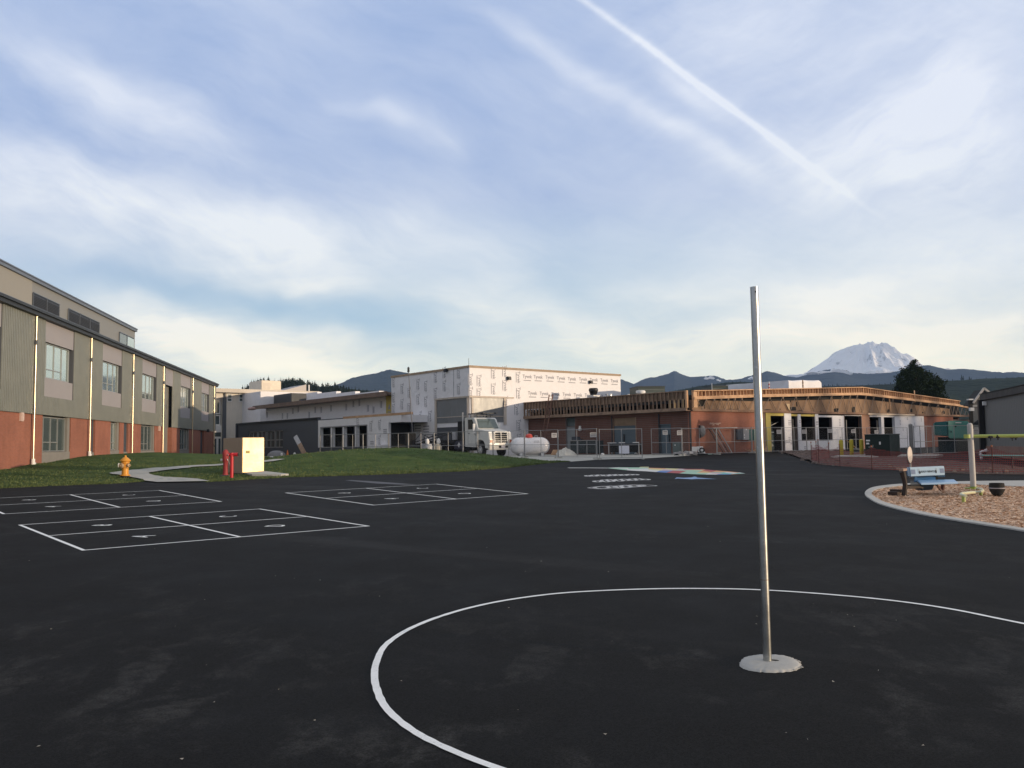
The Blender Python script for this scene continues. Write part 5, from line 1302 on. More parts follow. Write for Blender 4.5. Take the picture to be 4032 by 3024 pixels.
# notices hung on the fence
def notice(key, x, y, dist, label, lines=True, w=.32, h=.28, words=None):
    p = at(key, x, y, dist); v = empty('notice', p, 0, label, 'sign', 'notices hung on the site fence')
    m = MB(); m.box(-w/2, w/2, -.006, .006, -h/2, h/2); m.build('board', M('notice_white', (.55, .52, .50), .6, 0, .08, 4), v)
    m = MB()
    if words:
        for i, (t, s_) in enumerate(words): put_text(m, t, s_, (0, -.0075, h*.22-i*.12), (1, 0, 0), (0, 0, 1))
    else:
        m.box(-w*.35, w*.35, -.009, -.0065, h*.14, h*.30)
        for i in range(3): m.box(-w*.38, w*.38*(1-.2*i), -.009, -.0065, -h*.05-i*h*.13, -h*.0-i*h*.13)
    m.build('lettering', M('notice_ink', (.12, .11, .11), .7), v, recalc=False)
for a in [('D', 642, 730, 54.3, 'small white notice on the fence beside the ladder foot'), ('D', 1070, 725, 50.9, 'wider white notice on the fence above the louvred cabinets', .42, .28), ('D', 1850, 700, 56.9, 'small notice hung over the blue grey single door'), ('D', 2008, 702, 56.0, 'small notice on the fence just left of the brick corner'), ('E', 88, 865, 55.6, 'small notice on the fence at the brick corner'), ('E', 1420, 852, 61.2, 'white notice in front of the green machine opening'), ('E', 1760, 850, 63.5, 'white notice over the first bare window opening'), ('E', 2103, 838, 66, 'white notice over the second bare window opening'), ('F', 425, 925, 69.3, 'white notice across the tall dark doorway'), ('F', 668, 932, 71.2, 'white notice above the dark green cabinet'), ('F', 1712, 925, 51, 'white notice between the two black posts')]:
    notice(a[0], a[1], a[2], a[3]-.06, a[4], True, *(a[5:] or (.34, .30)))
# ================================================================ delivery truck with flatbed
m_tw = M('truck_white_paint', (.62, .62, .59), .32, 0, .05, 1.5, spec=.6)
tb = at('C', 905, 900, 66); wheelz = .86
truck = empty('flatbed_truck', (at('C', 1100, 900, 61.3).x, 61.3, .79), rad(-56), 'white flatbed truck parked behind the mound, hazard diamond on its bumper', 'truck')
# local frame: +X is the driving direction (towards the camera and right), +Y is its left side
m = MB()
prof_ = [(0.0, .62), (.0, 1.15), (.12, 1.78), (.25, 1.86), (1.55, 2.02), (1.62, 2.08), (2.05, 2.80), (2.25, 2.92), (3.45, 2.95), (3.5, 2.86), (3.5, .75), (1.93, .70), (1.88, .92), (1.72, 1.13), (1.45, 1.23), (1.10, 1.23), (.83, 1.13), (.66, .92), (.62, .62)]
def side_prof(m, P, y0, y1, taper=0):
    m.prism([(-x, y0, z) for x, z in P], (0, y1-y0, 0))
side_prof(m, prof_, -.98, .98); body = m.build('cab', m_tw, truck, bevel=.035, smooth=True)
m = MB(); n_ = 5
for i in range(n_): m.box(.005, .03, -.52, -.03, 1.02+i*.155, 1.12+i*.155); m.box(.005, .03, .03, .52, 1.02+i*.155, 1.12+i*.155)
m.build('grille', m_black, body)
m = MB(); m.box(.0, .045, -.56, -.52, .98, 1.78); m.box(.0, .045, .52, .56, .98, 1.78); m.box(.0, .045, -.03, .03, .98, 1.8); m.box(0, .045, -.56, .56, 1.78, 1.82); m.box(0, .045, -.56, .56, .93, .98); m.build('grille_surround', m_tw, body)
for s_ in (-1, 1):
    m = MB(); m.box(.005, .03, s_*.62, s_*.93, 1.0, 1.24); m.build('headlight', M('headlight_glass', (.62, .50, .42), .15, .3), body)
    m = MB(); m.box(.031, .04, s_*.78, s_*.92, 1.02, 1.22); m.build('indicator', M('amber_lens', (.55, .14, .06), .3), body)
m = MB(); m.box(-.05, .22, -1.12, 1.12, .52, .86); m.box(.02, .24, -1.14, 1.14, .50, .55); bp = m.build('bumper', M('bumper_metal', (.50, .48, .44), .55, .0), truck, bevel=.02)
m = MB(); m.box(.221, .235, -.32, -.12, .64, .80); m.box(.221, .235, .24, .46, .64, .80); m.build('tow_slot', m_black, bp)
m = MB(); m.box(.221, .235, -.1, .22, .63, .80); m.build('number_plate', M('plate', (.45, .42, .44), .5), bp)
def diamond(parent, c, s_, ax):
    m = MB(); ax = Vector(ax); c = Vector(c); n = ax.cross(Vector((0, 0, 1)))
    m.prism([c+Vector((0, 0, s_)), c+ax*s_, c-Vector((0, 0, s_)), c-ax*s_], n*.012); dm = m.build('hazard_diamond', M('placard_white', (.66, .66, .66), .6), parent)
    m = MB(); k_ = s_*.88
    for sg in (1.2, ):
        for (p0, p1) in ((Vector((0, 0, k_)), ax*k_), (ax*k_, Vector((0, 0, -k_))), (Vector((0, 0, -k_)), -ax*k_), (-ax*k_, Vector((0, 0, k_)))):
            m.bar(c+p0+n*.016, c+p1+n*.016, .012, .006)
    m.bar(c-ax*.05*s_+n*.016, c+ax*.3*s_+n*.016, .02, .006); m.build('placard_marks', m_ink, dm)
diamond(bp, (.25, .85, .62), .26, (0, -1, 0))
# windscreen, side glass, door line, letters
m = MB(); a = Vector((-1.63, 0, 2.12)); b = Vector((-2.06, 0, 2.80))
m.prism([(a.x+.02, -.86, a.z), (a.x+.02, .86, a.z), (b.x+.02, .78, b.z), (b.x+.02, -.78, b.z)], (.02, 0, .012)); ws = m.build('windscreen', M('truck_glass', (.13, .16, .15), .06, .35, spec=.9), body)
m = MB(); m.bar((-1.60, -.7, 2.15), (-1.68, -.1, 2.2), .02); m.bar((-1.60, .1, 2.15), (-1.68, .7, 2.2), .02); m.build('wiper', m_black, ws)
for s_ in (-1, 1):
    m = MB(); m.prism([(-2.0, s_*.982, 2.05), (-2.95, s_*.982, 2.05), (-2.95, s_*.982, 2.78), (-2.35, s_*.982, 2.78)], (0, s_*.012, 0)); m.build('side_window', M('truck_side_glass', (.03, .035, .035), .08), body)
    m = MB(); 
    for (p0, p1) in (((-1.95, 2.0), (-1.95, 1.35)), ((-3.0, 2.9), (-3.0, .95)), ((-1.95, .95), (-3.0, .95)), ((-1.95, 1.35), (-1.95, .95))): m.bar((p0[0], s_*.984, p0[1]), (p1[0], s_*.984, p1[1]), .018, .01, (0, 1, 0))
    m.build('door_seam', m_slate, body)
    m = MB(); m.box(-2.9, -2.78, s_*.985, s_*1.01, 1.72, 1.78); m.build('door_handle', m_dark, body)
    m = MB(); m.box(-1.95, -1.85, s_*1.02, s_*1.22, 1.72, 2.45); mr = m.build('mirror', m_white, body, bevel=.02)
    m = MB(); m.tube([(-1.9, s_*.98, 2.05), (-1.9, s_*1.15, 2.1)], .015, 6); m.tube([(-1.9, s_*.98, 1.6), (-1.9, s_*1.15, 1.75)], .015, 6); m.build('mirror_arm', m_dark, mr)
    m = MB(); put_text(m, '111', .30, (-1.55, s_*.986, 1.78), (s_*-1 if s_ > 0 else 1, 0, 0), (0, 0, 1), bold=.015); m.build('fleet_number', m_dark, body, recalc=False)
m = MB(); m.bar((-2.2, -.75, 3.08), (-2.2, .75, 3.08), .10, .05); m.box(-3.6, -1.4, .55, .62, 3.20, 3.27); m.box(-3.6, -1.4, -.62, -.55, 3.20, 3.27)
for x in (-1.6, -3.4): m.bar((x, -.6, 3.23), (x, .6, 3.23), .05)
for x, y in ((-2.3, .58), (-3.3, .58), (-2.3, -.58), (-3.3, -.58)): m.bar((x, y, 2.93), (x, y, 3.23), .04)
m.build('roof_rack', m_dark, truck)
def wheel(parent, c, r=.50, w=.28, rim=m_white):
    m = MB(); m.lathe([(r*.62, -w/2), (r*.9, -w/2), (r, -w*.36), (r, w*.36), (r*.9, w/2), (r*.62, w/2)], (0, 0, 0), 24, 'Y'); o = m.build('wheel', M('tyre_rubber', (.016, .016, .017), .85), parent, smooth=True); o.location = c
    sg = 1 if c[1] > 0 else -1
    m = MB(); m.lathe([(r*.60, sg*w*.49), (r*.57, sg*w*.57), (r*.32, sg*w*.51), (r*.26, sg*w*.66), (.02, sg*w*.68)], (0, 0, 0), 20, 'Y'); ri = m.build('rim', M('dull_white_rim', (.50, .50, .50), .4, .4), o, smooth=True)
    m = MB()
    for i in range(8):
        t = i*math.pi/4; m.lathe([(.045, sg*w*.50), (.045, sg*w*.57)], (r*.43*math.cos(t), 0, r*.43*math.sin(t)), 6, 'Y')
    m.build('rim_hole', m_black, o)
    return o
for s_ in (-1, 1): wheel(truck, (-1.27, s_*.86, .50))
for x in (-7.4, -8.6):
    for s_ in (-1, 1): wheel(truck, (x, s_*.86, .50))
m = MB(); m.box(-9.6, -3.4, -.42, -.30, .70, .95); m.box(-9.6, -3.4, .30, .42, .70, .95); m.box(-3.4, -.1, -.42, .42, .50, .80); m.build('chassis', m_black, truck)
for s_ in (-1, 1): m = MB(); m.box(-1.88, -.64, s_*.45, s_*.70, .5, 1.46); m.build('wheel_well', m_black, truck)
m = MB(); m.box(-4.6, -3.52, -.95, .95, .45, 2.7); m.build('cab_rear_rack', m_black, truck)
for s_ in (-1, 1):
    m = MB(); m.box(-4.9, -3.6, s_*.62, s_*1.12, .55, 1.2); tk = m.build('side_tank', M('navy_paint', (.03, .035, .06), .4), truck, bevel=.05)
    m = MB(); m.tube([(-3.62, s_*1.06, 1.3), (-3.62, s_*1.06, 3.35)], .06, 8); m.build('exhaust_stack', m_galv() if s_ < 0 else m_dark, truck)
    diamond(tk, (-4.1, s_*1.14, .9), .22, (s_*-1, 0, 0))
m = MB(); m.box(-9.9, -4.7, -1.2, 1.2, 1.05, 1.28); m.build('flat_deck', m_black, truck)
m = MB()
for x in (-5.2, -6.7, -8.2, -9.7):
    for s_ in (-1, 1): m.bar((x, s_*1.15, 1.28), (x, s_*1.15, 1.75), .06)
m.bar((-5.2, 1.15, 1.75), (-9.7, 1.15, 1.75), .05); m.bar((-5.2, -1.15, 1.75), (-9.7, -1.15, 1.75), .05)
m.build('deck_rail', m_dark, truck)
m = MB(); m.box(-5.6, -5.0, -.9, .9, 1.28, 1.9); m.box(-4.99, -4.75, -.5, .5, 1.28, 2.35); m.build('deck_box', M('pale_grey_box', (.50, .50, .52), .5), truck, bevel=.03)
# slim loader mast with a tip light rising left of the gym
mp = at('C', 300, 600, 66.5); tip = at('C', 252, 170, 66.5)
ms = empty('loader_mast', (mp.x, mp.y, .8), 0, 'tall thin mast with a dark lamp head standing left of the gym sheet', 'mast')
m = MB(); L0 = Vector((0, 0, 0)); L1 = Vector((tip.x-mp.x, 0, tip.z-.8)); m.tube([L0, L0.lerp(L1, .55), L1], [.045, .035, .022], 8); m.build('mast_tube', M('grey_mast', (.16, .16, .17), .5, .4), ms)
m = MB(); m.lathe([(.05, -.28), (.09, -.22), (.09, .1), (.04, .16)], L1, 8); m.build('lamp_head', m_dark, ms)
m = MB(); m.box(-.25, .25, -.25, .25, 0, .1); m.build('base_plate', m_dark, ms)
# folded boom of the loader behind the fence
lp = at('C', 330, 830, 64); ld = empty('site_loader', (lp.x, 64, .8), rad(8), 'black site loader with a folded boom partly hidden by the mound', 'loader')
m = MB(); m.box(-1.5, .3, -.8, .8, .35, 1.05); m.box(-.9, -.1, -.6, .6, 1.05, 1.9); m.build('body', m_black, ld, bevel=.06)
m = MB(); m.tube([(-.1, 0, 1.15), (1.1, 0, 1.55), (2.6, 0, 1.95)], .05, 6); m.tube([(.2, 0, 1.05), (1.6, 0, 1.5), (2.6, 0, 1.8)], .05, 6); m.tube([(-.2, 0, 1.2), (.3, 0, 1.8), (.9, 0, 1.5)], .03, 6); m.build('boom', m_dark, ld)
for x, y in ((-1.1, .85), (-.1, .85), (-1.1, -.85), (-.1, -.85)): wheel(ld, (x, y, .38), .38, .26)
hh_ = at('C', 435, 860, 63)
for i, (x, y, lab, c) in enumerate([(440, 870, 'pale drum shaped tool box behind the fence, left of the truck', (.5, .5, .5)), (522, 865, 'cream cloth bundle heaped on the ground left of the truck bed', (.42, .38, .30))]):
    p = at('C', x, y, 62.5); v = empty('site_box', (p.x, 62.5, .8), .3, lab, 'equipment')
    m = MB(); m.lathe([(.28, 0), (.30, .1), (.30, .8), (.2, .95), (.05, 1.0)], (0, 0, 0), 12); m.build('body', M('dull_box_%s' % 'ab'[i], c, .6, 0, .15, 3), v)
    m = MB(); m.lathe([(.12, 1.0), (.16, 1.15), (.1, 1.35), (.02, 1.4)], (.05 if i else -.12, 0, 0), 10); m.build('lid', m_white, v, smooth=True)
# ================================================================ white gas tank
tk0 = at('c', 1010, 640, 61.6); tk1 = at('c', 1700, 640, 62.2)
tx0, tx1 = Vector((tk0.x, 61.6, 0)), Vector((tk1.x, 62.2, 0)); d = tx1-tx0; L = d.length; R_ = .63
tank = empty('gas_tank', (tx0.x, tx0.y, gz(0, 58)+.12), math.atan2(d.y, d.x), 'long white horizontal gas tank with rounded ends and a red filler dome', 'tank')
pr = [(.01, 0)]+[(R_*math.sin(t*math.pi/20), R_-R_*math.cos(t*math.pi/20)) for t in range(1, 10)]+[(R_, R_), (R_, L-R_)]+[(R_*math.cos(t*math.pi/20), L-R_+R_*math.sin(t*math.pi/20)) for t in range(1, 10)]+[(.01, L)]
m = MB(); m.lathe([(r, h) for r, h in pr], (0, 0, R_), 32, 'X'); ves = m.build('vessel', M('tank_white_enamel', (.68, .68, .70), .28, 0, .04, 1, spec=.6), tank, smooth=True)
m = MB(); m.lathe([(.26, 0), (.27, .12), (.22, .24), (.10, .29), (.02, .30)], (L*.48, 0, R_*2-.03), 16); m.build('filler_dome', M('red_enamel', (.62, .07, .05), .4), ves, smooth=True)
m = MB(); m.tube([(L*.62, 0, 2*R_-.02), (L*.62, 0, 2*R_+.10), (L*.70, 0, 2*R_+.10), (L*.70, 0, 2*R_-.02)], .02, 6); m.tube([(L*.2, 0, 2*R_-.02), (L*.2, 0, 2*R_+.08)], .03, 6); m.build('valve', m_galv(), ves)
m = MB(); 
for i in range(3): m.add([(L*.55, -R_*math.cos(.35+i*.12)-.004, R_+R_*math.sin(.35+i*.12)), (L*.70, -R_*math.cos(.35+i*.12)-.004, R_+R_*math.sin(.35+i*.12)), (L*.70, -R_*math.cos(.40+i*.12)-.004, R_+R_*math.sin(.40+i*.12)), (L*.55, -R_*math.cos(.40+i*.12)-.004, R_+R_*math.sin(.40+i*.12))], [(0, 1, 2, 3)])
m.build('tank_lettering', m_ink, ves, recalc=False)
for x in (.25, .78):
    m = MB(); m.box(L*x-.12, L*x+.12, -.42, .42, -.12, .10); m.build('cradle', m_galv(), tank)
# ================================================================ tetherball pole
pb = Vector((PC.x, PC.y, gz(0, PC.y)))
top = at('s', 1629, 620, PC.y)
tp = empty('tetherball_pole', pb, 0, 'tall bare galvanised steel tetherball pole standing in a round concrete pad inside the white circle', 'pole')
lean = Vector((top.x-pb.x, 0, top.z-pb.z)); H_ = lean.z
PR = .030
m = MB(); m.tube([(0, 0, -.02), lean*.5, lean], PR, 24, caps=False)
m.tube([lean*.985, lean], PR-.004, 24, caps=False)
def pole_extra(w, tc, c, bs):
    n = w.noise(w.v('MULTIPLY', tc, (8, 8, .8)), 2.0, 5, .65); n2 = w.noise(tc, 40., 4, .7)
    c = w.mix(w.mapr(n, .45, .7, 0, .7), c, (.24, .26, .25, 1)); c = w.mix(w.mapr(n2, .56, .72, 0, .5), c, (.72, .72, .70, 1))
    return c
tube_ = m.build('pole_tube', M('galvanised_pole', (.46, .46, .44), .33, .92, .12, 4, .10, 60., extra=pole_extra, bdist=.001), tp, smooth=True)
m = MB(); m.tube([lean*.996, lean*.997], PR-.003, 20); m.build('dark_bore', m_black, tube_)
m = MB(); e = lean*.985; m.lathe([(.006, -PR-.006), (.006, -PR+.0)], e, 8, 'Y'); m.build('bolt_hole', m_black, tube_)
m = MB(); e = lean*.215; m.tube([e, e+lean.normalized()*.004], PR+.0015, 20); m.build('weld_ring', M('rusty_weld', (.25, .16, .10), .7, .4), tube_)
# concrete footing, rough at its rim
rim = [gnd('s', *p) for p in [(1600, 1436), (1606, 1425), (1622, 1420), (1645, 1417), (1672, 1417), (1700, 1421), (1718, 1428), (1727, 1437), (1724, 1444), (1705, 1450), (1670, 1452.5), (1635, 1450), (1610, 1445)]]
rp = smooth_path([(p.x-pb.x, p.y-pb.y, 0) for p in rim], 8, True)
m = MB(); rows_ = []
rr = random.Random(2)
for f_, z in ((1.06, -.004), (1.0, .011), (.95, .015), (.6, .017), (.25, .017), (.13, .0165), (.11, .005)):
    rows_.append([])
    for i, p in enumerate(rp):
        j = 1+(.055*mn.noise(Vector((i*.9, 0, f_*3)))+.05*mn.noise(Vector((i*.33, 3, 0))))*(f_ > .9)
        rows_[-1].append((p.x*f_*j, p.y*f_*j, z+p.y*f_*KS+.002*mn.noise(Vector((p.x*f_*20, p.y*f_*20, 0)))))
    rows_[-1].append(rows_[-1][0])
grid(m, rows_); m.build('concrete_footing', M('footing_concrete', (.40, .39, .365), .88, 0, .14, 7, .4, 90., bdist=.003), tp, smooth=True)
m = MB(); m.lathe([(.001, .010+0), (.045, .012)], (0.012, -.004, 0), 12); m.build('footing_gap', m_black, tp)
m = MB(); m.prism([(.030, -.012, .0165), (.052, -.028, .0165), (.078, -.022, .0165), (.070, -.004, .0165), (.048, .006, .0165), (.030, .008, .0165)], (0, 0, .003)); m.build('footing_chip', m_black, tp)
m = MB(); rr = random.Random(14)
for i in range(60):
    e_ = rr.choice([p for p in rp if p.x > .12] if i % 3 else rp); k_ = rr.uniform(.99, 1.10); cx_, cy_ = e_.x*k_, e_.y*k_; s_ = .003+.010*rr.random()**2
    m.prism([(cx_+s_*math.cos(a_)*rr.uniform(.6, 1.5), cy_+s_*math.sin(a_)*rr.uniform(.5, 1.3), .003) for a_ in (0, 1.2, 2.5, 3.8, 5)], (0, 0, .004))
m.build('concrete_splatter', bpy.data.materials['footing_concrete'], tp); bpy.data.objects['concrete_splatter']['kind'] = 'stuff'
# ================================================================ hydrant
hp_ = gnd('e', 292, 590); hy = empty('fire_hydrant', (hp_.x, hp_.y, lawnz(hp_.x, hp_.y)-.02), rad(-25), 'yellow orange fire hydrant with pale side caps standing on the grass edge', 'fire hydrant')
m_hy = M('hydrant_yellow_paint', (.62, .27, .03), .42, 0, .12, 8)
Hs = .98/.92
m = MB(); m.lathe([(.20, .10), (.20, .14), (.145, .15), (.135, .20), (.13, .60), (.15, .62), (.17, .64), (.17, .68), (.14, .69), (.125, .72)], (0, 0, 0), 20); m.build('barrel', m_hy, hy, smooth=True)
m = MB(); m.lathe([(.21, .70), (.22, .73), (.20, .75), (.15, .80), (.10, .85), (.045, .88), (.045, .93), (.02, .95)], (0, 0, 0), 18); m.build('bonnet', m_hy, hy, smooth=True)
m = MB(); m.lathe([(.17, .0), (.18, .02), (.18, .09), (.13, .10)], (0, 0, 0), 16); m.build('base_flange', m_black, hy)
for i in range(6):
    t = i*math.pi/3+.3; m = MB(); m.lathe([(.018, .06), (.018, .13)], (.165*math.cos(t), .165*math.sin(t), 0), 6); m.build('bolt', m_dark, hy)
m_cap2 = M('tarnished_cap', (.42, .30, .18), .5, .3, .2, 12)
m = MB(); m.lathe([(.08, -.12), (.10, -.17), (.115, -.18), (.115, -.23), (.09, -.25), (.03, -.26), (.03, -.29)], (0, 0, .52), 16, 'Y'); m.build('pumper_cap', m_cap2, hy, smooth=True)
for s_ in (-1, 1):
    m = MB(); m.lathe([(.055, s_*.12), (.06, s_*.17), (.075, s_*.18), (.075, s_*.22), (.05, s_*.24), (.022, s_*.25), (.022, s_*.29)], (0, 0, .53), 14, 'X'); m.build('side_cap', m_cap2, hy, smooth=True)
m = MB(); m.tube([(.2, -.03, .5), (.22, -.04, .42), (.19, -.06, .40), (.14, -.1, .46)], .008, 5); m.build('chain', m_dark, hy)
p = gnd('e', 212, 505); m = MB(); m.lathe([(.03, 0), (.05, .02), (.05, .14), (.03, .2), (.01, .21)], (0, 0, 0), 8); o = m.build('irrigation_marker', m_white); o.location = (p.x, p.y, lawnz(p.x, p.y)); tag(o, 'tiny white marker sticking out of the grass left of the hydrant', 'marker')
# ================================================================ bright metal utility cabinet
c0 = gnd('e', 1745, 548); c1 = gnd('e', 2022, 540)
m_cab = M('sunlit_cabinet_metal', (.60, .46, .25), .45, .7, .16, 1.6, .12, 12.)  # the low sun's gold is put into the metal's colour
CWd = Wall((c0.x, c0.y), 50.5, -1)
cwid = CWd.u('e', 2022, 300); zt_ = CWd.z('e', 1745, 72); lc = Wall((c0.x, c0.y), -39.5, 1); cdep = lc.u('e', 1512, 300)
zb_ = gz(0, c0.y)+.06
cb = empty('utility_cabinet', (c0.x, c0.y, zb_), CWd.rz, 'tall metal utility cabinet in the grass, its right side glowing gold', 'cabinet')
hcab = zt_-zb_
m = MB(); m.box(0, cwid, 0, cdep, .04, hcab); bod = m.build('body', M('beige_cabinet_paint', (.36, .29, .23), .6, .2, .06, 1.5), cb, bevel=.012)
m = MB(); m.box(.02, cwid-.02, -.022, -.001, .06, hcab-.02); dr = m.build('door', m_cab, cb, bevel=.006); dr['label'] = 'metal door with sunset gold in its colour'
u, z = CWd.hit('e', 1816, 252); m = MB(); m.box(u-.09, u+.09, -.03, -.0225, z-zb_-.06, z-zb_+.06); m.build('latch_plate', M('latch_dark', (.10, .08, .03), .4, .6), dr)
m = MB(); m.box(-.03, cwid+.03, -.05, cdep+.03, -.02, .04); m.build('plinth', m_slate2, cb)
g = MB(); P = [gnd('a', *p) for p in [(1765, 318), (1920, 312), (2095, 327), (2040, 331), (1830, 333)]]
g.add([(p.x, p.y, lawnz(p.x, p.y)+.075) for p in P]+[(p.x, p.y, lawnz(p.x, p.y)-.05) for p in P], [tuple(range(5))]+[(i, (i+1) % 5, 5+(i+1) % 5, 5+i) for i in range(5)])
g.box(c0.x-1.0, c0.x+1.2, c0.y-.3, c0.y+1.5, zb_-.15, zb_-.012) if 0 else None
tag(g.build('concrete_pad', m_conc), 'thin pale concrete pad in the grass beside the metal utility cabinet', 'concrete pad')
# red fire department fittings in front of it
m_red = M('red_gloss_paint', (.48, .022, .03), .38, 0, .10, 5)
m_redo = M('faded_red_paint', (.28, .035, .035), .6, 0, .25, 5)
p = gnd('m', 1725, 752); v = empty('fire_department_connection', (p.x, p.y, lawnz(p.x, p.y)), 0, 'bright red standpipe with a side outlet at its top, right one of the red pair', 'standpipe')
m = MB(); m.tube([(0, 0, -.02), (0, 0, .92)], .068, 14); m.build('riser', m_red, v, smooth=True)
m = MB(); m.tube([(-.12, 0, .93), (.24, 0, .93)], .075, 14); m.tube([(0, 0, .88), (0, 0, 1.0)], .085, 14); m.build('outlet_head', m_red, v, smooth=True)
m = MB(); m.tube([(.24, 0, .93), (.26, 0, .93)], .06, 12); m.build('outlet_mouth', m_black, v)
p2 = gnd('m', 1590, 718); v = empty('post_indicator_valve', (p2.x, p2.y, lawnz(p2.x, p2.y)), 0, 'weathered dark red valve post with a small white tag, left one of the red pair', 'valve post')
m = MB(); m.lathe([(.13, 0), (.10, .15), (.095, .55), (.12, .62), (.13, .95), (.11, 1.02), (.06, 1.08), (.02, 1.1)], (0, 0, 0), 16); m.build('post_body', m_redo, v, smooth=True)
m = MB(); m.tube([(.13, -.05, .88), (.17, -.12, .86)], .03, 8); m.tube([(.1, -.08, .68), (.13, -.13, .66)], .02, 8); m.build('indicator_window', m_white, v)
m = MB(); m.tube([(.14, -.1, .64), (.22, -.1, .45), (.26, -.08, .25), (.2, -.06, .05)], .012, 6); m.build('chain', M('dull_chain', (.30, .28, .26), .5, .5), v)
m = MB(); m.lathe([(.05, -.2), (.06, -.17), (.03, -.12)], (0, 0, .66), 10, 'X'); m.build('padlock', m_white, v)
m = MB(); m.box(-.16, .16, -.16, .16, -.02, .03); m.build('base_flange', m_slate2, v)
# ================================================================ things lying about the building site
p = at('B', 890, 975, 79); v = empty('traffic_cone', (p.x, 79, .82), 0, 'small orange traffic cone at the foot of the slate grey wall', 'traffic cone')
m = MB(); m.lathe([(.14, .03), (.03, .62), (.02, .64)], (0, 0, 0), 14); m.build('cone_body', M('cone_orange', (.65, .18, .04), .6), v, smooth=True)
m = MB(); m.box(-.18, .18, -.18, .18, 0, .03); m.build('cone_base', m_dark, v)
m = MB(); m.lathe([(.095, .26), (.07, .40)], (0, 0, 0), 14); m.build('reflective_band', m_white, v)
a = at('B', 960, 785, 78.5); b = at('B', 1060, 965, 76.5); v = empty('leaning_plank', (b.x, b.y, .8), 0, 'long worn plank with a pale top end leaning on the slate grey wall', 'plank')
d_ = Vector((a.x-b.x, a.y-b.y, a.z-.8)); m = MB(); m.bar((0, 0, 0), d_*.62, .42, .05, (0, 1, 0)); m.build('worn_face', m_oldwood, v)
m = MB(); m.bar(d_*.622, d_, .40, .05, (0, 1, 0)); m.build('pale_end', M('pale_plank_end', (.42, .42, .44), .8, 0, .2, 5), v)
p = at('B', 790, 955, 79.5); v = empty('grey_mound_cover', (p.x, 79.5, .8), 0, 'low grey rounded cover lying against the slate wall', 'cover')
m = MB(); m.lathe([(.9, 0), (.8, .3), (.55, .52), (.3, .60), (.02, .62)], (0, 0, 0), 18); o = m.build('cover_shell', M('grey_canvas', (.20, .20, .21), .85, 0, .15, 3), v, smooth=True)
m = MB(); m.lathe([(.93, 0), (.94, .05), (.9, .07)], (0, 0, 0), 18); m.build('cover_hem', m_slate, v)
for i, (k_, x, y, lab) in enumerate([('B', 835, 945, 'white and dark jug standing right of the grey cover'), ('B', 955, 955, 'small pale block at the slate wall near the traffic cone'), ('B', 1163, 935, 'small white jug at the end of the slate wall'), ('d', 545, 610, 'white lump of rubbish by the gate panel'), ('d', 1125, 630, 'white crumpled scrap under the white board')]):
    p = at(k_, x, y, 79 if k_ == 'B' else 60); yy = 79 if k_ == 'B' else 60
    v = empty('site_debris', (p.x, yy, .8), 0, lab, 'debris'); h = .42 if k_ == 'B' else .16
    m = MB(); m.lathe([(.10, 0), (.13, h*.3), (.12, h*.7), (.05, h)], (0, 0, 0), 9); m.build('body', m_white, v, smooth=True)
    m = MB(); m.lathe([(.05, h), (.06, h*1.1), (.03, h*1.2)], (.02, 0, 0), 8); m.build('cap', m_slate, v)
# white tarp heap
c = at('c', 2000, 740, 62); rows_ = []; v = empty('tarp_heap', (c.x, c.y, gz(0, 62)), 0, 'crumpled off white tarp heaped between the gas tank and the louvred cabinets', 'tarp')
m = MB(); W_ = (at('c', 2190, 740, 62)-at('c', 1810, 740, 62)).length/2
for i in range(25):
    r = []
    for j in range(19):
        a_, b_ = i/12-1, j/9-1; q_ = max(0, 1-math.hypot(a_*1.0+.1, b_))
        z = .50*q_**.7*(1+.45*mn.noise(Vector((a_*3.5, b_*3.5, 1))))+.22*abs(mn.noise(Vector((a_*5, b_*5, 2))))*min(1, q_*4)+.01
        r.append((a_*W_*(1+.1*mn.noise(Vector((b_*3, a_, 4)))), b_*1.1*(1+.15*mn.noise(Vector((a_*3, b_, 8)))), z))
    rows_.append(r)
grid(m, rows_); m.build('tarp_sheet', M('off_white_tarp', (.55, .52, .46), .7, 0, .1, 3, .4, 12.), v, recalc=False)
m = MB()
for i in range(7): a_ = -W_*1.0-.05*i; m.bar((a_-.35+i*.12, .3, .05), (a_-.15+i*.12, .5, .42), .07, .03)
m.build('slat_offcuts', m_wood, v)
# louvred cabinets
a = at('D', 818, 800, 64.5); b = at('D', 1118, 800, 62.8); v = empty('louvred_equipment', (a.x, a.y, .8), math.atan2(b.y-a.y, b.x-a.x), 'pair of dark louvred cabinets with a pale frame against the brick wall', 'cabinet'); L = (b-a).length
m = MB(); m.box(0, L, 0, .7, .1, 1.05); m.build('casing', M('dark_green_grey_casing', (.035, .043, .043), .6), v)
for i in range(2):
    m = MB()
    for j in range(8): m.box(L*(.30+.33*i), L*(.30+.33*i)+L*.27, -.035, -.002, .2+j*.1, .245+j*.1)
    m.build('louvre_bank', M('louvre_grey', (.075, .085, .085), .5, .3), v)
m = MB()
for x in (.27, .60, .93): m.box(L*x, L*x+.06, -.05, .0, 0, 1.1)
m.box(0, L, -.05, .02, 1.05, 1.11); m.build('frame', M('dull_pale_frame', (.26, .25, .24), .6), v)
m = MB(); m.box(.05, .5, .1, .6, 1.12, 1.38); m.box(.6, .8, .2, .5, 1.12, 1.2); m.build('box_on_top', m_slate2, v)
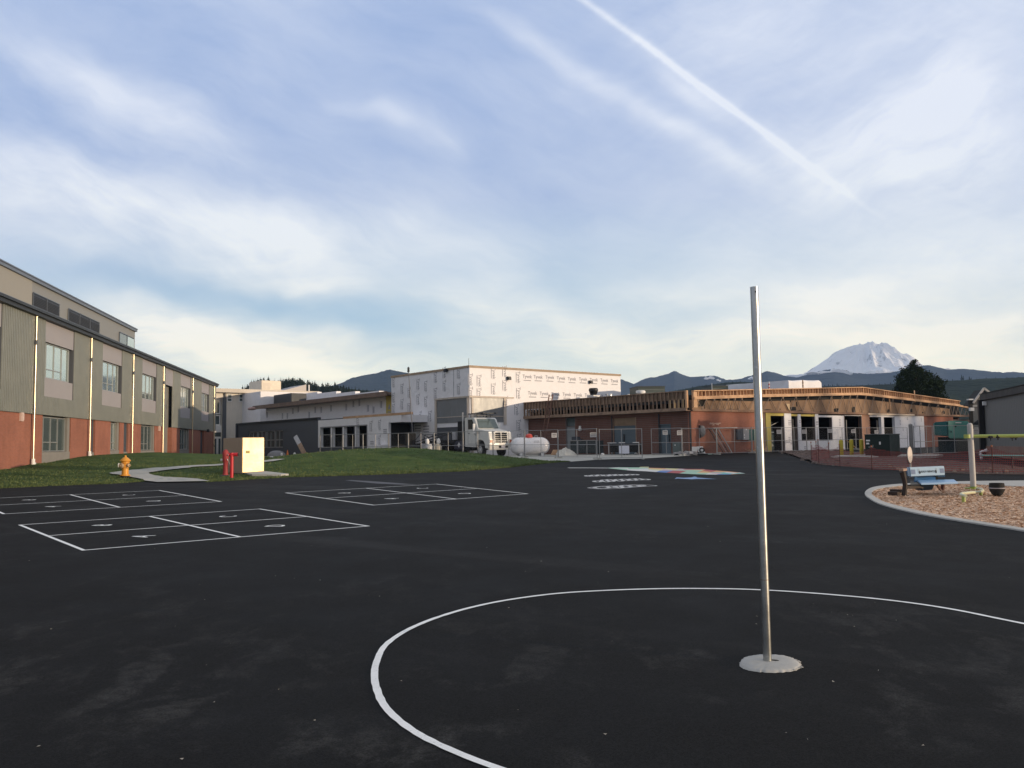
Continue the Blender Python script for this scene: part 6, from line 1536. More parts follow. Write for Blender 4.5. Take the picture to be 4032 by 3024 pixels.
# work table with a white board
a = at('D', 1243, 900, 60.5); b = at('D', 1590, 900, 59.2); L = (b-a).length
v = empty('work_table', (a.x, a.y, .8), math.atan2(b.y-a.y, b.x-a.x), 'dark work table with pale ends before the blue double door', 'table')
m = MB(); m.box(0, L, -.3, .3, .80, .85); m.build('table_top', m_slate, v)
for x in (.02, .5, .96):
    for y_ in (-.25, .25): m = MB(); m.box(L*x, L*x+.06, y_-.03, y_+.03, 0, .8); m.build('leg', M('pale_leg', (.36, .35, .34), .6) if x != .5 else m_slate, v)
m = MB(); m.box(.1, L-.1, -.1, .28, .2, .78); m.build('stored_crates', m_black, v)
m = MB(); m.box(L*.0, L*.25, -.32, -.1, .85, .89); m.box(L*.36, L*.55, -.32, -.25, .85, .90); m.box(L*.80, L*.98, -.33, -.26, .85, .90); m.build('loose_trim', m_white, v)
p0_ = at('d', 820, 465, 59.3); p1_ = at('d', 1000, 600, 59.3); w_ = p1_.x-p0_.x; h_ = p0_.z-p1_.z
v = empty('white_board', (p0_.x, 59.1, p1_.z), rad(-8), 'blank pale white board propped against the work table', 'board')
m = MB(); m.box(0, w_, 0, .03, 0, h_); m.build('panel', M('board_white', (.58, .60, .68), .5, 0, .04, 2), v)
m = MB(); m.box(0, w_, .031, .05, 0, .05); m.box(0, w_, .031, .05, h_-.05, h_); m.build('back_batten', m_wood, v)
# meter, small box and heap of debris by the second door
p = gnd('d', 1740, 608); v = empty('white_meter', (p.x, 59.5, .8), 0, 'small white meter drum beside the single blue door', 'meter')
m = MB(); m.box(-.10, .14, -.1, .1, 0, .55); m.build('body', m_white, v, bevel=.02); m = MB(); m.lathe([(.11, -.14), (.11, -.1)], (-.12, 0, .32), 12, 'Y'); m.build('dial', m_frame, v)
p = at('d', 1865, 560, 59.0); v = empty('grey_valve_box', (p.x, 59.0, .8), rad(-50), 'squat grey green box with a round knob low on the brick wall', 'box')
m = MB(); m.box(-.36, .36, -.2, .2, .12, .85); m.build('casing', M('grey_green_paint', (.12, .15, .14), .6, 0, .2, 4), v, bevel=.01); m = MB(); m.lathe([(.05, -.24), (.04, -.2)], (-.1, 0, .65), 10, 'Y'); m.build('knob', m_white, v)
m = MB(); m.box(-.3, -.24, -.18, .18, -.0, .12); m.box(.24, .3, -.18, .18, 0, .12); m.build('leg', m_dark, v)
rr = random.Random(11)
m = MB()
for i in range(60):
    p = at('D', rr.uniform(1950, 2190), 930, rr.uniform(55.9, 57.6)); s_ = rr.uniform(.05, .16); z = .78+rr.random()*.16
    m.hexa([(p.x+a*s_*rr.uniform(.5, 1.2), p.y+b*s_*rr.uniform(.5, 1.2), z+c*s_*rr.uniform(.3, .9)) for c in (-1, 1) for b in (-1, 1) for a in (-1, 1)])
tag(m.build('rubble', M('pale_rubble', (.36, .34, .33), .9, 0, .6, 3)), 'heap of small pale and dark rubble at the brick corner', 'rubble', kind='stuff')
m = MB()
for i in range(9):
    a = at('D', 1950+i*14, 935, 56.3+.1*i); m.tube([(a.x, a.y, .80+.03*i), (a.x+.9, a.y+.4, .84+.12*math.sin(i)), (a.x+1.6, a.y+.1, .80)], .03, 6)
tag(m.build('black_hose_heap', m_black), 'black hoses coiled in front of the pale rubble', 'hose')
# white board with a round black hole (old appliance panel)
p = at('E', 385, 1150, 57.6); v = empty('dial_board', (p.x, 57.6, .80), rad(-6), 'leaning white panel with a round black hole on a green sill', 'panel')
s_ = .29385*57.6/3300
Wd = 78*s_; Hd = 105*s_
m = MB(); m.prism([(-Wd/2, 0, 0), (Wd/2+.08, 0, 0), (Wd/2-.10, .12, Hd), (-Wd/2-.12, .12, Hd)], (0, .03, 0)); m.build('panel', m_white, v)
m = MB(); m.lathe([(.20*1.0, -.012), (.20, .0)], (.02, .04, Hd*.5), 20, 'Y'); m.build('round_hole', m_black, v)
m = MB(); m.lathe([(.09, -.03), (.09, -.013)], (.02, .04, Hd*.52), 16, 'Y'); m.build('hole_cover', m_white, v)
m = MB(); m.box(-Wd/2-.45, -Wd/2-.10, .0, .03, 0, Hd*.98); m.build('second_panel', m_white, v)
m = MB(); m.box(-Wd/2-.5, Wd/2+.5, -.12, .1, -.05, .04); m.build('sill', M('pale_green_board', (.36, .46, .38), .8), v)
# leaning metal frames
for i, (x0, x1, xt, lab) in enumerate([(585, 640, 505, 'taller dark metal frame leaning on the corner brick wall'), (655, 700, 590, 'second slimmer frame leaning right of the taller one')]):
    a = WB.pt(WB.u('E', x0, 1140), .9, .80); b = WB.pt(WB.u('E', xt, 815), .12, WB.z('E', xt, 812)); v = empty('steel_trestle', a, 0, lab, 'frame', 'metal frames leaning on the corner brick')
    d_ = b-a; m = MB(); m.bar((0, 0, 0), d_, .10, .05); m.build('long_rail', m_frame if i else M('frame_grey', (.30, .29, .28), .6), v)
    e = WB.d*.38; m = MB(); m.bar(-e, d_-e, .09, .05); m.build('long_rail', m_dark, v)
    m = MB(); m.bar(d_-e, d_, .06); m.bar(-e, Vector((0, 0, 0)), .06); m.build('cross_rail', m_dark, v)
a = WB.u('E', 495, 800); b = WB.u('E', 815, 800); m = MB(); m.bar(WB.pt(a, .25, WB.z('E', 495, 803)), WB.pt(b, .25, WB.z('E', 815, 798)), .08, .06); tag(m.build('long_steel_bar', m_frame), 'long pale steel bar laid across the tops of the leaning frames', 'bar')
m = MB(); a = gnd('E', 590, 1145); b = gnd('E', 900, 1128); m.bar((a.x, a.y, .86), (b.x, b.y, .86), .12, .06); tag(m.build('ground_plank', m_frame), 'pale plank lying on the ground below the leaning frames', 'plank')
# wall hung items on the corner brick
u, z = WB.hit('E', 365, 840); v = empty('wall_hose_reel', WB.pt(u, .02, z), WB.rz, 'pale bundled hose hanging on the corner brick wall', 'hose reel')
m = MB(); m.lathe([(.05, -.42), (.20, -.25), (.22, .1), (.14, .32), (.03, .38)], (.05, -.12, .0), 12); m.build('hose_bundle', M('pale_hose', (.30, .28, .26), .8, 0, .3, 8), v, smooth=True)
m = MB(); m.box(-.16, -.06, -.1, 0, -.5, .4); m.build('bracket', m_dark, v)
u0 = WB.u('E', 905, 880); u1 = WB.u('E', 982, 880); z0, z1 = WB.z('E', 905, 960), WB.z('E', 905, 810)
v = empty('meter_box', WB.pt(u0, 0, z0), WB.rz, 'grey electrical meter box fixed to the brick left of the tall pole', 'meter box')
m = MB(); m.box(0, u1-u0, -.25, 0, 0, z1-z0); m.build('casing', M('light_grey_box', (.30, .30, .31), .55), v, bevel=.01)
m = MB(); m.box(-.62, -.02, -.18, 0, .02, z1-z0-.02); m.build('side_box', m_slate, v)
m = MB(); m.box(.05, .16, -.262, -.251, .12, .2); m.box(.06, .14, -.262, -.251, .3, .42); m.box(.3, .42, -.262, -.251, .7, .8); m.build('sticker', m_white, v)
u0 = WB.u('E', 985, 880); u1 = WB.u('E', 1130, 880)
v = empty('teal_screen', WB.pt(u0, .05, z0-.05), WB.rz, 'teal green sheet panel on a stand, partly behind the tall pole', 'panel')
m = MB(); m.box(0, .55*(u1-u0), -.1, 0, 0, z1-z0+.0); m.build('dark_half', M('deep_teal', (.02, .10, .09), .6), v); m = MB(); m.box(.55*(u1-u0), u1-u0, -.12, -.02, 0, z1-z0+.02); m.build('light_half', M('mid_teal', (.05, .28, .24), .55), v)
m = MB(); m.box(.5*(u1-u0), .5*(u1-u0)+.05, -.16, -.12, -1.0, z1-z0); m.build('stand_post', m_frame, v)
rr = random.Random(4); m = MB()
for i in range(26):
    p = WB.pt(WB.u('E', rr.uniform(985, 1110), 1100), rr.uniform(.3, 1.6), .80); a_ = rr.random()*3; L_ = rr.uniform(.15, .8)
    m.bar(p+Vector((0, 0, .05)), p+Vector((math.cos(a_)*L_, math.sin(a_)*L_, .05+rr.random()*.45)), .09, .03)
tag(m.build('scrap_timber', m_wood), 'jumbled scrap timber heap behind the tall pole', 'scrap timber', kind='stuff')
# green machine in the first opening
a = WB.pt(WB.u('b', 775, 1400, ), -.6, .8); u0, u1 = WB.u('b', 775, 1400), WB.u('b', 1010, 1400)
v = empty('green_machine', WB.pt(u0, -.7, .8), WB.rz, 'dark green machine with pale fittings standing inside the first opening', 'machine'); L = u1-u0
m = MB(); m.box(0, L, 0, 1.4, .1, 1.35); m.build('machine_body', M('machine_green', (.055, .085, .085), .5, 0, .3, 4), v, bevel=.05)
m = MB(); m.box(.1, L-.1, .1, 1.2, 1.35, 2.25); m.box(0.05, L-.05, .05, 1.25, 2.25, 2.32); m.build('machine_cab', M('machine_dark_green', (.03, .05, .05), .5), v)
m = MB(); rr = random.Random(6)
for i in range(14): x = rr.uniform(.1, L-.1); z = rr.uniform(.3, .95); s_ = rr.uniform(.03, .07); m.box(x-s_, x+s_, -.05, -.002, z-s_, z+s_)
m.build('pale_fitting', m_frame, v); m = MB(); m.box(.1, L-.1, -.03, -.002, 1.45, 1.55); m.build('bright_strip', M('pale_blue_strip', (.25, .30, .33), .5), v)
# bollards
for i, (x, yb, lab) in enumerate([(303, 1197, 'leftmost of three yellow steel bollards, before the orange mesh'), (410, 1192, 'middle one of three yellow steel bollards'), (515, 1189, 'rightmost of three yellow steel bollards, next to the dark green cabinet')]):
    p = gnd('F', x, yb); v = empty('bollard', (p.x, p.y, gz(0, p.y)), 0, lab, 'bollard', 'yellow bollards beside the dark green cabinet')
    m = MB(); m.lathe([(.115, -.02), (.115, .92), (.10, .97), (.05, 1.0), (.01, 1.01)], (0, 0, 0), 16); m.build('bollard_tube', M('bollard_yellow', (.42, .33, .03), .5, 0, .15, 4), v, smooth=True)
    m = MB(); m.lathe([(.17, -.01), (.17, .02), (.12, .03)], (0, 0, 0), 14); m.build('collar', m_conc, v)
a = gnd('F', 190, 1208); b = gnd('F', 695, 1207); g = MB()
def slab(name, pts_, z, lab):
    g = MB(); P = [gnd(*p) for p in pts_]; g.prism([(p.x, p.y, gz(0, p.y)+z) for p in P], (0, 0, -.15)); return tag(g.build(name, m_conc), lab, 'concrete slab')
slab('concrete_slab', [('F', 190, 1212), ('F', 690, 1210), ('F', 560, 1190), ('F', 300, 1196)], .12, 'narrow concrete slab under the yellow bollards')
slab('concrete_slab', [('F', 885, 1208), ('F', 1300, 1203), ('F', 1370, 1192), ('F', 930, 1188)], .12, 'narrow concrete slab right of the dark green cabinet, behind the round sign')
# dark green electrical cabinet
p0_ = gnd('F', 553, 1200); p1_ = gnd('F', 805, 1203); p2_ = gnd('F', 915, 1195)
GC = Wall((p0_.x, p0_.y), 80, -1); yy = p0_.y
wa = at('F', 805, 1100, yy).x-p0_.x; wb = at('F', 912, 1100, yy+1.6).x-p0_.x; w0_ = at('F', 590, 1100, yy+1.6).x-p0_.x; hz_ = at('F', 553, 968, yy).z-gz(0, yy)
v = empty('electrical_cabinet', (p0_.x, p0_.y, gz(0, yy)), 0, 'wide dark green electrical cabinet with white stickers behind the bollards', 'cabinet')
m_dg = M('dark_green_paint', (.014, .026, .022), .5, 0, .12, 2)
m = MB(); m.hexa([(0, 0, 0), (wa, -.05, 0), (w0_, 1.6, 0), (wb, 1.55, 0), (0, 0, hz_), (wa, -.05, hz_), (w0_, 1.6, hz_), (wb, 1.55, hz_)]); m.build('casing', m_dg, v, bevel=.02)
m = MB(); m.hexa([(-.05, -.06, hz_), (wa+.04, -.11, hz_), (w0_-.05, 1.66, hz_), (wb+.04, 1.6, hz_), (-.05, -.06, hz_+.05), (wa+.04, -.11, hz_+.05), (w0_-.05, 1.66, hz_+.07), (wb+.04, 1.6, hz_+.07)]); m.build('lid', M('dull_green_lid', (.03, .04, .035), .5), v)
for (x0, x1, y0, y1) in [(556, 596, 1015, 1030), (558, 588, 1045, 1062), (692, 710, 1035, 1065)]:
    a = at('F', x0, y0, yy-.03); b = at('F', x1, y1, yy-.03); m = MB(); m.box(a.x-p0_.x, b.x-p0_.x, -.07, -.052, b.z-gz(0, yy), a.z-gz(0, yy)); m.build('sticker', m_white, v)
a = at('F', 627, 1090, yy-.1); m = MB(); m.tube([(a.x-p0_.x-.25, -.15, a.z-gz(0, yy)), (a.x-p0_.x, -.15, a.z-gz(0, yy)), (a.x-p0_.x, -.15, a.z-gz(0, yy)+.12)], .02, 6); m.build('handle', m_frame, v)
# teal hooded cabinet
p0_ = gnd('F', 1308, 1150); yy = p0_.y; z0 = gz(0, yy)
def X(x, dy=0): return at('F', x, 1000, yy+dy).x-p0_.x
def Zz(y, x=1400, dy=0): return at('F', x, y, yy+dy).z-z0
v = empty('teal_cabinet', (p0_.x, yy, z0), 0, 'big teal hooded electrical cabinet with a narrower dark base', 'cabinet')
m = MB(); m.hexa([(X(1310), .0, .02), (X(1455), -.5, .02), (X(1330, 2.4), 2.4, .02), (X(1650, 2), 2.0, .02), (X(1310), 0, Zz(985)), (X(1455), -.5, Zz(985)), (X(1330, 2.4), 2.4, Zz(985)), (X(1650, 2), 2.0, Zz(985))])
m.hexa([(X(1455), -.5, .02), (X(1610), -.1, .02), (X(1455), 1.5, .02), (X(1650, 2), 2.0, .02), (X(1455), -.5, Zz(1012)), (X(1610), -.1, Zz(1012)), (X(1455), 1.5, Zz(1012)), (X(1650, 2), 2.0, Zz(1012))])
m.build('base_cabinet', M('very_dark_teal', (.010, .022, .025), .45), v)
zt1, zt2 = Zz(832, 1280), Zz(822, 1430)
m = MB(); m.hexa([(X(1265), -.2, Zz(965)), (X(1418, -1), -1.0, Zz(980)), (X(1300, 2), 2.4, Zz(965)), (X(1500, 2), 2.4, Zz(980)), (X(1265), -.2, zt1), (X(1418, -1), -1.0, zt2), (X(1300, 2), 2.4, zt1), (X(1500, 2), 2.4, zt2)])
m.build('shaded_hood', M('shaded_teal_paint', (.02, .12, .115), .5, 0, .1, 1), v, bevel=.05)  # same teal as the front, with this side's shade put into the colour
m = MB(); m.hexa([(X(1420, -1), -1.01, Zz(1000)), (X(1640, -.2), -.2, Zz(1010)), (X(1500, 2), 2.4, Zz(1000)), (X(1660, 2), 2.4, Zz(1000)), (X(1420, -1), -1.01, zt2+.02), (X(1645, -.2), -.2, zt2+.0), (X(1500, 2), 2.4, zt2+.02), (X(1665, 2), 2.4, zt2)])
m.build('front_hood', M('lit_teal_paint', (.07, .27, .23), .5, 0, .1, 1), v, bevel=.06)  # lighter copy of the teal, carrying the light on this side
m = MB(); a = X(1500, -.75); m.bar((a, -.80, Zz(838, 1530)), (X(1560, -.6), -.62, Zz(838, 1560)), .04, .05); m.build('label_strip', m_white, v)
m = MB(); m.box(X(1455, -1), X(1462, -1), -.95, -.88, Zz(940), Zz(925)); m.box(X(1500, -.8), X(1510, -.8), -.80, -.72, Zz(885), Zz(872)); m.build('lock', m_black, v)
# round sign seen almost edge on
yy = 31.0; p = at('F', 1030, 1300, yy); z0 = gz(0, yy); zt_, zb_ = at('F', 1018, 1087, yy).z, at('F', 1018, 1256, yy).z; r = (zt_-zb_)/2
v = empty('round_sign', (p.x, yy, z0), rad(0), 'round road sign seen nearly edge on, standing behind the blue bench', 'sign')
m = MB(); m.tube([(0, .03, 0), (-.01, .03, zt_-z0+.02)], .03, 8); m.build('post', M('pale_post', (.42, .37, .33), .6), v)
m = MB(); c_ = Vector((-.05, -.03, (zt_+zb_)/2-z0)); n_ = Vector((.76, -.65, 0)).normalized(); ax = Vector((-n_.y, n_.x, 0))
pts_ = [c_+ax*(r*math.cos(i*math.pi/16))+Vector((0, 0, r*math.sin(i*math.pi/16))) for i in range(32)]
m.prism(pts_, n_*.02); disc = m.build('disc', M('sign_back_beige', (.62, .55, .50), .6), v)
m = MB(); pts2 = [c_+(q_-c_)*1.03-n_*.012 for q_ in pts_]; m.prism(pts2, n_*.010); m.build('dark_rim', m_dark, disc)
# ================================================================ orange safety netting on steel stakes
def net_mat():
    mt = bpy.data.materials.new('orange_safety_net'); mt.use_nodes = True; w = NT(mt.node_tree); bs = w.n['Principled BSDF']
    bs.inputs['Base Color'].default_value = (.30, .045, .035, 1); bs.inputs['Roughness'].default_value = .6
    tc = w.node('ShaderNodeTexCoord').outputs['UV']; sp = w.node('ShaderNodeSeparateXYZ', i_0=tc).outputs
    a = None
    for k_, f_, lim in ((0, 1/.055, .085), (1, 1/.075, .10)):
        f = w.m('ABSOLUTE', w.m('SUBTRACT', w.m('FRACT', w.m('MULTIPLY', sp[k_], f_)), .5)); l_ = w.m('LESS_THAN', f, lim); a = l_ if a is None else w.m('MAXIMUM', a, l_)
    w.l.new(a, bs.inputs['Alpha']); return mt
m_net = net_mat()
stk = [('f', 400, 800, 500, 44.5), ('f', 165, 850, 475, 42.0), ('f', 72, 845, 485, None), ('f', 207, 885, 440, None), ('f', 600, 930, 530, None), ('f', 1192, 992, 560, None), ('F', 1885, 1372, 1085, None), ('F', 2500, 1378, 1085, None)]
SP = []
for k_, x, yb, yt, dd in stk:
    p = gnd(k_, x, yb) if dd is None else at(k_, x, yb, dd); p = Vector((p.x, p.y, gz(0, p.y))); t_ = at(k_, x, yt, p.y); SP.append((p, max(.75, t_.z-p.z)))
nl = ['far stake with a white cap behind the netting corner', 'second stake at the folded corner of the netting', 'outermost left stake of the orange netting', 'near left stake at the corner of the orange netting', 'stake of the orange netting below the first bollard', 'stake of the orange netting in front of the dark green cabinet', 'stake with a pale ribbon left of the teal rail', 'stake at the right edge of the view']
for (p, h), lab in zip(SP, nl):
    v = empty('net_stake', p, 0, 'thin rusty steel '+lab, 'stake', 'steel stakes of the orange netting')
    m = MB(); m.tube([(0, 0, -.05), (.01, 0, h)], .014, 6); m.build('stake_rod', M('rusty_rod', (.10, .05, .04), .8, .3), v)
    m = MB(); m.tube([(.01, 0, h-.01), (.01, 0, h+.05)], .028, 8); m.build('stake_cap', M('dull_orange_cap', (.40, .12, .05), .6), v)
P_, hs_ = [p for p, h in SP], [h for p, h in SP]
m = MB(); rows_ = []; uv = []; run = 0
for i in range(len(SP)-1):
    (a, ha), (b, hb) = SP[i], SP[i+1]
    ns = max(3, int((b-a).length/.35))
    for k in range(ns+(i == len(SP)-2)):
        t = k/ns; p = a.lerp(b, t); sag = .22*math.sin(math.pi*t)**.8; ht = (min(ha, .98)*(1-t)+min(hb, .98)*t)-sag-.03
        r = []
        for j in range(5):
            z = .03+(ht-.03)*j/4; o_ = .06*mn.noise(Vector((p.x*1.3, p.y*1.3, z*2)))*math.sin(math.pi*t)
            r.append((p.x+o_, p.y+o_, p.z+z))
        rows_.append(r); uv.append(run+(b-a).length*t)
    run += (b-a).length
grid(m, rows_); net = m.build('safety_netting', m_net, recalc=False, smooth=True)
ul_ = net.data.uv_layers.new(name='UVMap')
for lp_ in net.data.loops:
    i = lp_.vertex_index; ul_.data[lp_.index].uv = (uv[i//5], net.data.vertices[i].co.z-P_[0].z)
tag(net, 'sagging reddish orange safety netting strung along the bare earth', 'safety netting')
# ================================================================ playground: blue bench, benches, post with lime bar
bp0 = at('G', 770, 760, 20.7)
def B(x, y, d=21.0): return at('G', x, y, d)
ob = gnd('G', 790, 765)
v = empty('recycled_bench', (ob.x, ob.y, gz(0, ob.y)), 0, 'dark brown framed bench with a dull plank seat, tipped beside the blue bench', 'bench')
m_br = M('dark_brown_plastic', (.030, .020, .016), .7, 0, .25, 6)
def Lc(x, y, d): p = at('G', x, y, d); return (p.x-ob.x, p.y-ob.y, p.z-gz(0, ob.y))
d0 = ob.y
m = MB(); m.tube([Lc(785, 765, d0), Lc(798, 640, d0), Lc(790, 580, d0), Lc(765, 480, d0)], [.065, .06, .06, .075], 8); m.build('leg', m_br, v)
m = MB(); m.bar(Lc(795, 655, d0), Lc(1000, 650, d0+.3), .08, .10); m.build('side_rail', m_br, v)
m = MB(); m.tube([Lc(1240, 695, d0+1.0), Lc(1250, 600, d0+1.0)], .05, 8); m.bar(Lc(1235, 612, d0+1.0), Lc(1335, 612, d0+1.0), .05, .06); m.bar(Lc(1160, 610, d0+.9), Lc(1222, 695, d0+.95), .04); m.build('leg', M('red_brown_plastic', (.09, .028, .018), .7), v)
m = MB()
m.hexa([Lc(860, 640, d0+.05), Lc(980, 640, d0+.05), Lc(860, 600, d0+.7), Lc(975, 600, d0+.7), Lc(860, 625, d0+.05), Lc(980, 625, d0+.05), Lc(860, 585, d0+.7), Lc(975, 585, d0+.7)]); m.build('seat', M('weathered_grey_plank', (.17, .16, .14), .8, 0, .2, 4), v)
m = MB(); m.bar(Lc(750, 455, d0), Lc(795, 450, d0+.5), .10, .06); m.build('top_cap', M('tan_cap', (.30, .20, .15), .8), v)
# blue bench
v = empty('blue_bench', (ob.x+.3, ob.y+.35, gz(0, ob.y)), 0, 'light blue bench with lettered backrest beside the wood chips', 'bench')
o3 = Vector((ob.x+.3, ob.y+.35, gz(0, ob.y)))
def Bc(x, y, d): return at('G', x, y, d)-o3
db = ob.y+.40
m_bl = M('light_blue_plastic', (.17, .31, .50), .45, 0, .06, 2); m_bld = M('blue_side_plastic', (.05, .15, .30), .5)
f0, f1, f2, f3 = Bc(865, 532, db), Bc(1275, 515, db+.25), Bc(1265, 408, db+.35), Bc(850, 425, db+.1)
m = MB(); m.prism([f0, f1, f2, f3], (-.03, .10, 0)); bk = m.build('backrest', M('pale_blue_face', (.34, .45, .54), .45, 0, .05, 2), v, bevel=.012)
m = MB(); m.prism([Bc(865, 532, db-.01), Bc(850, 425, db+.09), Bc(822, 430, db+.25), Bc(835, 520, db+.2)], (.0, .06, 0)); m.prism([Bc(865, 534, db-.01), Bc(1275, 517, db+.24), Bc(1270, 535, db+.3), Bc(850, 548, db+.2)], (0, .05, 0)); m.build('backrest_edge', m_bld, bk)
bx_ = (f1-f0).normalized(); by_ = (f3-f0).normalized(); bn_ = by_.cross(bx_).normalized()
if bn_.y > 0: bn_ = -bn_
bo = f0+bn_*.006; BW_, BH_ = (f1-f0).length, (f3-f0).length
def bp_(x, y): return bo+bx_*(x*BW_)+by_*(y*BH_)
m = MB(); put_text(m, 'BUDDY BENCH', .072, bp_(.48, .45), bx_, by_, bold=.004); m.build('bench_lettering', M('bench_ink', (.03, .04, .05), .6), bk, recalc=False)
m = MB()
for x in (.085, .92):
    m.quad(bp_(x-.06, .24), bp_(x+.06, .24), bp_(x+.06, .74), bp_(x-.06, .74))
m.build('print_square', M('grey_blue_print', (.17, .21, .30), .7), bk, recalc=False)
m = MB()
for x in (.27, .74):
    c_ = bp_(x, .42); m.prism([c_+bx_*(.026*math.cos(t_*.785))+by_*(.045*math.sin(t_*.785)) for t_ in range(8)], bn_*.003)
m.build('printed_head', M('bench_ink', (.03, .04, .05), .6), bk, recalc=False)
m = MB()
for x in (.25, .76):
    c_ = bp_(x, .62); m.prism([c_+bx_*(.026*math.cos(t_*.785))+by_*(.045*math.sin(t_*.785)) for t_ in range(8)], bn_*.002)
m.build('printed_leaf', M('pale_grey_print', (.30, .36, .40), .7), bk, recalc=False)
s0, s1, s2, s3 = Bc(985, 612, db-.55), Bc(1430, 600, db-.35), Bc(1380, 565, db+.1), Bc(940, 575, db-.0)
m = MB(); m.prism([s0, s1, s2, s3], (0, 0, -.045)); m.build('seat', M('pale_blue_seat', (.17, .32, .52), .35, 0, .06, 2, spec=.6), v, bevel=.012)
for x, dd in ((920, .1), (1168, .25)):
    m = MB(); m.bar(Bc(x, 640, db+dd), Bc(x, 530, db+dd), .05, .06); m.build('back_support', m_bld if x < 1000 else m_black, v)
m = MB(); m.prism([Bc(990, 618, db-.3), Bc(1150, 618, db-.2), Bc(1120, 690, db), Bc(1000, 700, db)], (0, .35, 0)); m.build('pedestal', M('dark_blue_plastic', (.018, .035, .065), .6), v)
m = MB(); m.prism([Bc(930, 545, db+.15), Bc(1160, 540, db+.2), Bc(1160, 575, db+.1), Bc(930, 580, db+.1)], (0, .04, 0)); m.build('rear_panel', m_bld, v)
for i, (x, y) in enumerate([((630, 757), (728, 738)), ((608, 720), (758, 765))]):
    pass
for (x0, x1, y, lab) in [(630, 757, 732, 'dark timber offcut lying on the chips, further from the camera'), (608, 722, 762, 'dark timber offcut lying on the chips, nearer the camera')]:
    a = gnd('G', x0, y); b = gnd('G', x1, y+6); m = MB(); m.bar((0, 0, .06), (b.x-a.x, b.y-a.y, .06), .12, .09); o = m.build('timber_offcut', m_br); o.location = (a.x, a.y, gz(0, a.y)); tag(o, lab, 'timber', 'dark offcuts beside the benches')
# grey post with bars
pp_ = gnd('G', 1605, 682); dp = pp_.y
v = empty('play_frame', (pp_.x, dp, gz(0, dp)), 0, 'pale grey playground post carrying a lime green overhead bar and a curved lime base rail', 'play equipment')
def Pc(k_, x, y, d=dp): return at(k_, x, y, d)-Vector((pp_.x, dp, gz(0, dp)))
tpz = Pc('F', 1645, 845); bpz = Pc('G', 1612, 682)
m = MB(); r_ = .5*(at('G', 1640, 670, dp)-at('G', 1576, 670, dp)).length; 
m.tube([Vector((bpz.x, 0, -.02)), Vector((tpz.x, 0, tpz.z-.06)), Vector((tpz.x-.005, 0, tpz.z-.015)), Vector((tpz.x-.01, 0, tpz.z+.012))], [r_, r_, r_*.86, r_*.45], 20); m.build('post', M('pale_grey_powder_coat', (.40, .385, .36), .5, 0, .06, 3), v, smooth=True)
m_lime = M('lime_green_coat', (.34, .40, .10), .45, 0, .08, 3)
m = MB(); b0 = Pc('F', 1655, 978); b1 = Pc('F', 2212, 972, dp-.4); m.tube([b0, b1, b1+(b1-b0)*.9], .045, 12); bar_ = m.build('overhead_bar', m_lime, v, smooth=True)
m = MB(); m.tube([Vector((b0.x-.10, 0, b0.z-.05)), Vector((b0.x-.10, 0, b0.z+.05))], r_+.012, 16); m.build('clamp', m_lime, v, smooth=True)
for x, y, r2 in ((1862, 987, .034), (1938, 978, .05), (2088, 986, .034), (2125, 978, .05)):
    c_ = Pc('F', x, y, dp-.2); m = MB(); m.lathe([(r2*.6, -.06), (r2, -.04), (r2, .04), (r2*.6, .06)], c_+Vector((0, 0, 0)), 12, 'X'); m.lathe([(r2*.3, -.10), (r2*.35, -.02)], c_, 8, 'Z'); m.build('swivel', m_black, bar_)
m = MB(); m.tube([Pc('G', 1585, 690)+Vector((0, 0, 0)), Pc('G', 1585, 690)+Vector((0, 0, .06))], r_+.10, 16); m.tube([Vector((bpz.x, 0, .0)), Vector((bpz.x, 0, .07))], r_+.02, 16); m.build('foot_ring', M('dull_lime', (.22, .28, .04), .5), v)
m_cream = M('cream_lime_rail', (.55, .54, .36), .45)
P3 = [Pc('G', 1655, 676, 22.3), Pc('G', 1700, 682, 21.6), Pc('G', 1722, 702, 20.8), Pc('G', 1690, 715, 20.5), Pc('G', 1560, 725, 20.0), Pc('G', 1470, 738, 19.3), Pc('G', 1470, 752, 18.9), Pc('G', 1520, 765, 18.6)]
m = MB(); m.tube(smooth_path([tuple(p) for p in P3], 4), .034, 10); m.build('step_rail', m_cream, v, smooth=True)
for x, y0, y1, dd in ((1492, 770, 850, 18.7-dp), (1697, 720, 775, 20.5-dp)):
    a = Pc('G', x, y0, dp+dd); m = MB(); m.tube([a, Vector((a.x, a.y, gz(0, dp+dd)-gz(0, dp)-.03))], .04, 8); m.build('step_leg', m_lime if x < 1600 else M('dull_lime', (.22, .28, .04), .5), v, smooth=True)
# black bucket swing seat
sp_ = gnd('G', 1895, 770); v = empty('bucket_seat', (sp_.x, sp_.y, gz(0, sp_.y)), 0, 'black rounded bucket seat with a pale band resting on the wood chips', 'swing seat')
s_ = (at('G', 1985, 700, sp_.y)-at('G', 1812, 700, sp_.y)).length/2
m = MB(); m.lathe([(s_*.3, .0), (s_*.65, .05), (s_*.92, .14), (s_, .19)], (0, 0, 0), 20); m.build('lower_shell', m_black, v, smooth=True)
m = MB(); m.lathe([(s_*1.02, .19), (s_*1.05, .20), (s_*1.02, .212)], (0, 0, 0), 20); m.build('band', M('pale_band', (.36, .33, .34), .5), v, smooth=True)
m = MB(); m.lathe([(s_*.98, .212), (s_*.95, .27), (s_*.92, .32), (s_*.8, .32), (s_*.78, .25)], (0, 0, 0), 20); m.build('upper_rim', m_black, v, smooth=True)
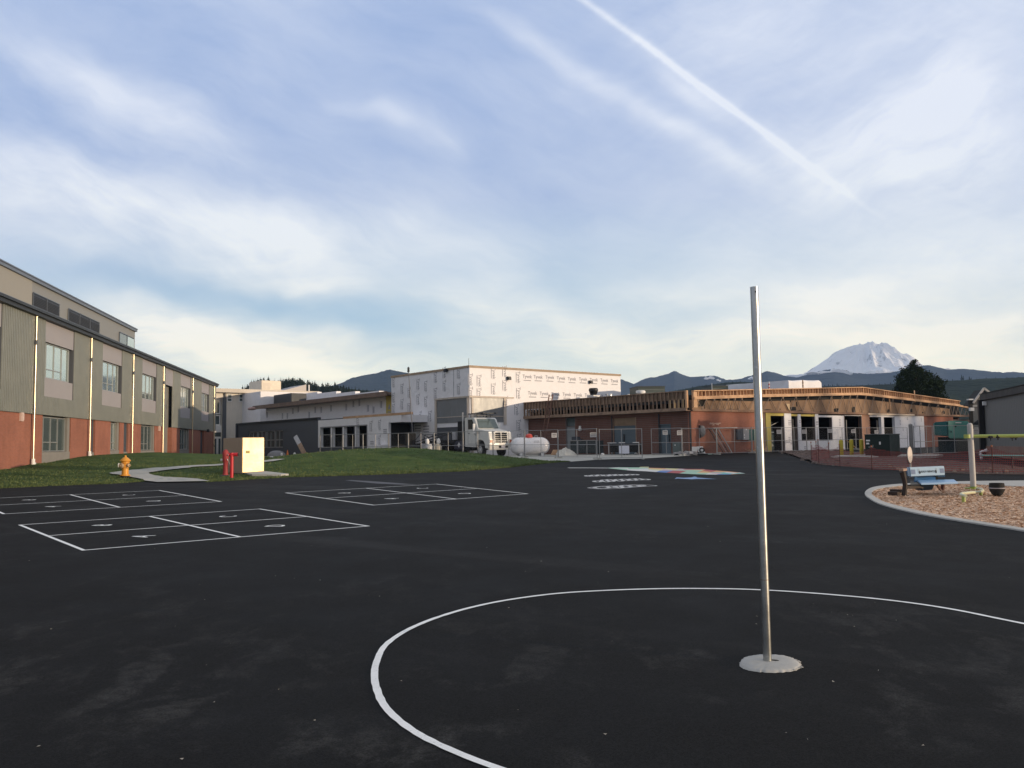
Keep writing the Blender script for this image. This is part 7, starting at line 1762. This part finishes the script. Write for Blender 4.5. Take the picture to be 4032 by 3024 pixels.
# white pipe elbow and the teal rail
pe = gnd('F', 1765, 1217); v = empty('pipe_riser', (pe.x, pe.y, gz(0, pe.y)), 0, 'white plastic pipe riser with an elbow at the left end of the teal rail', 'pipe')
h = at('F', 1770, 1135, pe.y).z-gz(0, pe.y)
m = MB(); m.tube([(0, 0, 0), (0, 0, h*.6), (-.02, 0, h*.9), (.12, 0, h), (.32, 0, h*1.1)], .07, 10); m.build('pipe', m_white, v, smooth=True)
m = MB(); m.tube([(0, 0, h*.45), (0, 0, h*.62)], .095, 10); m.tube([(.2, 0, h*1.02), (.33, 0, h*1.12)], .09, 10); m.build('coupling', m_white, v, smooth=True)
a = at('F', 1775, 1182, 34); b = at('F', 2230, 1178, 31)
v = empty('teal_rail', (a.x, 34, gz(0, 34)), 0, 'long low teal green rail running out of the right edge', 'rail'); L_ = b-a
m = MB(); m.tube([(0, 0, a.z-gz(0, 34)), (L_.x*2, L_.y*2, a.z-gz(0, 34)+L_.z)], .045, 10); m.build('rail_tube', M('teal_tube', (.14, .36, .28), .45), v, smooth=True)
for t in (.7, 1.7): m = MB(); m.tube([(L_.x*t, L_.y*t, -.1), (L_.x*t, L_.y*t, a.z-gz(0, 34))], .035, 8); m.build('rail_leg', m_dark, v)
# ================================================================ grey clad hall on the right
yb_ = 47.5; rc = at('F', 1800, 900, yb_); RW = Wall((rc.x, rc.y), 17.0+180, 1)
if RW.out.x > 0: RW.so = -1; RW.out = -RW.out
gh = empty('portable_hall', (rc.x, rc.y, 0), RW.rz, 'grey clad single storey hall with a brick base and black posts at the right edge', 'building'); K = WallKit(RW, gh)
zbk = (RW.z('F', 1815, 1080)+RW.z('F', 2200, 1085))/2; ze = RW.z('F', 1800, 600); LU = 16.0; g0 = .45
def clad_extra(w, tc, c, bs):
    sp = w.node('ShaderNodeSeparateXYZ', i_0=tc).outputs; f = w.m('FRACT', w.m('MULTIPLY', sp[0], 1/.30)); l_ = w.m('LESS_THAN', f, .06)
    return w.mix(l_, c, (.06, .06, .055, 1))
m = MB(); K.bx(m, 0, LU, -.2, 0, zbk, ze+2.6 if 0 else ze+.2); m.build('cladding', M('grey_vertical_cladding', (.185, .18, .165), .7, 0, .06, 1, extra=clad_extra), gh)
m = MB(); K.bx(m, 0, LU, -.2, .05, g0, zbk); m.build('brick_base', M('pink_brick_base', (.30, .17, .12), .85, 0, .1, 2, extra=brick_extra((.30, .165, .12), (.26, .145, .105), (.24, .18, .15))), gh)
m = MB(); K.bx(m, 0, .2, -9, -.2, g0, ze+.2); K.bx(m, .2, LU, -9.2, -9, g0, ze+.2); m.build('side_wall', bpy.data.materials['grey_vertical_cladding'], gh)
z2 = RW.z('F', 2200, 500)
m = MB(); K.bx(m, -.10, LU+.3, -.2, .14, ze+.0, ze+.32); m.build('fascia', M('near_black_fascia', (.018, .018, .020), .6), gh)
m = MB()
m.hexa([K.P(-.12, .16, ze+.34), K.P(LU, .16, ze+.34), K.P(-.35, -4.6, ze+.52), K.P(LU, -4.6, ze+.52), K.P(-.12, .16, ze+.38), K.P(LU, .16, ze+.38), K.P(-.35, -4.6, ze+.58), K.P(LU, -4.6, ze+.58)])
m.hexa([K.P(-.35, -4.6, ze+.52), K.P(LU, -4.6, ze+.52), K.P(-.35, -9.6, ze+.3), K.P(LU, -9.6, ze+.3), K.P(-.35, -4.6, ze+.58), K.P(LU, -4.6, ze+.58), K.P(-.35, -9.6, ze+.37), K.P(LU, -9.6, ze+.37)])
m.build('roof', M('dark_shingle', (.035, .036, .036), .85, 0, .25, 4), gh)
m = MB()
m.prism([K.P(.0, -.2, ze+.2), K.P(.0, -4.6, ze+.5), K.P(0, -9, ze+.2)], (.15, 0, 0)); m.build('gable_wall', bpy.data.materials['grey_vertical_cladding'], gh)
# porch with its little pitched roof, between the hall and the brick wing
yp = 52.0
def Q(x, y, d=yp): return at('F', x, y, d)
ph = empty('entrance_porch', (Q(1720, 1100).x, yp, .7), 0, 'small gabled porch with pale verge boards and black corner posts', 'porch')
o4 = Vector((Q(1720, 1100).x, yp, .7))
m_bp = M('black_post_paint', (.014, .014, .015), .5)
m = MB(); a, b, c = Q(1668, 632)-o4, Q(1782, 476)-o4, Q(1868, 545)-o4
for p0_, p1_ in ((a, b), (b, c)): m.bar(p0_-Vector((0, .12, 0)), p1_-Vector((0, .12, 0)), .10, .11)
m.build('verge_board', M('pale_verge', (.42, .40, .38), .6), ph)
m = MB(); m.prism([a+Vector((0, .05, -.12)), b+Vector((0, .05, -.12)), c+Vector((0, .05, -.12)), c+Vector((0, .05, -.5)), a+Vector((.15, .05, -.35))], (0, .1, 0)); m.build('gable_face', M('grey_gable', (.13, .13, .125), .8), ph)
m = MB(); m.prism([a+Vector((0, .0, -.14)), b+Vector((0, .0, -.14)), b+Vector((0, 1.0, -.14)), a+Vector((0, 1.0, -.14))], (0, 0, .06)); m.prism([c+Vector((0, .0, -.14)), b+Vector((0, .0, -.14)), b+Vector((0, 1.0, -.14)), c+Vector((0, 1.0, -.14))], (0, 0, .06)); m.build('porch_roof', bpy.data.materials['dark_shingle'], ph)
for (x, yt, yb2, d, w_) in ((1650, 600, 830, yp, .17), (1660, 830, 1165, yp, .16)):
    p0_ = Q(x, yt, d)-o4; p1_ = Q(x+ (10 if yt < 700 else 6), yb2, d)-o4
    m = MB(); m.box(p0_.x-w_/2, p0_.x+w_/2, -w_/2, w_/2, p1_.z-.03, p0_.z); m.build('post', m_bp, ph)
p0_ = Q(1648, 600)-o4; m = MB(); m.box(p0_.x-.14, p0_.x+.14, -.14, .14, p0_.z, p0_.z+.08); m.build('post_cap', m_white, ph)
# the black downpipe column at the hall's corner
m = MB(); p0_ = K.P(.12, .17, 0); m.box(p0_[0]-.15, p0_[0]+.15, p0_[1]-.13, p0_[1]+.13, g0, ze+.02); m.build('corner_post', m_bp, gh)
m = MB(); a = Q(1668, 662)-o4; b = Q(1765, 655)-o4; m.bar(a, b, .08, .12); m.build('lintel', M('pale_lintel', (.36, .36, .36), .6), ph)
m = MB(); a = Q(1665, 690, yp+3)-o4; b = Q(1790, 1150, yp+3)-o4; m.box(a.x, b.x+1.0, 3, 3.15, -.2, Q(1700, 640, yp+3).z-.7); m.build('back_wall', M('mid_grey_wall', (.17, .17, .165), .8, 0, .08, 1), ph)
m = MB(); a = Q(1672, 890, yp+.5)-o4; b = Q(1775, 890, yp+.5)-o4; m.bar(a, b, .08, .08); m.bar(a-Vector((0, 0, .16)), b-Vector((0, 0, .16)), .05, .05); m.build('handrail', m_frame, ph)
m = MB(); a = Q(1705, 850, yp+1.2)-o4; m.lathe([(.5, -.05), (.45, .1), (.2, .28), (.02, .32)], (a.x+.4, 1.2, a.z), 14); m.build('canopy_dome', m_black, ph)
for (x, y, lab) in ((1672, 695, ''), (1808, 637, '')):
    a = Q(x, y, yp-.2)-o4 if x < 1700 else None
    if a is not None: m = MB(); m.box(a.x-.12, a.x+.12, -.2, .0, a.z-.1, a.z+.1); m.build('wall_light', m_white, ph)
u, z = RW.hit('F', 1810, 637); m = MB(); K.bx(m, u-.1+.25, u+.35, .02, .2, z-.1, z+.12); m.build('wall_light', m_white, gh)
# low dark boards at the far end of the brick wing eave
# ================================================================ trees
rt_ = random.Random(21)
def fol_mat(name, lo, hi):
    def ex(w, tc, c, bs):
        n = w.noise(tc, .8, 4, .7); return w.mix(w.mapr(n, .38, .62, 0, 1), (*lo, 1), (*hi, 1))
    return M(name, hi, .9, 0, .2, 1, extra=ex, spec=.08)
m_fol = fol_mat('dark_conifer_foliage', (.012, .020, .009), (.034, .050, .018))
m_fol2 = fol_mat('forest_foliage', (.010, .018, .012), (.028, .044, .024))
m_bark = M('bark', (.06, .045, .035), .95, 0, .3, 4)
# the big dark tree behind the brick wing: clumps of leaf faces on real limbs
TD = 112.0; tc0 = at('F', 1110, 700, TD)
bt = empty('dark_tree', (tc0.x, TD, .8), 0, 'big dark bushy evergreen rising behind the brick wing roof', 'tree')
def TX(x): return at('F', x, 500, TD).x-tc0.x
def TZ(y, x=1100): return at('F', x, y, TD).z-.8
m = MB(); m.tube([(0, 0, -.3), (.1, 0, 3), (0, .1, 6), (TX(1060), 0, TZ(230))], [.45, .35, .22, .04], 8)
lim = []
for i in range(26):
    z0 = 1.5+i*.33; a = i*2.4; L = 3.6*(1-i/34)
    e = (math.cos(a)*L, math.sin(a)*L*.8, z0+1.0+L*.25); m.tube([(0, 0, z0), (e[0]*.5, e[1]*.5, z0+.8), e], [.10, .06, .02], 5)
m.build('trunk', m_bark, bt)
sil = [(190, 1060), (230, 1075), (240, 1095), (255, 1120), (300, 1220), (330, 1280), (400, 1370), (480, 1375), (700, 1375)]
sil_r = [(188, 1064), (205, 1095), (245, 1128), (290, 1170), (312, 1200), (330, 1240), (345, 1275), (395, 1330), (410, 1362), (520, 1372), (720, 1380)]
sil_l = [(188, 1056), (225, 1045), (262, 985), (285, 930), (330, 905), (390, 880), (470, 862), (560, 850), (720, 850)]
m = MB()
def leafclump(mb, c, s, n, rr, k=.13):
    for _ in range(n):
        v = Vector((rr.gauss(0, 1), rr.gauss(0, 1), rr.gauss(0, 1))); v = v.normalized()*s*rr.random()**.5
        p = c+v; a = Vector((rr.uniform(-1, 1), rr.uniform(-1, 1), rr.uniform(-.6, 1))).normalized(); b = a.cross(Vector((rr.random(), rr.random(), .3))).normalized(); w = k*rr.uniform(.6, 1.4)
        mb.add([p-a*w, p+b*w*.5, p+a*w*1.1, p-b*w*.5], [(0, 1, 2, 3)])
y = 196
while y < 700:
    xl = lerp_tab(sil_l, y) if 0 else None
    def ed(tab, yy):
        if yy <= tab[0][0]: return tab[0][1]
        for (a, b), (c, d) in zip(tab, tab[1:]):
            if yy <= c: return b+(d-b)*(yy-a)/(c-a)
        return tab[-1][1]
    L_, R_ = TX(ed(sil_l, y)), TX(ed(sil_r, y)); hw = (R_-L_)/2; cxx = (R_+L_)/2; z = TZ(y)
    n = max(2, int(hw*8))
    for i in range(n):
        t = rt_.random()*6.28; rr_ = (rt_.random()**.35)*(1.0 if rt_.random() > .22 else rt_.uniform(1.05, 1.22))
        c = Vector((cxx+math.cos(t)*hw*rr_*.95, math.sin(t)*hw*rr_*.85, z+rt_.uniform(-.3, .3)))
        leafclump(m, c, .26+.34*rt_.random()**2, 20, rt_, .10)
    y += 9
m.build('crown', m_fol, bt, recalc=False)
# silhouettes of single conifers on the left skyline, and one stuff object for the wood they rise from
def conifer_mesh(seed, H=1.0):
    rr = random.Random(seed); m = MB(); layers = 15
    for i in range(layers):
        z0 = H*(.10+.88*i/layers); r = H*.23*(1-(i/layers))**.85*(.75+.5*rr.random())+.008
        nb = 9
        for k in range(nb):
            a = 6.283*(k+rr.random()*.8)/nb; rr_ = r*rr.uniform(.6, 1.25); dz = H*.045
            c, s = math.cos(a), math.sin(a); pw = rr_*.30
            m.add([(0, 0, z0+dz*.9), (c*rr_*.6-s*pw, s*rr_*.6+c*pw, z0-dz*.1), (c*rr_, s*rr_, z0-dz*.9), (c*rr_*.6+s*pw, s*rr_*.6-c*pw, z0-dz*.1)], [(0, 1, 2, 3)])
    m.add([(-.006, 0, H*.95), (.006, 0, H*.95), (0, 0, H*1.04)], [(0, 1, 2)])
    return m
cm = []
for s in range(4):
    m = conifer_mesh(s+1); me_o = m.build('crown', m_fol2, recalc=False); t_ = MB(); t_.tube([(0, 0, -.02), (0, 0, .95)], [.014, .003], 5); tr_ = t_.build('trunk', m_bark)
    r = empty('conifer_tree', (0, 0, 0), 0, 'x', 'tree'); me_o.parent = r; tr_.parent = r; cm.append(r)
used_ = [False]*4
def put_conifer(key, x, yt, dist, hgt, label, group):
    p = at(key, x, yt, dist); k = rt_.randrange(4)
    loc = (p.x, dist, p.z-hgt)
    if not used_[k]:
        used_[k] = True; r = cm[k]; r.location = loc; r.scale = (hgt,)*3; r['label'] = label; r['group'] = group; return r
    r = dup(cm[k], loc, rt_.random()*6, label, group, hgt); return r
LG = 'conifers on the left skyline'
tl = [(478, 325), (500, 318), (522, 296), (545, 285), (560, 268), (580, 262), (598, 272), (612, 255), (626, 262), (640, 245), (655, 262), (668, 240), (684, 268), (700, 262), (714, 238), (730, 270), (750, 262), (768, 258), (786, 270), (805, 262), (824, 255), (840, 250), (856, 256), (870, 244), (884, 256), (900, 240), (917, 250), (932, 234), (950, 248), (966, 246), (982, 250), (1000, 243), (1016, 256), (1032, 264), (1046, 272), (1060, 285), (1076, 262), (1092, 268), (1106, 280), (1120, 288), (1136, 282), (1152, 290), (1170, 304), (1190, 318), (1208, 284), (1222, 300), (1240, 296), (1258, 290), (1276, 300), (1296, 305), (1324, 285), (1345, 300), (1372, 306), (1400, 312), (1425, 318), (1450, 326), (1480, 336), (1510, 340), (1545, 344), (1580, 346), (1615, 350), (1650, 352), (1690, 356), (1720, 358)]
tl = tl+[(a+8, b+9) for a, b in tl]
for i, (x, y) in enumerate(tl):
    put_conifer('B', x, y+rt_.uniform(-9, 6), 420+rt_.uniform(-25, 25), rt_.uniform(12, 18), 'dark conifer on the wooded skyline beyond the left school roofs', LG)
RG = 'conifers on the right hand ridges'
trr = [(300, 324), (318, 320), (336, 322), (352, 315), (370, 312), (390, 310), (408, 304), (425, 306), (442, 296), (460, 298), (478, 292), (497, 293), (515, 286), (535, 288), (556, 282), (575, 280), (596, 276), (616, 274), (636, 272), (655, 268), (676, 270), (700, 268), (722, 270), (1148, 288), (1168, 284), (1190, 286), (1214, 282), (1240, 288), (1262, 284), (1290, 288), (1320, 286), (1350, 288), (1380, 284), (1410, 286), (1440, 282), (1470, 280), (1500, 276), (1520, 278), (1800, 264), (1830, 258), (1878, 235), (1920, 245), (1960, 256), (2010, 250), (2060, 250), (2120, 248), (2180, 244)]
trr = trr+[(a+9, b+5) for a, b in trr]
for i, (x, y) in enumerate(trr):
    put_conifer('r', x, y, 760+rt_.uniform(-30, 30), rt_.uniform(10, 15), 'dark conifer on the wooded ridge below the snow mountain', RG)
# ================================================================ hills: real ridges at real distances (scaled), foothills and the snow mountain
def ridge(name, tab, key, D, W, mat, rough=.05, n=160, rows=26, snow=None, seed=0, back=True):
    P = [ray(*q(key, x, y)) for x, y in tab]; az = [math.atan2(p.x, p.y) for p in P]; el = [(p.z/math.hypot(p.x, p.y)) for p in P]
    A = list(zip(az, el)); a0, a1 = az[0], az[-1]; g = MB(); rows_ = []
    for i in range(n+1):
        a = a0+(a1-a0)*i/n; e = lerp_tab(A, a); Hh = D*e+EYE
        r = []
        for j in range(rows+1):
            t = j/rows; dd = D-W+W*t; s = t**1.15
            nz = mn.fractal(Vector((a*D/W*3.2, t*2.2, seed)), 1.0, 2.0, 5) if hasattr(mn, 'fractal') else 0
            z = Hh*s*(dd/D)+Hh*rough*4*nz*(1-t)*t**.5*2.0
            if j == rows: z = Hh+Hh*.01*mn.noise(Vector((a*300, seed, 0)))
            r.append((math.sin(a)*dd, math.cos(a)*dd, max(-2, z)))
        for j in (1, 2, 3): r.append((math.sin(a)*(D+W*.3*j), math.cos(a)*(D+W*.3*j), max(-2, Hh*(1-j/3.0))))
        rows_.append(r)
    grid(g, rows_); return tag(g.build(name, mat, recalc=False, smooth=True), kind='structure')
def forest_tex(c1, c2, sc):
    def ex(w, tc, c, bs):
        n = w.noise(tc, sc, 6, .7); c = w.mix(w.mapr(n, .35, .65, 0, 1), (*c1, 1), (*c2, 1)); n3 = w.noise(tc, sc*9, 3, .7)
        return w.mix(w.mapr(n3, .45, .7, 0, .5), c, (c1[0]*.6, c1[1]*.6, c1[2]*.6, 1))
    return ex
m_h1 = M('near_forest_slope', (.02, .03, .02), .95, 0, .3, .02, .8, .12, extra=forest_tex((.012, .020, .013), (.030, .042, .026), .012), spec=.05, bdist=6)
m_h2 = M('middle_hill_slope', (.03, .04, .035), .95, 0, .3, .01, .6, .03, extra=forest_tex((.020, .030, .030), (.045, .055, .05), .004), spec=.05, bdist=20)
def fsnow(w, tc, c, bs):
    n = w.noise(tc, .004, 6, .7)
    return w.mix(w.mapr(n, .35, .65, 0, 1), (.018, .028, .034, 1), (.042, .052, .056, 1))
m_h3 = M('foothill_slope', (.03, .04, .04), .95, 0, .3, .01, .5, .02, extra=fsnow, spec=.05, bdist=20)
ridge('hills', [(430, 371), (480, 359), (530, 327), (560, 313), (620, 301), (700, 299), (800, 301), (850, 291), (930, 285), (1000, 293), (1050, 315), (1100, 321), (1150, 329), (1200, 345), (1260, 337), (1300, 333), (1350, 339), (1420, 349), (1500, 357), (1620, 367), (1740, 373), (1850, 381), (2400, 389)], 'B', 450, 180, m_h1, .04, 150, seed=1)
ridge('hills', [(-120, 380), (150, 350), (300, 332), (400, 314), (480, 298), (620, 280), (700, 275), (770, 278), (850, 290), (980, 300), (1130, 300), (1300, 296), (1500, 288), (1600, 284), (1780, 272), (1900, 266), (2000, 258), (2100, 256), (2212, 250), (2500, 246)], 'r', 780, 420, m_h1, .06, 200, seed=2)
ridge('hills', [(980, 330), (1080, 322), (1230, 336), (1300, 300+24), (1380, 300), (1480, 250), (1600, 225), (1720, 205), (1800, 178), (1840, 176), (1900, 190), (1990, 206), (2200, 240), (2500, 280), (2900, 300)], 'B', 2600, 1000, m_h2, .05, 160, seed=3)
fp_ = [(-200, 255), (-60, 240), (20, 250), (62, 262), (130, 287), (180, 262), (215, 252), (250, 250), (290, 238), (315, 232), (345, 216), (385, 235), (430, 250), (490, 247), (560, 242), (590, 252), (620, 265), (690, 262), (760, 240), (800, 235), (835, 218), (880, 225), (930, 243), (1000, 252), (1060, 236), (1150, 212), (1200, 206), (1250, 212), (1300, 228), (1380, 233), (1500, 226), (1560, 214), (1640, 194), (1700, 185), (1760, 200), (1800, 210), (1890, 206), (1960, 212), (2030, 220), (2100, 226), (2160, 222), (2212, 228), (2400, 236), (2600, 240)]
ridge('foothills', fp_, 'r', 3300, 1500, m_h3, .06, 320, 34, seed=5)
# snow patches draped as part of the foothills' own skin: separate thin snow fields
def snow_extra(w, tc, c, bs):
    geo = w.node('ShaderNodeNewGeometry'); nz = w.node('ShaderNodeSeparateXYZ', i_0=geo.outputs['Normal']).outputs[2]
    n = w.noise(w.v('MULTIPLY', tc, (1.0, 1.0, .45)), .014, 8, .70, .5); n2 = w.noise(tc, .06, 6, .7)
    r = w.m('ADD', w.m('ADD', w.m('MULTIPLY', n, 1.0), w.m('MULTIPLY', n2, .35)), w.m('MULTIPLY', nz, -.10))
    hh = w.mapr(w.node('ShaderNodeSeparateXYZ', i_0=tc).outputs[2], 190, 500, .0, .06)
    return w.mix(w.mapr(w.m('SUBTRACT', r, hh), .645, .715, 0, .6), c, (.10, .10, .115, 1))
m_snow = M('mountain_snow', (.90, .90, .91), .8, 0, .04, .008, .5, .05, extra=snow_extra, spec=.2, bdist=15)
RD = 4300.0
rp_ = [(930, 262), (1000, 253), (1060, 226), (1120, 186), (1180, 146), (1230, 111), (1270, 93), (1330, 88), (1352, 78), (1390, 89), (1420, 94), (1450, 118), (1500, 124), (1540, 144), (1580, 166), (1620, 190), (1660, 215), (1700, 240), (1760, 262)]
R3 = [at('r', x, y, RD) for x, y in rp_]; xc = at('r', 1352, 78, RD).x
tabL = sorted([(xc-p.x, p.z) for p in R3 if p.x <= xc]); tabR = sorted([(p.x-xc, p.z) for p in R3 if p.x >= xc])
g = MB(); rows_ = []; RM = 700.0
for i in range(361):
    th = 2*math.pi*i/360; r = []
    for j in range(70):
        rr_ = RM*(j/69)**1.05; wR = .5+.5*math.cos(th)
        z = lerp_tab(tabL, rr_)*(1-wR)+lerp_tab(tabR, rr_)*wR
        if rr_ > 540: z *= max(0, 1-(rr_-540)/160)
        f_ = min(1, rr_/200.0)*abs(math.sin(th))*max(0, 1-rr_/640)**.5
        rid = (mn.ridged_multi_fractal(Vector((math.cos(th)*3.1+5, math.sin(th)*3.1, rr_/600)), 1.0, 2.1, 6, 1.0, 2.0)-1.0) if hasattr(mn, 'ridged_multi_fractal') else 0
        z += f_*(rid*78*(1-rr_/920)+20*mn.fractal(Vector((math.cos(th)*rr_/45, math.sin(th)*rr_/45, 2)), 1.0, 2.0, 6))
        dth = math.atan2(math.sin(th+1.35), math.cos(th+1.35)); z += 30*math.exp(-(dth/.38)**2)*min(1, rr_/160)*max(0, 1-rr_/480)
        r.append((xc+math.cos(th)*rr_, RD+math.sin(th)*rr_, max(-5, z)))
    rows_.append(r)
grid(g, rows_); tag(g.build('mountain', m_snow, recalc=False, smooth=True), kind='structure')
# small snow fields on the foothill tops
def snowfield(pts_, D, seed):
    rr = random.Random(seed); g = MB(); P = [ray(*q('r', x, y)) for x, y in pts_]
    P = [CAMP+p*(D/math.hypot(p.x, p.y)) for p in P]
    g.prism(P, (0, 14, 3)); return g
g = MB()
for k, (pts_) in enumerate([[(506, 262), (515, 253), (530, 256), (540, 249), (556, 250), (562, 258), (555, 263), (535, 260), (520, 264)], [(566, 276), (575, 266), (585, 263), (584, 272), (596, 268), (594, 280), (580, 279)], [(742, 262), (752, 256), (765, 250), (766, 262), (752, 266)], [(1040, 232), (1075, 224), (1120, 226), (1150, 220), (1185, 222), (1190, 210), (1225, 208), (1262, 218), (1300, 228), (1296, 238), (1270, 246), (1262, 236), (1230, 226), (1180, 230), (1120, 236), (1060, 238)]]):
    gg = snowfield(pts_, 3300-1500*.055 if k < 3 else 3300-70, k); b = len(g.v); g.v += gg.v; g.f += [tuple(b+i for i in f) for f in gg.f]; g.mi += gg.mi
tag(g.build('snow_field', m_snow), kind='structure')
# ================================================================ tree belt outside the frame that keeps the low sun off the ground
sh = Vector((math.sin(rad(SUN_AZ)), math.cos(rad(SUN_AZ)), 0)); pn = Vector((-sh.y, sh.x, 0))
DT, HT = 240.0, TREEBELT_H
g = MB(); rb_ = random.Random(31)
k = -60
while k < 190:
    H_ = HT+rb_.uniform(-1.2, 1.0)+BELT(k); c = sh*(DT+rb_.uniform(-6, 6))+pn*k
    for i in range(26):
        z0 = H_*(.04+.93*i/26); r = 4.6*(1-i/26)**.7*(.8+.4*rb_.random())+.5
        for kk in range(9):
            a = 6.283*(kk+rb_.random())/9; rr_ = r*rb_.uniform(.7, 1.2); pw = rr_*.5; cc_, ss_ = math.cos(a), math.sin(a)
            g.add([(c.x, c.y, z0+1.4), (c.x+cc_*rr_*.6-ss_*pw, c.y+ss_*rr_*.6+cc_*pw, z0), (c.x+cc_*rr_, c.y+ss_*rr_, z0-1.2), (c.x+cc_*rr_*.6+ss_*pw, c.y+ss_*rr_*.6-cc_*pw, z0)], [(0, 1, 2, 3)])
    g.tube([(c.x, c.y, -1), (c.x, c.y, H_)], [.4, .05], 6)
    k += rb_.uniform(3.0, 4.2)
g.v = [(a, b, c) for a, b, c in g.v]
tag(g.build('sun_shade_trees', m_fol2, recalc=False), 'unseen belt of evergreens added to hold back the low sun', 'tree belt', kind='stuff')
# ================================================================ air
hm = bpy.data.materials.new('air_haze'); hm.use_nodes = True; w = NT(hm.node_tree); w.n.clear()
pv = w.node('ShaderNodeVolumePrincipled', i_Color=(.44, .64, 1.0, 1), i_Density=HAZE_D, i_Anisotropy=0.0); ou = w.node('ShaderNodeOutputMaterial'); w.l.new(pv.outputs[0], ou.inputs['Volume'])
g = MB(); g.box(-4200, 4200, -300, 5300, -7, 620); tag(g.build('haze', hm), kind='stuff')
bpy.data.objects['haze']['label'] = 'thin blue evening haze over the far hills'
# ================================================================ pieces that stand apart become parts of their own
def split_touch(o, tol=.03):
    me = o.data; b = bmesh.new(); b.from_mesh(me); b.verts.ensure_lookup_table(); b.faces.ensure_lookup_table()
    comp = [-1]*len(b.verts); boxes = []
    for v0 in b.verts:
        if comp[v0.index] >= 0: continue
        st = [v0]; comp[v0.index] = len(boxes); lo = v0.co.copy(); hi = v0.co.copy()
        while st:
            v_ = st.pop()
            for i in range(3): lo[i] = min(lo[i], v_.co[i]); hi[i] = max(hi[i], v_.co[i])
            for e in v_.link_edges:
                w_ = e.other_vert(v_)
                if comp[w_.index] < 0: comp[w_.index] = len(boxes); st.append(w_)
        boxes.append([lo, hi])
    par = list(range(len(boxes)))
    def fd(x):
        while par[x] != x: par[x] = par[par[x]]; x = par[x]
        return x
    for i in range(len(boxes)):
        for j in range(i):
            if all(boxes[i][0][k]-tol <= boxes[j][1][k] and boxes[j][0][k]-tol <= boxes[i][1][k] for k in range(3)): par[fd(i)] = fd(j)
    groups = {}
    for f in b.faces: groups.setdefault(fd(comp[f.verts[0].index]), []).append(f.index)
    b.free()
    if len(groups) < 2 or len(groups) > 110: return
    polys = [(tuple(p.vertices), p.material_index, p.use_smooth) for p in me.polygons]; co = [tuple(v.co) for v in me.vertices]
    for n_, (g_, fi) in enumerate(sorted(groups.items(), key=lambda kv: min(kv[1]))):
        ids = {}; vs = []; fs = []; mi = []; smf = []
        for k in fi:
            f = []
            for i in polys[k][0]:
                if i not in ids: ids[i] = len(vs); vs.append(co[i])
                f.append(ids[i])
            fs.append(f); mi.append(polys[k][1]); smf.append(polys[k][2])
        nm = bpy.data.meshes.new(o.name.split('.')[0]); nm.from_pydata(vs, [], fs)
        for x in me.materials: nm.materials.append(x)
        nm.polygons.foreach_set('material_index', mi); nm.polygons.foreach_set('use_smooth', smf); nm.update()
        if n_ == 0: o.data = nm
        else:
            c = o.copy(); c.data = nm; COL.objects.link(c); c.parent = o.parent
SPLIT = ('brick_wall pipe_bracket printed_pattern infill_panel reveal plinth_panel interior_clutter parapet_studs wrapped_wall opening_frame sheathing_hole roof_parapet wall slate_wall yellow_sheathing '
         'pillar door_glass steel_stud new_stud roof_blocking toothed_brick deck_rail deck_box tow_slot indicator recessed_siding roof_void_backing metal_siding valve slat_offcuts louvre_bank frame box_on_top '
         'loose_trim leg sticker pale_fitting access_panel print_square printed_head printed_leaf brick_base side_wall lintel wall_light lock back_batten stripped_wall fine_ribbed_siding grille wiper indicator_window coupling').split()
for o in list(bpy.data.objects):
    if o.type == 'MESH' and o.parent and o.name.split('.')[0] in SPLIT and not kids(o): split_touch(o)
